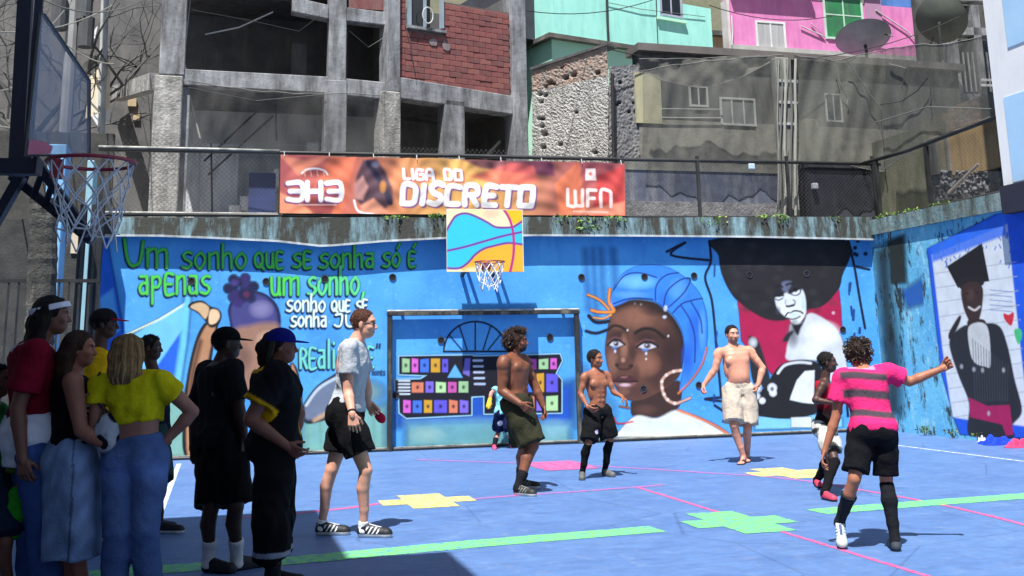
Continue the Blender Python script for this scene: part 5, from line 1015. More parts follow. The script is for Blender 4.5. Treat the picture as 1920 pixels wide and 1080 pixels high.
    def solve(s, hip, px, ank, Lt, Ls, fwd):
        d = unit(ray(*px)); t0 = (hip-EYE)@d; best = None
        for t in np.linspace(t0-.45, t0+.45, 91):
            p = EYE+d*t; mid = (hip+ank)/2; e = (np.linalg.norm(p-hip)-Lt)**2+(np.linalg.norm(p-ank)-Ls)**2-.004*((p-mid)@fwd)
            if best is None or e < best[0]: best = (e, p)
        return best[1]
    # ---- torso as a loft of rounded sections
    def loft(s, fl, prof, s0, s1, infl=0.0, k=.03, hem=None):
        L = np.linalg.norm(s.neck-s.pel); S = s.S; r = .27*S; pts = np.stack([s.pel+s.spine*(s0*L), s.pel+s.spine*(s1*L)]); bl = fl.block(pts.min(0)-r*.75, pts.max(0)+r*.75)
        if bl is None: return
        sl, P = bl; q = P-s.pel; t = (q@s.spine)/L; tt = np.clip(t, 0, 1)[..., None]; lat = s.latH*(1-tt)+s.latS*tt; lat = lat/np.linalg.norm(lat, axis=-1, keepdims=True)
        fr = np.cross(s.spine, lat); fr = np.where((fr@s.front)[..., None] < 0, -fr, fr); ks, ws, ds, os = (np.array(x, float) for x in zip(*prof))
        w = np.interp(t, ks, ws)*S*s.b+infl; d = np.interp(t, ks, ds)*S*s.b+infl; of = np.interp(t, ks, os)*S
        x = (q*lat).sum(-1)/w; y = ((q*fr).sum(-1)-of)/d; n = (np.abs(x)**2.4+np.abs(y)**2.4)**(1/2.4); dist = (n-1)*np.minimum(w, d); dist = np.maximum(dist, np.maximum((s0-t)*L, (t-s1)*L)); fl.union(sl, dist.astype(np.float32), k)
    def prof(s):
        b_, bl = s.bust, s.belly; h = s.hipk
        return [(-.22, .060*h, .055, 0), (-.05, .088*h, .064, -.004), (.08, .090*h, .064, -.006), (.30, .078, .056+bl*.5, .002+bl*.5), (.52, .084, .060+bl*.3, .006+bl*.25), (.72, .094, .064+b_*.4, .006+b_*.4), (.86, .096, .058, .0), (.95, .075, .045, -.004), (1.0, .045, .035, -.006), (1.1, .03, .03, -.004)]
    def limits(s, extra=.16):
        P = np.array([s.pel, s.neck, s.hc, *s.sh, *s.hip, *s.knee, *s.ank, *s.elb, *s.wri]); return P.min(0)-extra, P.max(0)+extra
    def limbs(s, fl, arm=1, leg=1):
        S, b_ = s.S, s.b
        for i in (0, 1):
            if arm:
                sp, e, w_ = s.sh[i], s.elb[i], s.wri[i]; out = s.latS*(1 if i == 0 else -1); fl.cone(s.neck-s.spine*.02*S, sp, .030*S, .033*S*b_, .03); fl.chain([sp, sp+(e-sp)*.35, e], [.034*S*b_, .030*S*b_, .0235*S*b_], .010)
                fa = unit(w_-e); fl.chain([e, e+(w_-e)*.28, w_], [.0235*S*b_, .0250*S*b_, .0155*S*b_], .008); fl.cone(w_, w_+unit(s.htip[i]-w_)*.02, .0155*S, .015*S, .012)
            if leg:
                h, k, a = s.hip[i], s.knee[i], s.ank[i]; sh_ = unit(a-k); back = unit(-s.fhip-sh_*(-s.fhip@sh_)); fl.chain([h, h+(k-h)*.4, k], [.056*S*b_*s.hipk, .048*S*b_, .0315*S*b_], .012); c = k+(a-k)*.32+back*.010*S
                fl.chain([k, c, k+(a-k)*.7, a], [.0305*S*b_, .0305*S*b_, .0225*S*b_, .0185*S*b_], .010)
    def body(s, feetskin=False):
        S = s.S; fl = Field(*s.limits(), .0105); s.loft(fl, s.prof(), -.16, 1.02, 0, .03); s.limbs(fl)
        for sg in (1, -1): fl.ell(s.pel-s.fhip*.035*S+s.latH*.043*S*sg-np.array([0, 0, .01]), (.05*S*s.hipk, .05*S, .055*S), None, .03)
        if s.bust:
            for sg in (1, -1): fl.ell(s.pel+s.spine*.68*.288*S+s.latS*.045*S*sg+s.front*.055*S, (.042*S, .042*S, .042*S), None, .03)
        else:
            for sg in (1, -1): fl.ell(s.pel+s.spine*.745*.288*S+s.latS*.043*S*sg+s.front*.044*S*s.b, (.044*S, .022*S, .030*S), np.array([s.latS, s.front, s.spine]), .022)
            for sg in (1, -1): fl.ell(s.pel+s.spine*.72*.288*S+s.latS*.04*S*sg-s.front*.046*S*s.b, (.042*S, .02*S, .06*S), np.array([s.latS, s.front, s.spine]), .025)
        if s.belly: fl.ell(s.pel+s.spine*.34*.288*S+s.front*(.03+s.belly*.6)*S, (.06*S, .045*S, .062*S), np.array([s.latS, s.front, s.spine]), .05)
        mu = getattr(s, 'muscle', 0)
        if mu:
            fr3 = np.array([s.latS, s.front, s.spine])
            for sg, i in ((1, 0), (-1, 1)):
                fl.ell(s.pel+s.spine*.76*.288*S+s.latS*.046*S*sg+s.front*.050*S*s.b, (.042*S, .020*S*mu, .032*S), fr3, .008); d = unit(s.elb[i]-s.sh[i]); fl.ell(s.sh[i]+d*.02*S+s.latS*.010*S*sg, (.038*S*mu, .038*S*mu, .044*S*mu), None, .012)
                b_ = s.sh[i]+(s.elb[i]-s.sh[i])*.62; fl.ell(b_+s.front*.008*S, (.026*S*mu, .026*S*mu, .034*S*mu), None, .012); fl.cone(s.neck+s.spine*.01*S, s.sh[i]-s.latS*.02*S*sg+s.spine*.012*S, .026*S, .018*S, .012)
                for t in (.30, .43, .56): fl.ell(s.pel+s.spine*t*.288*S+s.latS*.020*S*sg+s.front*(.052+.004*t)*S*s.b, (.017*S, .012*S, .017*S), fr3, .006)
                fl.ell(s.pel+s.spine*.55*.288*S+s.latS*.076*S*sg*s.b, (.016*S, .035*S, .06*S), fr3, .014)
        fl.cone(s.neck-s.spine*.02*S, s.hc-s.hu*.3*s.hh-s.hf*.06*s.hh, .034*S*s.b**.5, .030*S, .025)
        if s.bare:
            for i, (H, T, f, n) in enumerate(s.foot):
                fl.chain([s.ank[i], H+f*.03+n*.035, H+f*.03+n*.025], [.03, .03, .026], .02); fl.cone(s.ank[i]-n*.02, T-f*.05+n*.022, .03, .02, .02); m_ = H+f*.17
                sd = np.cross(f, n)
                for k in range(5): fl.cone(m_+sd*(.03-.015*k)+n*.02, T+sd*(.032-.016*k)-f*(.012+.008*abs(k-1))+n*.013, .014, .010, .006)
        V, Q = fl.mesh(); col = np.tile(s.skin, (len(V), 1)); parts = [(V, Q, col)]
        parts.append(s.headmesh())
        for i in (0, 1): parts.append(s.hand(i))
        n = 0; VV, QQ, CC = [], [], []
        for V, Q, c in parts: VV.append(V); QQ.append(Q+n); CC.append(c); n += len(V)
        V, C_ = np.concatenate(VV), np.concatenate(CC)
        s.bodyobj = np_mesh('body', V, np.concatenate(QQ), SKIN, s.root, C_); return s.bodyobj
    def H(s, f, sd, u): return s.hc+(s.hf*f+s.hs*sd+s.hu*u)*s.hh
    def headmesh(s):
        hh = s.hh; ax = np.array([s.hf, s.hs, s.hu]); lo, hi = s.hc-hh*.72, s.hc+hh*.72; fl = Field(np.minimum(lo, s.neck-.05*s.S), np.maximum(hi, s.neck+.05*s.S), .0055 if hh > .2 else .005); e = lambda p, r, k=.06, sub=False: fl.ell(s.H(*p), np.array(r)*hh, ax, k*hh, sub)
        e((-.05, 0, .12), (.42, .335, .37)); e((.10, 0, -.10), (.30, .28, .36), .12); e((.19, 0, -.34), (.175, .17, .13), .14); e((.08, 0, -.26), (.22, .245, .18), .12)
        e((.31, 0, .12), (.09, .22, .06), .08)
        for sg in (1, -1):
            e((.395, .135*sg, .015), (.075, .085, .055), .07, True); e((.325, .135*sg, .01), (.062, .062, .05), .015); e((.27, .19*sg, -.12), (.10, .09, .09), .08); e((-.03, .335*sg, -.04), (.075, .035, .13), .03); e((.40, .055*sg, -.155), (.045, .04, .035), .03)
        fl.cone(s.H(.36, 0, .05), s.H(.455, 0, -.13), .035*hh, .052*hh, .05*hh); e((.345, 0, -.25), (.075, .12, .032), .02); e((.335, 0, -.295), (.075, .105, .036), .02); e((.41, 0, -.272), (.05, .13, .008), .015, True)
        fl.cone(s.H(-.08, 0, -.28), s.neck-s.spine*.01*s.S, .030*s.S, .034*s.S*s.b**.5, .02)
        V, Q = fl.mesh(); q = ((V-s.hc)@ax.T)/hh; c = np.tile(s.skin, (len(V), 1))
        def pt(ctr, rad, colr, soft=.3):
            d = np.sqrt((((q-np.array(ctr))/np.array(rad))**2).sum(1)); m = np.clip((1-d)/soft, 0, 1)[:, None]; c[:] = c*(1-m)+np.asarray(colr)*m
        pt((.38, 0, -.27), (.12, .125, .055), s.skin*np.array([.85, .55, .55]))
        for sg in (1, -1):
            pt((.36, .14*sg, .105), (.12, .10, .026), s.skin*.12); pt((.38, .137*sg, .012), (.08, .062, .028), (.55, .53, .5)); pt((.39, .137*sg, .012), (.09, .027, .030), (.012, .01, .01)); pt((.36, .137*sg, .034), (.1, .075, .012), s.skin*.15)
        if getattr(s, 'beard', None): pt((.22, 0, -.36), (.24, .30, .20), np.asarray(s.beard), .25); pt((.40, 0, -.215), (.09, .12, .022), np.asarray(s.beard), .3)
        return V, Q, c
    def hand(s, i):
        S = s.S/1.75; w_, tip = s.wri[i], s.htip[i]; a = unit(tip-w_); inn = s.pel+s.spine*.2-w_; n = unit(inn-a*(inn@a)); fwd = unit(s.front+.001-a*(s.front@a)); th = unit(np.cross(a, n)); th = th if th@s.front > 0 else -th
        if getattr(s, 'palm', {}).get(i) is not None: n = unit(np.asarray(s.palm[i])-a*(np.asarray(s.palm[i])@a)); th = unit(np.cross(a, n)); th = th if th@s.front > -.2 else -th
        pose = s.hpose[i]; cu = {'relaxed': (25, 32, 22), 'fist': (78, 95, 60), 'flat': (6, 8, 6), 'point': (20, 20, 15), 'grip': (50, 60, 40)}[pose]; fl = Field(w_-.16*S, w_+.22*S*0+a*.0+.16*S, .0046); fl = Field(np.minimum(w_, tip)-.11*S, np.maximum(w_, tip)+.11*S, .0046)
        for k in range(4):
            off = (.033-.022*k)*S; kn = w_+a*(.088-.006*abs(k-1))*S+th*off; fl.cone(w_+a*.012*S+th*off*.55, kn, .0155*S, .0115*S, .012, (n, 1.25)); p = kn; ang = 0; r = .0096*S
            for j, l in enumerate(np.array((.042, .026, .021))*S*(.94, 1.05, .98, .8)[k]):
                ang += R(cu[j]*(1+.10*k)); d = a*math.cos(ang)+n*math.sin(ang)+th*(.10-.07*k)*(j == 0); d = unit(d); fl.cone(p, p+d*l, r, r*.9, .004); p = p+d*l; r *= .9
        b0 = w_+a*.022*S+th*.024*S+n*.004*S; d = unit(a*.62+th*.62+n*.45) if pose in ('relaxed', 'flat', 'point') else unit(a*.75+th*.25+n*.62); fl.cone(b0, b0+d*.040*S, .0145*S, .0115*S, .012); p = b0+d*.04*S; d2 = unit(d+a*.5+n*.25-th*.25); fl.chain([p, p+d2*.028*S, p+d2*.05*S], [.0112*S, .0098*S, .0085*S], .004)
        fl.cone(w_-unit(w_-s.elb[i])*.03, w_+a*.02*S, .0158*s.S*s.b, .0195*S*.95, .012)
        V, Q = fl.mesh(); return V, Q, np.tile(s.skin, (len(V), 1))
    # ---- clothing
    def cloth(s, name, fl, col, mat=None, paint=None):
        V, Q = fl.mesh(); c = np.tile(lin(col), (len(V), 1))
        if paint: c = paint(V, c)
        return np_mesh(name, V, Q, mat or CLOTH, s.root, c)
    def ts(s, V): L = np.linalg.norm(s.neck-s.pel); q = V-s.pel; return (q@s.spine)/L, (q@s.latS)/s.S, (q@s.front)/s.S
    def shirt(s, col, hem=-.08, sleeve=.55, loose=.014, paint=None, neckr=.05, name='shirt', sleeves=True, sl_r=.043, seed=1, top=.985, flare=.012, wr=.015):
        S = s.S; L = np.linalg.norm(s.neck-s.pel); lo, hi = s.limits(.12); fl = Field(lo, hi, .0105); pr = [(a, w_+(flare if a < .3 else 0), d+(flare if a < .3 else 0)+.003, o) for a, w_, d, o in s.prof()]; s.loft(fl, pr, hem, top, loose, .03)
        if s.belly: fl.ell(s.pel+s.spine*.34*.288*S+s.front*(.03+s.belly*.6)*S, np.array((.06, .045, .062))*S+loose, np.array([s.latS, s.front, s.spine]), .05)
        if s.bust:
            for sg in (1, -1): fl.ell(s.pel+s.spine*.68*.288*S+s.latS*.045*S*sg+s.front*.058*S, (.045*S+loose*.5,)*3, None, .04)
        if sleeves:
            for i in (0, 1):
                fl2 = Field(lo, hi, .0105); e = s.sh[i]+(s.elb[i]-s.sh[i])*sleeve; d = unit(s.elb[i]-s.sh[i]); fl.cone(s.neck-s.spine*.02*S, s.sh[i], .036*S, .036*S*s.b+loose*.6, .03)
                r = fl.block(np.minimum(s.sh[i], e)-.2, np.maximum(s.sh[i], e)+.2); fl2.cone(s.sh[i], e+d*.05, .036*S*s.b+loose*.6, sl_r*S*s.b+loose*.7, .01); fl2.cut(e, d); fl.union((slice(None),)*3, fl2.F, .02)
        elif sleeves is False:
            for sg, i in ((1, 0), (-1, 1)): fl.cone(s.neck-s.spine*.03*S+s.latS*sg*.03*S, s.sh[i]-s.latS*sg*.02*S, .032*S, .030*S, .03)
        fl.ell(s.neck+s.spine*.03*S+s.front*.03*S, (neckr*S,)*3, None, .01, True); fl.wrinkle(wr, 26, seed, (1, 1, .6))
        return s.cloth(name, fl, col, None, (lambda V, c: paint(s, V, c)) if paint else None)
    def shorts(s, col, to=.85, top=.16, loose=.018, flare=.02, paint=None, name='shorts', seed=2, wr=.016, below=0.0, rk=1.0):
        S = s.S; lo, hi = s.limits(.14); fl = Field(lo, hi, .0105); s.loft(fl, [(a, w_+.006, d+.006, o) for a, w_, d, o in s.prof()], -.10, top, loose, .03)
        for sg in (1, -1): fl.ell(s.pel-s.fhip*.035*S+s.latH*.043*S*sg-np.array([0, 0, .01]), np.array((.05*S*s.hipk, .05*S, .055*S))+loose*.9, None, .04)
        if s.belly: fl.ell(s.pel+s.spine*.05*S+s.front*(.03+s.belly*.4)*S, (.06*S, .05*S, .05*S), None, .04)
        for i in (0, 1):
            f2 = Field(lo, hi, .0105); h, k, a = s.hip[i], s.knee[i], s.ank[i]; d = unit(k-h); d2 = unit(a-k)
            if below: f2.chain([h, h+(k-h)*.5, k, k+d2*(below+.05)], [(.060*S*s.b)+loose, (.056*S*s.b)+loose+flare*.5, (.046*S*s.b)+loose+flare, (.046*S*s.b)+loose+flare*1.5], .02); f2.cut(k+d2*below, d2*.75+np.array([0, 0, -.25]))
            else: e = h+(k-h)*to; f2.chain([h, h+(k-h)*.45, e+d*.06], [.060*S*s.b*rk+loose, .058*S*s.b*rk+loose+flare*.5, .050*S*s.b*rk+loose+flare], .02); f2.cut(e, d)
            fl.union((slice(None),)*3, f2.F, .025)
        fl.wrinkle(wr, 24, seed, (1, 1, .35)); return s.cloth(name, fl, col, None, (lambda V, c: paint(s, V, c)) if paint else None)
    def trousers(s, col, top=.2, loose=.010, wide=.0, paint=None, name='jeans', seed=3):
        S = s.S; lo, hi = s.limits(.14); fl = Field(lo, hi, .0105); s.loft(fl, [(a, w_+.004, d+.004, o) for a, w_, d, o in s.prof()], -.10, top, loose*.6, .03)
        for sg in (1, -1): fl.ell(s.pel-s.fhip*.035*S+s.latH*.043*S*sg-np.array([0, 0, .01]), np.array((.05*S*s.hipk, .05*S, .055*S))+loose, None, .03)
        for i in (0, 1): fl.chain([s.hip[i], s.hip[i]+(s.knee[i]-s.hip[i])*.45, s.knee[i], s.ank[i]], [.058*S*s.b*s.hipk+loose, .053*S*s.b+loose+wide*.5, .040*S*s.b+loose+wide, .034*S*s.b+loose+wide*1.4], .012)
        fl.wrinkle(.008, 26, seed, (.6, .6, 1)); return s.cloth(name, fl, col, None, (lambda V, c: paint(s, V, c)) if paint else None)
    def leg_tube(s, i, name, col, t0, t1, infl=.006, paint=None):      # sock or legging along the shin, t from knee (0) to ankle (1)
        S, b_ = s.S, s.b; k, a = s.knee[i], s.ank[i]; sh_ = unit(a-k); back = unit(-s.fhip-sh_*(-s.fhip@sh_)); fl = Field(np.minimum(k, a)-.13, np.maximum(k, a)+.13, .0085); c = k+(a-k)*.32+back*.012*S
        fl.chain([k, c, k+(a-k)*.7, a], [.030*S*b_+infl, .0325*S*b_+infl, .0225*S*b_+infl, .0195*S*b_+infl], .02); fl.cone(a, a-s.foot[i][3]*.03, .021*S*b_+infl, .024*S*b_+infl, .01); fl.cut(k+(a-k)*t0, -sh_); fl.cut(k+(a-k)*t1, sh_); fl.wrinkle(.002, 60, i, (1, 1, 1)); return s.cloth(name, fl, col, None, paint)
    def shoe(s, i, col, sole=(210, 210, 205), stripe=None, high=0.0, name='shoe'):
        H, T, f, n = s.foot[i]; sc = s.S/1.75; sd = np.cross(f, n); L = .162*s.S; H = H-f*.008; fl = Field(np.minimum(H, T)-.16, np.maximum(H, T)+.16, .0058)
        for a, b_, ra, rb, hz in ((.04, .13, .036, .038, .030), (.13, .24, .038, .043, .030), (.24, L/sc-.035, .043, .036, .026)): fl.cone(H+(f*a+n*hz)*sc, H+(f*b_+n*hz)*sc, ra*sc, rb*sc, .012)
        fl.cone(H+(f*.045+n*.05)*sc, H+(f*.05+n*(.085+high))*sc, .038*sc, .036*sc, .02); fl.cone(H+(f*.06+n*.075)*sc, H+(f*.19+n*.045)*sc, .036*sc, .030*sc, .025); fl.cut(H, -n); fl.cut(H+n*(.10+high)*sc, n)
        q = fl.block(fl.o, fl.o+fl.h*fl.n); sd_ = fl.F
        V, Q = fl.mesh(); r = V-H; hz = (r@n)/sc; c = np.tile(lin(col), (len(V), 1)); c[hz < .026] = lin(sole)
        if stripe is not None:
            x = (r@f)/sc; m = (hz > .03) & (hz < .08) & (np.abs(((x-hz*.6)*1000 % 34)-17) < 6) & (x > .085) & (x < .19) & (np.abs(r@sd)/sc > .018); c[m] = lin(stripe)
            m = (hz > .06) & (x > .1) & (x < .2) & (np.abs(r@sd)/sc < .012); c[m] = lin(stripe)*.8
        return np_mesh(name, V, Q, SHOE, s.root, c)
    # ---- hair and headwear
    def hair(s, col, kind='short', col2=None, seed=5, vol=.05, noise_=.012, front=.30, low=-.05):
        hh = s.hh; ax = np.array([s.hf, s.hs, s.hu]); R_ = hh*(.95 if kind != 'long' else 1.5); fl = Field(s.hc-R_, s.hc+R_, .0065); e = lambda p, r, k=.06, sub=False: fl.ell(s.H(*p), np.array(r)*hh, ax, k*hh, sub)
        e((-.06, 0, .13), (.42+vol, .345+vol, .38+vol))
        e((.44, 0, -.06), (.34, .5, .45), .03, True)                      # clear the face
        for sg in (1, -1): e((.18, .36*sg, -.30), (.26, .12, .32), .03, True)
        fl.cut(s.H(-.25, 0, low-.25), -s.hu+s.hf*.3)
        if kind == 'afro':
            for k in range(46):
                r = np.random.default_rng(seed+k); v = unit(r.normal(0, 1, 3)); v[0] = -abs(v[0])*.9+.1; v[2] = abs(v[2])*1.0-.25*(v[0] < 0); e((-.08+v[0]*.42, v[1]*.40, .18+v[2]*.44), (.17, .17, .17), .05)
        if kind == 'curly':
            for k in range(40):
                r = np.random.default_rng(seed+k); v = unit(r.normal(0, 1, 3)); v[2] = abs(v[2])*1.0-.1; v[0] = v[0]*.8-.15; e((-.06+v[0]*.42, v[1]*.36, .17+v[2]*.40), (.10, .10, .10), .03)
        if kind == 'bunback':
            for k in range(70):
                r = np.random.default_rng(seed+k); v = unit(r.normal(0, 1, 3)); e((-.34+v[0]*.30, v[1]*.36, .05+v[2]*.42), (.13, .13, .13), .05)
            for k in range(24):
                r = np.random.default_rng(seed+200+k); v = unit(r.normal(0, 1, 3)); e((.0+v[0]*.32, v[1]*.30, .42+abs(v[2])*.16), (.10, .10, .10), .04)
        if kind == 'tail':
            fl.chain([s.H(-.42, 0, .22), s.H(-.56, 0, .0), s.H(-.55, .02, -.4)], [.17*hh, .19*hh, .15*hh], .03)
        if kind == 'long':
            for x, y in ((-.22, .2), (-.28, 0), (-.22, -.2), (-.1, .3), (-.1, -.3)): fl.chain([s.H(x, y, .2), s.H(x-.16, y*1.1, -.2), s.H(x-.2, y*1.1, -.62), s.H(x-.22, y*.9, -1.05)], [.15*hh, .17*hh, .16*hh, .10*hh], .04)
        if kind == 'pony':
            for x, y in ((-.24, .22), (-.30, 0), (-.24, -.22), (-.14, .28), (-.14, -.28)): fl.chain([s.H(x, y, .25), s.H(x-.10, y*1.05, -.15), s.H(x-.14, y, -.5), s.H(x-.13, y*.85, -.82)], [.15*hh, .16*hh, .15*hh, .08*hh], .04)
        if noise_: fl.wrinkle(noise_, 110 if kind in ('afro', 'curly', 'bunback') else 80, seed, (1, 1, .25) if kind in ('long', 'pony', 'tail') else None)
        def pc(V, c):
            if col2 is not None:
                q = ((V-s.hc)@ax.T)/hh; an = np.arctan2(q[:, 1], -q[:, 0]); m = np.clip(.5+.3*np.sin(an*17+q[:, 2]*1.2)+.25*np.sin(an*41+2)+.15*np.sin(an*73), 0, 1)[:, None]*np.clip(.6-q[:, 2]*.3, 0, 1)[:, None]; c = c*(1-m)+lin(col2)*m
            return c
        ho = s.cloth('hair', fl, col, HAIR, pc); r = random.Random(seed); mb = MB()
        if kind in ('long', 'pony', 'tail'):
            ln = {'long': -1.08, 'pony': -.86, 'tail': -.5}[kind]
            for k in range(170):
                y = r.uniform(-.34, .34); x = -.02-.40*math.sqrt(max(0, 1-(y/.36)**2))*r.uniform(.55, 1.12); e = r.uniform(-.05, .05); mb.tube([s.H(x*.8, y*.9, .42-abs(y)*.3), s.H(x*1.12, y*1.12, .15), s.H(x*1.18-.06, y*1.1+e, -.25), s.H(x*1.1-.12, y*1.0+e*2, ln*.65), s.H(x*.9-.16, y*.9+e*3, ln*r.uniform(.85, 1.05))], [.0035, .004, .0035, .003, .0015], 4, k % 2, caps=False)
        elif kind in ('bunback', 'curly', 'afro'):
            n_ = {'bunback': 420, 'curly': 420, 'afro': 400, 'short': 160}[kind]; V_ = np.array([v.co[:] for v in ho.data.vertices]); l0 = .012 if kind == 'short' else .028
            for k in range(n_):
                q = V_[r.randrange(len(V_))]; o_ = unit(q-s.H(-.1, 0, .1)); t_ = unit(np.cross(o_, (r.gauss(0, 1), r.gauss(0, 1), r.gauss(0, 1)))); mb.tube([q-o_*.004, q+o_*l0*.5+t_*l0*.35, q+o_*l0*.8+t_*l0*.9, q+o_*l0*.45+t_*l0*1.3], [.003, .0028, .0024, .0012], 4, k % 2, caps=False)
        else:
            V_ = np.array([v.co[:] for v in ho.data.vertices])
            for k in range(650):
                q = V_[r.randrange(len(V_))]; o_ = unit(unit(q-s.H(-.1, 0, .1))+.5*np.array([r.gauss(0, 1), r.gauss(0, 1), r.gauss(0, 1)])); mb.tube([q-o_*.004, q+o_*.009], [.0022, .0010], 4, k % 2, caps=False)
        ca, cb = lin(col), lin(col2 if col2 is not None else tuple(min(255, x*1.35) for x in col))
        mb.build('strands', [M('strand_%d_%d_%d' % tuple(col), tuple(float(x) for x in ca), rough=.5, bmp=0), M('strand2_%d_%d_%d' % tuple(col), tuple(float(x) for x in cb), rough=.5, bmp=0)], ho); return ho
    def cap(s, col, brim, name='cap', back=False, bl=.46):
        hh = s.hh; ax = np.array([s.hf, s.hs, s.hu]); fl = Field(s.hc-hh*1.05, s.hc+hh*1.05, .006); e = lambda p, r, k=.04, sub=False: fl.ell(s.H(*p), np.array(r)*hh, ax, k*hh, sub)
        e((-.05, 0, .17), (.475, .40, .40)); fl.cut(s.H(0, 0, .14), -s.hu-s.hf*.06); o = s.cloth(name, fl, col); f2 = Field(s.hc-hh*1.2, s.hc+hh*1.2, .005); f2.ell(s.H(.38, 0, .155), np.array((bl, .34, .035))*hh, np.array([unit(s.hf-s.hu*.12), s.hs, unit(s.hu+s.hf*.12)]), .01); V, Q = f2.mesh(); np_mesh('brim', V, Q, CLOTH, o, np.tile(lin(brim), (len(V), 1))); return o
# ================================================================ THE PEOPLE IN THE PHOTOGRAPH
PL_G = 'players on the blue court'; SP_G = 'spectators standing in the shade'
# ---- walking man in a grey T-shirt
p = Person('person', 'walking man in pale grey T-shirt, black shorts and black striped trainers', 1.80, (651, 773), (664, 641),
    [((671, 1007), (738, 1008)), ((592, 1003), (655, 1003))], [(686, 882), (622, 880)],
    [((652, 738), -.3, (660, 776), -.6, (666, 812), 0), ((690, 735), .7, (690, 756), .4, (712, 782), .3)], ft=92, head=(682, 607), fhd=95, pitch=-3, skin=(205, 150, 128), build=.93, hands=('relaxed', 'grip'), group=PL_G)
p.body(); p.shirt((168, 173, 180), hem=.02, sleeve=.62, loose=.022, seed=11); p.shorts((16, 16, 19), to=.72, top=.2, loose=.022, flare=.012)
p.hair((70, 40, 28), 'short', vol=.015, noise_=.004)
for i in (0, 1): p.leg_tube(i, 'sock', (215, 215, 215), .9, 1.1, .007); p.shoe(i, (24, 26, 32), (200, 200, 196), (215, 218, 222))
hh = p.hh; ax = np.array([p.hf, p.hs, p.hu])
mb = MB()
for sg in (1, -1): mb.tube([p.H(.40, .02*sg, .03), p.H(.40, .12*sg, .035), p.H(.36, .235*sg, .03), p.H(.1, .33*sg, .03), p.H(-.02, .345*sg, .02)], .0035, 6)
for sg in (1, -1):
    q = [p.H(.405-.02*abs(math.cos(a)), .13*sg+.085*math.cos(a), .005+.05*math.sin(a)) for a in np.linspace(0, 6.28, 15)[:-1]]; mb.add(q, [tuple(range(14))])
mb.build('glasses', BLACK(), p.root)
mb = MB(); w_ = p.wri[0]; d = unit(w_-p.elb[0]); x = unit(np.cross(d, (0, 0, 1.))); y = np.cross(d, x); mb.tube([w_-d*.02+(x*math.cos(a)+y*math.sin(a))*.031 for a in np.linspace(0, 6.28, 17)[:-1]], .008, 6, closed=True); mb.build('wristwatch', BLACK(), p.root)
tip = p.htip[1]; f2 = Field(tip-.09, tip+.09, .005); a = unit(p.htip[1]-p.wri[1]); f2.ell(tip+a*.005, (.058, .030, .040), np.array([a, unit(np.cross(a, (0, 0, 1.))), unit(np.cross(np.cross(a, (0, 0, 1.)), a))]), .01); f2.wrinkle(.004, 90, 3); V, Q = f2.mesh()
tag(np_mesh('red_pouch', V, Q, CLOTH, None, np.tile(lin((176, 26, 56)), (len(V), 1))), 'small red pouch held by the man in the grey T-shirt', 'pouch')
# ---- shirtless man with big tied hair
p = Person('person', 'shirtless muscular man with big tied curly hair and dark cargo shorts', 1.72, (970, 757), (962, 668),
    [((965, 928), (1015, 932)), ((968, 915), (1005, 916))], [(999, 836), (984, 838)],
    [((941, 733), -.6, (976, 757), -.9, (996, 774), 0), ((1008, 735), .2, (1018, 761), -.2, (1024, 784), 0)], ft=118, fh=105, head=(972, 640), fhd=105, skin=(116, 70, 50), build=1.16, group=PL_G, shw=.118)
p.beard = (.012, .008, .007); p.muscle = 1.0; p.body(); p.shorts((44, 45, 32), to=.95, top=.10, loose=.026, flare=.022, name='cargo_shorts'); p.hair((30, 18, 13), 'bunback', (58, 33, 20), vol=.06, noise_=.01)
for i in (0, 1): p.leg_tube(i, 'sock', (26, 26, 30), .62, 1.1, .007, lambda V, c: c); p.shoe(i, (34, 36, 34), (212, 210, 198), (120, 124, 120), .02)
mb = MB(); d = unit(p.hip[0]-p.knee[0]); c_ = p.hip[0]+(p.knee[0]-p.hip[0])*.5; o_ = unit(np.cross(d, p.fhip)); o_ = o_ if o_@p.latH > 0 else -o_; c_ = c_+o_*.125; mb.hexa([c_+p.fhip*x-d*y+o_*z_ for z_ in (-.02, .012) for x, y in ((-.07, -.08), (.07, -.08), (.07, .08), (-.07, .08))]); mb.build('cargo_pocket', M('olive_cloth', (.022, .023, .014), (.03, .03, .02)), p.root, bevel=.012)
# ---- goalkeeper child
p = Person('person', 'small child goalkeeper in light blue shirt, yellow gloves and pink shoes', 1.20, (944, 775), (946, 716),
    [((926, 842), (932, 848)), ((958, 839), (968, 845))], [(934, 812), (958, 812)], [((921, 737), -.2, (918, 752), -.4), ((966, 738), -.2, (966, 754), -.4)], ft=165, head=(948, 698), skin=(196, 130, 110), headk=.155, group=PL_G)
p.body(); p.shirt((130, 205, 220), hem=-.05, sleeve=.5, loose=.02, seed=21); p.shorts((18, 24, 60), to=.85, loose=.02, flare=.02, paint=lambda s, V, c: np.where((np.linalg.norm(V-(s.hip[0]+(s.knee[0]-s.hip[0])*.45+s.fhip*.07), axis=1) < .05)[:, None], lin((225, 225, 230)), c)); p.hair((30, 20, 16), 'short')
for i in (0, 1):
    p.leg_tube(i, 'sock', (18, 20, 30), .45, 1.1, .008); p.shoe(i, (225, 70, 110), (230, 120, 150)); w_, tip = p.wri[i], p.htip[i]; f2 = Field(np.minimum(w_, tip)-.08, np.maximum(w_, tip)+.08, .006); f2.cone(w_-unit(tip-w_)*.03, tip-unit(tip-w_)*.03, .032, .040, .01)
    for k in (-1.5, -.5, .5, 1.5): f2.cone(tip-unit(tip-w_)*.04+p.front*k*.018, tip+p.front*k*.022, .013, .011, .004)
    p.cloth('glove', f2, (214, 176, 60))
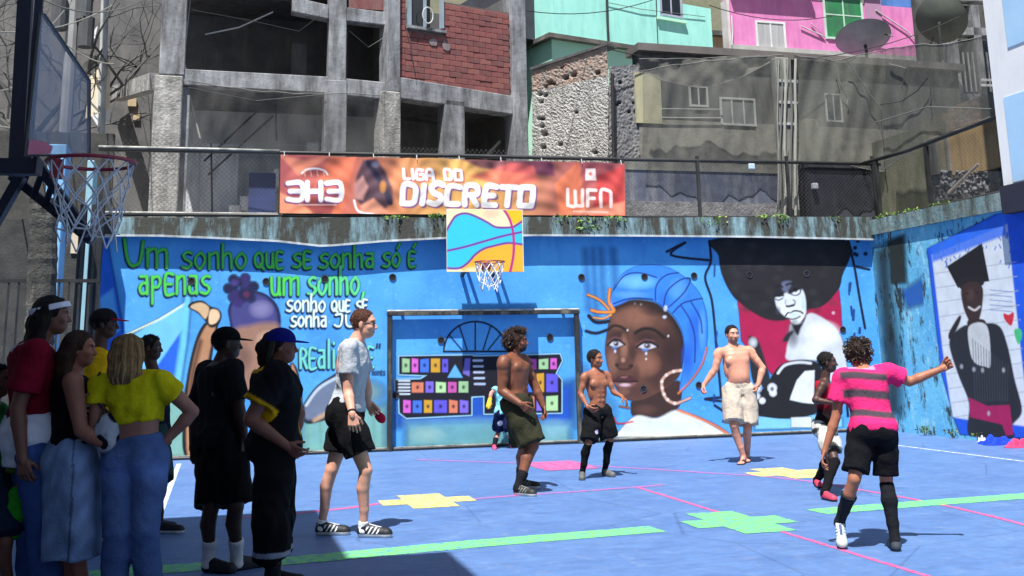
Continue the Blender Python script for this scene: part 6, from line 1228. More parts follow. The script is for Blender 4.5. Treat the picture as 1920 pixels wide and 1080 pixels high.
# ---- shirtless boy
p = Person('person', 'shirtless boy in black shorts and black leggings beside the right goal post', 1.43, (1122, 772), (1117, 697),
    [((1092, 897), (1090, 908)), ((1131, 892), (1165, 897))], [(1103, 832), (1144, 826)],
    [((1088, 738), -.2, (1102, 763), -.6, (1111, 769), -.3), ((1150, 735), -.2, (1165, 743), -.6, (1176, 752), 0)], ft=148, fh=140, head=(1116, 673), fhd=125, skin=(146, 92, 68), build=.88, headk=.145, group=PL_G)
p.muscle = .8; p.body(); p.shorts((18, 19, 22), to=.92, top=.08, loose=.024, flare=.022, paint=lambda s, V, c: np.where((np.linalg.norm(V-(s.hip[0]+(s.knee[0]-s.hip[0])*.62+s.fhip*.085), axis=1) < .03)[:, None], lin((205, 195, 225)), c)); p.hair((24, 17, 14), 'short', vol=.02, noise_=.003)
for i in (0, 1): p.leg_tube(i, 'legging', (14, 14, 17), -.0, 1.1, .008); p.shoe(i, (92, 92, 88), (120, 118, 108))
# ---- laughing shirtless man in beige shorts
p = Person('person', 'laughing shirtless man in beige shorts and flip-flops walking towards the players', 1.74, (1386, 733), (1375, 652),
    [((1396, 868), (1376, 877)), ((1402, 864), (1398, 872))], [(1376, 797), (1402, 802)],
    [((1341, 692), -.2, (1320, 722), -.4, (1313, 736), -.3), ((1430, 690), -.2, (1422, 720), -.5, (1418, 734), 0)], ft=172, head=(1373, 627), fhd=165, skin=(200, 140, 116), build=1.03, belly=.02, barefoot=True, hands=('grip', 'grip'), group=PL_G)
p.beard = (.22, .13, .10); p.muscle = .85; p.body(); p.shorts((176, 164, 150), to=.92, top=.05, loose=.026, flare=.018); p.hair((28, 19, 15), 'short', vol=.025, noise_=.005)
for i in (0, 1):
    H, T, f, n = p.foot[i]; sd = np.cross(f, n); mb = MB(); prof = [(-.01, .034), (.06, .034), (.14, .036), (.21, .046), (.25, .042), (.275, .022)]; top_ = [H+f*a+sd*w_ for a, w_ in prof]+[H+f*a-sd*w_ for a, w_ in prof[::-1]]; k = len(top_)
    mb.add([q+n*.003 for q in top_]+[q+n*.016 for q in top_], [tuple(range(k))[::-1], tuple(range(k, 2*k))]+[(j, (j+1) % k, k+(j+1) % k, k+j) for j in range(k)]); fo = mb.build('flip_flop', M('rubber_dark', (.03, .02, .018), (.05, .035, .03)), p.root)
    mb = MB(); mb.tube([H+f*.11+sd*.036+n*.015, H+f*.16+sd*.022+n*.055, H+f*.215+n*.03], .006, 6); mb.tube([H+f*.11-sd*.036+n*.015, H+f*.16-sd*.022+n*.055, H+f*.215+n*.03], .006, 6); mb.build('strap', MATS['rubber_dark'], fo)
# ---- boy in red and black vest
def vest(s, V, c):
    t, x, y = s.ts(V); m = np.clip((.62-t)/.25, 0, 1)[:, None]; return c*(1-m)+lin((24, 12, 16))*m
p = Person('person', 'boy in red and black sleeveless vest and pale camouflage shorts, arm bent', 1.40, (1549, 802), (1545, 697),
    [((1543, 936), (1566, 941)), ((1531, 911), (1548, 922))], [(1566, 866), (1558, 862)],
    [((1528, 750), -.3, (1560, 755), -.5, (1576, 749), -.2), ((1572, 745), .3, (1573, 757), .2)], ft=112, head=(1553, 669), fhd=105, skin=(72, 46, 38), build=.9, headk=.145, group=PL_G)
p.body(); p.shirt((146, 20, 40), hem=-.12, loose=.018, sleeves=False, paint=vest, name='vest', seed=33)
def camo(s, V, c):
    n = np.sin(V[:, 0]*37+2*np.sin(V[:, 2]*29))+np.sin(V[:, 2]*41+V[:, 1]*33); c = c.copy(); c[n > .5] = lin((96, 96, 92)); c[n > 1.2] = lin((50, 50, 50)); return c
p.shorts((190, 188, 180), to=.70, loose=.022, flare=.016, paint=camo); p.hair((18, 13, 12), 'short', vol=.012, noise_=.002)
for i in (0, 1): p.leg_tube(i, 'legging', (16, 15, 18), -.25, 1.1, .012); p.shoe(i, (196, 60, 84), (30, 30, 40))
# ---- boy in pink striped shirt, arm stretched out
def bands(s, V, c):
    t, x, y = s.ts(V); t = t+.03*np.sin(x*18); c = c.copy()
    for a, b_ in ((.80, .93), (.50, .64), (.19, .31)):
        m = (np.clip((t-a)/.04+.5, 0, 1)*np.clip((b_-t)/.04+.5, 0, 1)*np.clip((.115-np.abs(x))/.012, 0, 1))[:, None]; c = c*(1-m)+lin((70, 62, 70))*m
    c[(t > .985) & (np.abs(x) < .06)] = lin((226, 130, 170)); return c
p = Person('person', 'boy in pink and grey striped shirt leaning forward with one arm stretched out', 1.52, (1637, 808), (1622, 693),
    [((1682, 1035), (1668, 1018)), ((1568, 1002), (1580, 1030))], [(1662, 905), (1602, 898)],
    [((1705, 716), .3, (1770, 690), .3, (1790, 676), 0), ((1567, 784), -.5, (1545, 850), -.5, (1537, 876), 0)], ft=8, fh=12, head=(1611, 668), fhd=35, pitch=-8, lean=1, skin=(160, 104, 78), build=.93, headk=.142, heelup=(0, .62), hands=('fist', 'relaxed'), group=PL_G, roll=.20, shw=.118)
p.body(); p.shirt((216, 44, 108), hem=-.03, sleeve=.62, loose=.030, paint=bands, name='striped_shirt', seed=41, wr=.007); p.shorts((15, 16, 20), to=.86, top=.06, loose=.018, flare=.012, seed=8, wr=.014, rk=.86); p.hair((34, 24, 18), 'curly', (56, 42, 28), vol=.04)
p.leg_tube(0, 'sock', (24, 25, 30), .0, 1.1, .008); p.leg_tube(1, 'sock', (34, 36, 40), .33, 1.1, .009); p.shoe(0, (60, 66, 72), (40, 44, 50)); p.shoe(1, (190, 205, 190), (36, 40, 80), (40, 60, 120))

# ================================================================ SPECTATORS
# ---- man in black with black cap
def edge7(s, V, c):
    c = c.copy(); d = np.minimum(*[np.linalg.norm(V-(s.hip[i]+(s.knee[i]-s.hip[i])*.93), axis=1) for i in (0, 1)]); z_ = V[:, 2]; c[(z_ < z_.min()+.075) & (z_ > z_.min()+.05)] = lin((70, 74, 84)); return c
p = Person('person', 'man in black jersey, black cap and white socks among the spectators', 1.66, (414, 824), (410, 684),
    [((432, 1072), (462, 1067)), ((380, 1072), (412, 1074))], [(442, 948), (396, 950)],
    [((449, 770), .2, (458, 822), .1, (459, 846), 0), ((367, 778), -.1, (362, 840), -.2, (364, 868), 0)], ft=48, fh=50, head=(426, 645), fhd=72, skin=(58, 38, 32), build=1.05, group=SP_G)
p.body(); p.shirt((23, 23, 28), hem=-.06, sleeve=.75, loose=.026, name='jersey', seed=51); p.shorts((12, 12, 14), to=.98, loose=.024, flare=.016, paint=edge7, seed=52); p.cap((12, 12, 14), (10, 10, 12)); p.hair((14, 11, 10), 'short', vol=.02)
for i in (0, 1): p.leg_tube(i, 'sock', (205, 205, 208), .62, 1.1, .008); p.shoe(i, (20, 20, 24), (40, 40, 46))
# ---- man in blue cap with folded arms
def trim8(s, V, c):
    t, x, y = s.ts(V); c = c.copy()
    for i in (0, 1):
        e = s.sh[i]+(s.elb[i]-s.sh[i])*.66; d = unit(s.elb[i]-s.sh[i]); q = (V-e)@d; m = (np.clip((q+.03)/.012, 0, 1)*(np.linalg.norm(V-e, axis=1) < .13))[:, None]; c = c*(1-m)+lin((206, 160, 20))*m
    c[(np.abs(x-.05) < .008) & (t > .1) & (t < .6) & (y > 0)] = lin((190, 150, 20)); c[(t > .95) & (np.abs(x) < .05)] = lin((190, 150, 30)); return c
def stripe8(s, V, c): z_ = V[:, 2]; c = c.copy(); c[(z_ < z_.min()+.085) & (z_ > z_.min()+.055)] = lin((150, 156, 170)); return c
p = Person('person', 'person in royal blue cap and black jersey with yellow trim, hands folded in front', 1.66, (516, 838), (513, 690),
    [((500, 1112), (545, 1114)), ((497, 1098), (545, 1098))], [(508, 975), (520, 970)],
    [((469, 786), -.5, (540, 838), -.3, (562, 852), 0), ((566, 785), .3, (545, 842), -.1)], ft=72, fh=70, head=(528, 650), fhd=85, skin=(120, 76, 60), build=1.12, group=SP_G)
p.body(); p.shirt((19, 19, 23), hem=-.14, sleeve=.66, loose=.034, paint=trim8, name='jersey', seed=61, sl_r=.044); p.shorts((14, 14, 17), loose=.018, flare=.008, below=.24, rk=.8, paint=stripe8, seed=62, name='long_shorts'); p.cap((16, 24, 110), (18, 34, 150)); p.hair((22, 15, 12), 'tail', vol=.03)
for i in (0, 1): p.leg_tube(i, 'sock', (40, 40, 44), .7, 1.1, .008); p.shoe(i, (20, 20, 24), (60, 60, 66))
# ---- woman in yellow crop top
p = Person('person', 'woman in yellow crop top and blue jeans seen from behind, hand on hip', 1.60, (254, 862), (243, 703),
    [((277, 1138), (286, 1128)), ((213, 1142), (205, 1132))], [(270, 995), (222, 997)],
    [((361, 772), .1, (312, 826), .5, (292, 842), .3), ((178, 795), -.1, (198, 850), .4)], ft=4, head=(240, 662), fhd=-6, skin=(158, 112, 96), build=1.03, hipk=1.12, bust=.02, group=SP_G)
def rib(s, V, c): t, x, y = s.ts(V); c = c.copy(); 
p.body(); p.shirt((206, 196, 22), hem=.42, sleeve=.5, loose=.016, name='crop_top', seed=71, flare=.0); 
def denim(s, V, c):
    n = np.sin(V[:, 0]*60)*np.sin(V[:, 2]*45)*.06; z_ = V[:, 2]; k = 1+.55*np.exp(-((z_-s.pel[2]+.06)/.06)**2)*(((V-s.pel)@s.fhip) < 0)+n; return c*k[:, None]
p.trousers((80, 104, 152), top=.28, loose=.012, wide=.008, paint=denim); p.hair((96, 66, 40), 'pony', (190, 158, 104), vol=.05, noise_=.006)
for i in (0, 1): p.shoe(i, (200, 200, 200))
bagc = p.pel-p.latS*.15-_FH*.09+np.array([0, 0, .17]); f2 = Field(bagc-.25, bagc+.25, .008); f2.ell(bagc, (.075, .05, .12), np.array([_R0, _FH, [0, 0, 1]]), .02); f2.wrinkle(.012, 40, 6); V, Q = f2.mesh(); cc = np.tile(lin((175, 180, 190)), (len(V), 1)); n_ = np.sin(V[:, 2]*42)+np.sin(V[:, 0]*55+V[:, 2]*20); cc[n_ > .7] = lin((24, 26, 40))
bag = np_mesh('shoulder_bag', V, Q, CLOTH, None, cc); tag(bag, 'white and black patterned bag hanging behind the woman in the yellow top', 'bag'); mb = MB(); mb.tube([bagc+np.array([0, 0, .12]), p.sh[1]-_FH*.075-p.latS*.04+np.array([0, 0, -.05]), p.sh[1]-_FH*.03+np.array([0, 0, .075]), p.sh[1]+_FH*.06+np.array([0, 0, .03])], .008, 6); mb.build('strap', BLACK(), bag)
# ---- woman in dark top and denim skirt
p = Person('person', 'woman with brown hair in dark sleeveless top and faded denim skirt', 1.62, (134, 858), (134, 702),
    [((140, 1138), (185, 1138)), ((118, 1130), (162, 1130))], [(146, 998), (132, 995)],
    [((152, 806), -.3, (214, 842), -.5, (252, 856), 0), ((172, 805), .3, (206, 850), .2)], ft=66, fh=66, head=(150, 655), fhd=85, skin=(150, 98, 78), build=1.1, hipk=1.15, bust=.02, group=SP_G)
def stripes3(s, V, c):
    t, x, y = s.ts(V); c = c.copy(); m = (y > .01) & (t < .75); c[m & (np.sin(t*95) > .45)] = lin((170, 170, 180)); return c
p.body(); p.shirt((14, 13, 20), hem=.1, loose=.014, sleeves=False, paint=stripes3, name='sleeveless_top', seed=81, flare=0, wr=.004)
S = p.S; lo, hi = p.limits(.2); fl = Field(lo, hi, .0105); p.loft(fl, p.prof(), -.1, .22, .012, .03); cm_ = (p.knee[0]+p.knee[1])/2; zz = atD(130, 1040, p.pel@_FH)[2]; bot = np.array([cm_[0], cm_[1], zz-.05]); fl.cone(p.pel-np.array([0, 0, .02]), bot, .112*S, .105*S, .03, (p.fhip, 1.05))
for sg in (1, -1): fl.ell(p.pel-p.fhip*.04*S+p.latH*.045*S*sg-np.array([0, 0, .02]), (.068*S, .068*S, .068*S), None, .04)
for i in (0, 1): fl.chain([p.hip[i], p.hip[i]+(p.knee[i]-p.hip[i])*.5, p.knee[i], p.knee[i]+(p.ank[i]-p.knee[i])*.3], [.075*S, .072*S, .062*S, .062*S], .05)
fl.cut((0, 0, zz), (0, 0, -1)); fl.wrinkle(.012, 22, 83, (1, 1, .3))
def fade(V, c):
    d = np.abs((V-p.pel)@p.latS-.05); seam = ((V-p.pel)@p.fhip); n = .12*np.sin(V[:, 2]*38+np.sin(V[:, 0]*30)*2); c = c*(1+n[:, None]); c[np.abs(seam-.0) < .006] *= .45; return c
p.cloth('denim_skirt', fl, (118, 142, 180), None, fade); p.hair((42, 28, 22), 'long', (74, 50, 34), vol=.06, noise_=.006)
for i in (0, 1): p.shoe(i, (190, 190, 190))
# ---- person with white headband and crimson jersey
def trim2(s, V, c):
    t, x, y = s.ts(V); c = c.copy(); c[(t > .93) & (np.abs(x) < .052)] = lin((205, 205, 210)); return c
p = Person('person', 'person with white headband and crimson jersey over a white shirt', 1.78, (60, 815), (62, 645),
    [((72, 1136), (112, 1138)), ((48, 1126), (85, 1128))], [(80, 965), (64, 965)],
    [((28, 780), -.4, (42, 860), -.4, (48, 892), 0), ((112, 770), .2, (120, 850), .1)], ft=62, fh=62, head=(98, 592), fhd=72, skin=(120, 80, 66), build=1.05, group=SP_G)
p.body(); p.shirt((226, 228, 236), hem=-.32, sleeves=None, loose=.024, top=.24, flare=.018, wr=.007, name='undershirt', seed=91); p.shirt((118, 12, 38), hem=.20, sleeve=.72, loose=.030, paint=trim2, name='jersey', seed=92, flare=.004, sl_r=.046, wr=.010); p.trousers((56, 82, 138), top=-.02, loose=.014, wide=.015, paint=denim); p.hair((24, 17, 16), 'long', vol=.05, noise_=.006)
fl = Field(p.hc-p.hh*.7, p.hc+p.hh*.7, .006); fl.ell(p.H(-.06, 0, .13), np.array((.545, .47, .52))*p.hh, np.array([p.hf, p.hs, p.hu]), .01); fl.cut(p.H(.0, 0, .30), p.hu+p.hf*-.25); fl.cut(p.H(0, 0, .14), -p.hu+p.hf*.25); p.cloth('headband', fl, (225, 228, 240))
mb = MB(); 
for i in (0, 1): p.shoe(i, (190, 190, 190))
fl = Field(p.pel-.3, p.pel+.3, .0105); p.loft(fl, [(a, w_+.012, d+.012, o) for a, w_, d, o in p.prof()], -.38, -.30, .024, .02); p.cloth('belt', fl, (60, 92, 30))
# ---- young man in red-brimmed cap behind
p = Person('person', 'young man in dark cap with red brim and yellow shirt behind the women', 1.80, (190, 788), (184, 660),
    [((200, 1018), (230, 1018)), ((176, 1014), (206, 1014))], [(200, 915), (182, 915)], [((160, 742), -.2, (166, 805), -.2), ((214, 742), .2, (216, 800), .2)], ft=70, head=(196, 608), fhd=80, skin=(74, 48, 40), group=SP_G)
p.body(); p.shirt((206, 160, 16), hem=-.12, sleeve=.6, loose=.026, seed=101); p.shorts((30, 32, 44), to=.95, loose=.03, flare=.02); p.cap((34, 30, 34), (186, 24, 50)); p.hair((16, 12, 11), 'short', vol=.02)
for i in (0, 1): p.shoe(i, (40, 40, 46))
# ---- child in dark shirt behind the woman in yellow
p = Person('person', 'youth in navy shirt half hidden behind the woman in the yellow top', 1.62, (292, 815), (288, 686),
    [((290, 1000), (318, 1000)), ((278, 994), (306, 994))], [(300, 905), (290, 905)], [((276, 758), -.2, (290, 812), -.2), ((306, 755), .2, (312, 806), .2)], ft=80, head=(283, 652), fhd=88, skin=(70, 46, 40), build=.9, group=SP_G)
p.body(); p.shirt((18, 22, 40), hem=-.12, sleeve=.6, loose=.022, seed=111); p.shorts((40, 62, 60), to=.95, loose=.026, flare=.02); p.hair((16, 12, 11), 'short', vol=.03)
for i in (0, 1): p.shoe(i, (24, 24, 30))
# ---- child in green at the edge
p = Person('person', 'child in green shirt beside the person in the crimson jersey', 1.42, (-8, 896), (-16, 762),
    [((4, 1130), (44, 1132)), ((-24, 1122), (14, 1124))], [(10, 1015), (-12, 1015)], [((34, 840), -.4, (44, 885), -.4, (42, 905), 0), ((-50, 840), .2, (-40, 900), .1)], ft=80, head=(-8, 714), fhd=85, skin=(120, 80, 64), group=SP_G, headk=.145)
p.body(); p.shirt((30, 120, 62), hem=-.1, sleeve=.5, loose=.024, seed=121); p.shorts((30, 40, 60), to=.95, loose=.03, flare=.02); p.hair((26, 18, 15), 'short', vol=.03)
for i in (0, 1): p.shoe(i, (200, 200, 200))
tip = p.htip[0]+np.array([-.03, 0, -.17]); f2 = Field(tip-.26, tip+.26, .008); f2.ell(tip, (.075, .06, .15), np.array([_R0, _FH, [0, 0, 1]]), .02); f2.cone(tip+np.array([0, 0, .1]), p.htip[0], .04, .015, .03); f2.wrinkle(.014, 40, 9); V, Q = f2.mesh(); tag(np_mesh('green_bag', V, Q, CLOTH, None, np.tile(lin((44, 150, 40)), (len(V), 1))), 'bright green cloth bag held by the child in green', 'bag')
# ================================================================ NETS sagging above the fence
NETM = gauze('net_gauze', (.095, .097, .082), .66, 5.0); NETL = gauze('net_gauze_thin', (.11, .11, .095), .46, 4.2)
def netsheet(name, label, fn, nu, nv, top, bot, mat, amp=.05, seed=1):
    r = np.random.default_rng(seed); V = []; tu = np.linspace(0, 1, nu); k = r.uniform(0, 6, 6)
    us = np.interp(tu, np.linspace(0, 1, len(top)), [p_[0] for p_ in top]); vt = np.interp(us, [p_[0] for p_ in top], [p_[1] for p_ in top]); vb = np.interp(us, [p_[0] for p_ in bot], [p_[1] for p_ in bot])
    for i in range(nu):
        for j in range(nv):
            t = j/(nv-1); q = fn(us[i], vt[i]*(1-t)+vb[i]*t); w_ = amp*(math.sin(us[i]*.035+k[0]+t*4)+.6*math.sin(us[i]*.09+k[1]-t*6)+.3*math.sin(us[i]*.2+t*9)); V.append(q+np.array([-.3*w_, -w_, 0]))
    idx = np.arange(nu*nv).reshape(nu, nv); Q = np.stack([idx[:-1, :-1], idx[1:, :-1], idx[1:, 1:], idx[:-1, 1:]], -1).reshape(-1, 4); t_ = thing(name, V[nu*nv//2], label, 'net', 'safety nets above the fence'); np_mesh('mesh_sheet', V, Q, mat, t_)
    for e, n_ in ((nv-1, 'hem_rope'), (0, 'top_rope')):
        mb = MB(); mb.tube([V[i*nv+e] for i in range(0, nu, 2)], .008, 5); mb.build(n_, M('rope_grey', (.19, .19, .17), (.13, .13, .12)), t_)
    return t_
netsheet('safety_net', 'dark folded net sagging below the roof edge of the plastered house', lambda u, v: atY(u, v, 18.3), 50, 14, [(1198, 112), (1320, 108), (1462, 106)], [(1198, 130), (1240, 150), (1290, 164), (1340, 160), (1400, 140), (1462, 108)], gauze('net_gauze_dark', (.12, .115, .10), .8, 4), .04, 1)
netsheet('safety_net', 'thin veil of netting in front of the plastered house windows', lambda u, v: atY(u, v, 17.95), 60, 20, [(1205, 132), (1340, 112), (1470, 104)], [(1205, 300), (1340, 302), (1470, 304)], NETL, .05, 2)
netsheet('safety_net', 'grey net hanging between the cable pillar and the wall corner', lambda u, v: atY(u, v, 17.75), 50, 22, [(1488, 104), (1570, 112), (1660, 94)], [(1488, 304), (1570, 306), (1660, 322)], NETM, .06, 3)
netsheet('safety_net', 'large grey net draped above the climbing right fence', lambda u, v: atX(u, v, XF+.16), 60, 22, [(1658, 94), (1720, 84), (1790, 80), (1884, 60)], [(1658, 318), (1740, 262), (1810, 238), (1884, 208)], NETM, .05, 4)
netsheet('safety_net', 'thin dark net hung above the rail in front of the concrete frame', lambda u, v: atY(u, v, 17.6), 50, 16, [(352, 150), (480, 172), (722, 178)], [(352, 284), (480, 288), (722, 292)], gauze('net_gauze_front', (.06, .06, .058), .32, 5), .05, 7)
for i, (pts_, fn) in enumerate((([(1588, 112), (1612, 150), (1648, 200), (1652, 206)], lambda u, v: atY(u, v, 17.6)), ([(1650, 196), (1690, 190), (1720, 170), (1740, 145)], lambda u, v: atX(u, v, XF+.08)), ([(1564, 108), (1576, 160), (1590, 185), (1588, 196)], lambda u, v: atY(u, v, 17.6)), ([(1652, 205), (1655, 260), (1660, 300)], lambda u, v: atY(u, v, 17.55)), ([(1668, 120), (1700, 128), (1690, 165)], lambda u, v: atX(u, v, XF+.1)), ([(1742, 130), (1746, 190), (1744, 200)], lambda u, v: atX(u, v, XF+.1)), ([(1640, 230), (1740, 200), (1880, 205)], lambda u, v: atX(u, v, XF+.05)))):
    mb = MB(); mb.tube([fn(*q) for q in pts_], .009, 6); tag(mb.build('net_rope', M('rope_%d' % (i % 2), ((.17, .17, .15), (.04, .04, .04))[i % 2])), ('pale rope slung across the top of the corner net', 'black rope sagging under the large right net', 'pale rope beside the pillar net with a hanging knot', 'black rope dropping straight down at the corner net', 'short pale rope loop in the large right net', 'black rope end hanging in the large right net', 'long pale rope along the middle of the large right net')[i], 'rope', 'ropes hung in the safety nets')
# ================================================================ BACKYARD behind the right fence
class SideP(Plane_):
    def __init__(s, X): s.o = np.array([X, 15.0, 0]); s.t = np.array([0, -1., 0]); s.n = np.array([-1., 0, 0])
SP = SideP(XF+.75); yard = thing('backyard_wall', (XF+.9, 15, 3.44), 'patched backyard wall of mossy render, brown boards and rubble behind the right fence', 'wall')
SP.part('mossy_wall', M('mossy', (.14, .135, .095), (.085, .095, .045), (.22, .20, .15), .35, bmp=.8), yard, 1640, 250, 1738, 420, 0, .2, z0=3.3); SP.part('render_panel', M('tan_render', (.24, .20, .13), (.16, .15, .10), (.09, .085, .06), .4, bmp=.7), yard, 1738, 215, 1776, 400, .02, .2, z0=3.3)
SP.part('brown_board', M('brown_board', (.34, .235, .11), (.26, .18, .085), (.14, .10, .06), .35, bmp=.4), yard, 1776, 225, 1900, 322, .0, .06); SP.part('brick_patch', RUBR, yard, 1776, 180, 1900, 225, .03, .2); SP.part('board_edge', M('plank', 0), yard, 1776, 225, 1781, 322, -.04, -.0); SP.part('grey_sheet', GP, yard, 1738, 262, 1762, 330, -.06, -.02)
rubble(SP, 'rubble_base', RUB2, yard, ((1744, 318), (1900, 322), (1900, 400), (1744, 400)), (90, 40), .02, 16, 21)
mb = MB(); mb.bar(SP.at(1808, 362)+SP.n*.3, SP.at(1854, 308)+SP.n*.2, .05, .03); tag(mb.build('wooden_stick', M('stick_pale', (.60, .50, .44), (.5, .42, .36))), 'pale wooden stick leaning behind the right fence rail', 'stick')
mb = MB(); mb.box((XF+.95, 8, 3.3), (XF+1.1, 17.6, 5.1)); mb.build('core_wall', GP, yard)
RB = Plane_(1820, 100, 23, -4); rb = thing('grey_building', (16.5, 23, 3.42), 'dark grey building with open balcony bays beside the white tower', 'house'); RB.part('wall', GP, rb, 1762, -80, 1960, 330, .8, 1.0, z0=3.3, z1=12)
for u0, v0, u1, v1, mt in ((1780, -60, 1802, 330, C), (1838, 10, 1852, 330, C), (1780, 52, 1900, 66, C), (1780, -10, 1900, 2, C), (1780, 176, 1900, 188, C)): RB.part('frame_member', mt, rb, u0, v0, u1, v1, 0, .3)
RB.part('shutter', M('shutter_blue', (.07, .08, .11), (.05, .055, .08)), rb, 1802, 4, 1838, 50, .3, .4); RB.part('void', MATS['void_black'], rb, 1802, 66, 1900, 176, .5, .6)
for k in range(7): RB.part('balcony_bar', FR, rb, 1804+k*9, 96, 1806+k*9, 170, .1, .14)
for v in (150, 160, 186, 198): RB.part('balcony_rail', WF, rb, 1836, v, 1900, v+4, -.1, -.05)
# ================================================================ WHITE TOWER on the right
wt = thing('white_tower', (XR+1.5, 8, 3.44), 'white building with pale blue panels rising above the right wall', 'building'); XT = XR-.06; WHT = M('white_render', (.80, .80, .79), (.74, .75, .76), (.66, .68, .70), .3, bmp=.2)
mb = MB(); mb.box((XT, -4, 3.62), (XT+3, 13.5, 14)); mb.build('wall', WHT, wt)
TP = SideP(XT); PB = M('pale_blue_panel', (.36, .58, .80), (.42, .64, .84), bmp=.2)
for v0, v1 in ((-120, 84), (176, 372)):
    z0_, z1_ = TP.sz(1905, v1)[1], TP.sz(1905, v0)[1]; s0_ = TP.sz(1878 if v1 < 100 else 1893, (v0+v1)/2)[0]; z0_ = max(z0_, 3.66)
    for k in range(4):
        mb = MB(); TP.boxsz(mb, s0_+k*2.3, s0_+k*2.3+1.7, z0_, z1_, -.012, .02); mb.build('painted_panel', PB, wt)
mb = MB(); mb.box((XT-.12, -4, 3.22), (XT+.5, 13.45, 3.62)); mb.build('base_beam', M('navy_beam', (.012, .014, .03), (.02, .02, .04)), wt)
# ================================================================ LEFT SIDE: second hoop, tree, columns, railing
lh = thing('basketball_hoop', (*atD(20, 900, 5.7)[:2], 0), 'basketball hoop on a black post with a translucent backboard above the spectators', 'basketball hoop'); DH = 5.8
rc = atD(172, 305, DH); mb = MB(); mb.tube(rim_pts(rc, .225), .010, 8, closed=True); mb.build('rim', M('rim_crimson', (.34, .02, .05), (.22, .015, .03), rough=.45), lh, True); net_mesh(rc, .218, .42, 6, 12, lh, ROPE, .0045)
bd = atD(108, 300, DH); bt = unit(_FH*.93+_R0*.37); bn_ = unit(np.array([bt[1], -bt[0], 0]))
def onb(u, v):
    d = ray(u, v); return EYE+d*(((bd-EYE)@bn_)/(d@bn_))
bo = [onb(*q) for q in ((46, 292), (167, 290), (167, 152), (82, 28), (74, 24))]; m, nt, b = new_mat('clouded_plastic'); b.inputs['Base Color'].default_value = (.24, .28, .36, 1); b.inputs['Roughness'].default_value = .3; a_ = ramp(nt, noise(nt, coords(nt, (3, 3, .6)), 4, 6), [(.3, (.22,)*3), (.7, (.5,)*3)]); nt.links.new(a_, b.inputs['Alpha'])
mb = MB(); k = len(bo); mb.add([q+bn_*.008 for q in bo]+[q-bn_*.008 for q in bo], [tuple(range(k)), tuple(range(k, 2*k))[::-1]]+[(i, k+i, k+(i+1) % k, (i+1) % k) for i in range(k)]); bb2 = mb.build('backboard', m, lh)
mb = MB(); mb.tube(bo, .012, 6, closed=True); mb.build('board_frame', RAIL, bb2); mb = MB(); q = [onb(*x) for x in ((48, 290), (92, 288), (96, 275), (80, 266), (52, 262))]; mb.add([x+bn_*.012 for x in q], [tuple(range(5))]); mb.add([x-bn_*.012 for x in q], [tuple(range(5))[::-1]]); mb.build('red_mark', M('faded_red', (.55, .16, .22), (.45, .14, .2)), bb2)
mb = MB(); mb.bar(rc-unit(rc-bd)*.225, bd+np.array([0, 0, -.0]), .07, .05); mb.bar(bd, bd-np.array([0, 0, .10]), .06); mb.build('rim_bracket', MATS['rim_crimson'], lh)
PBLK = M('post_blue_black', (.012, .014, .03), (.025, .03, .06), rough=.5)
for i, (p_, q_, r_, dd) in enumerate((((50, -40), (30, 330), .055, 6.1), ((75, -20), (52, 300), .03, 5.9), ((60, 292), (166, 440), .035, 6.2), ((22, 330), (172, 452), .035, 6.4), ((-40, 312), (74, 314), .06, 5.9), ((40, 330), (-40, 470), .04, 6.3))):
    mb = MB(); mb.bar(atD(*p_, dd), atD(*q_, dd), r_*2*.7); mb.build('frame_bar', PBLK, lh)
pb = atD(-60, 470, 6.3); mb = MB(); mb.tube([(pb[0], pb[1], 0), (pb[0], pb[1], 2.3)], .075, 12); mb.build('post', PBLK, lh, True)
mb = MB()
for k in range(6): mb.bar(atD(62+k*18, 296+k*25, 6.2), atD(40+k*22, 352+k*17, 6.4), .03)
mb.build('lattice', PBLK, lh)
# palm trunk
tp = gnd(40, 965); tt = thing('old_tree', tp, 'thick rough grey tree trunk behind the headband spectator', 'tree'); mb = MB(); n_ = 60; pt_ = []; rr_ = []
Dt = tp@_FH
for k in range(n_+1): zz = 3.0*k/n_; pt_.append((tp[0]+.05*math.sin(zz), tp[1], zz)); rr_.append(.155+.004*((k*3) % 4 == 0)+random.uniform(-.006, .006)-.008*zz)
mb.tube(pt_, rr_, 16); mb.build('trunk', M('palm_bark', (.09, .09, .08), (.03, .03, .03), (.36, .36, .33), .3, sc=9, bmp=1.0, bd=.05, bs=22), tt)
# painted columns and yard behind the left end of the wall
for u0, u1, v1, Yc, lb, cc in ((76, 128, 385, 15.2, 'light blue square column beside the thick trunk', (.22, .48, .76)), (152, 172, 440, 16.4, 'pale green blue slim column at the left end of the mural wall', (.30, .52, .60))):
    a, c_ = atY(u0, 500, Yc), atY(u1, 500, Yc); mb = MB(); mb.box((a[0], Yc, 0), (a[0]+(c_[0]-a[0])*.66, Yc+.5, 4.2)); tag(mb.build('painted_column', M('column_%d' % u0, cc, tuple(x*.8 for x in cc), (.2, .25, .28), .3), bevel=.01), lb, 'column', 'painted columns on the left')
rl = thing('iron_railing', (*atY(100, 700, 14)[:2], 0), 'black iron railing behind the spectators on the left', 'railing'); a, c_ = atY(-60, 527, 14), atY(186, 527, 14)
for zz in (a[2], .25): mb = MB(); mb.bar((a[0], 14, zz), (c_[0], 14, zz), .04); mb.build('rail', RAIL, rl)
for k in range(14): x = a[0]+(c_[0]-a[0])*k/13; mb = MB(); mb.bar((x, 14, 0), (x, 14, a[2]), .022); mb.build('bar', RAIL, rl)
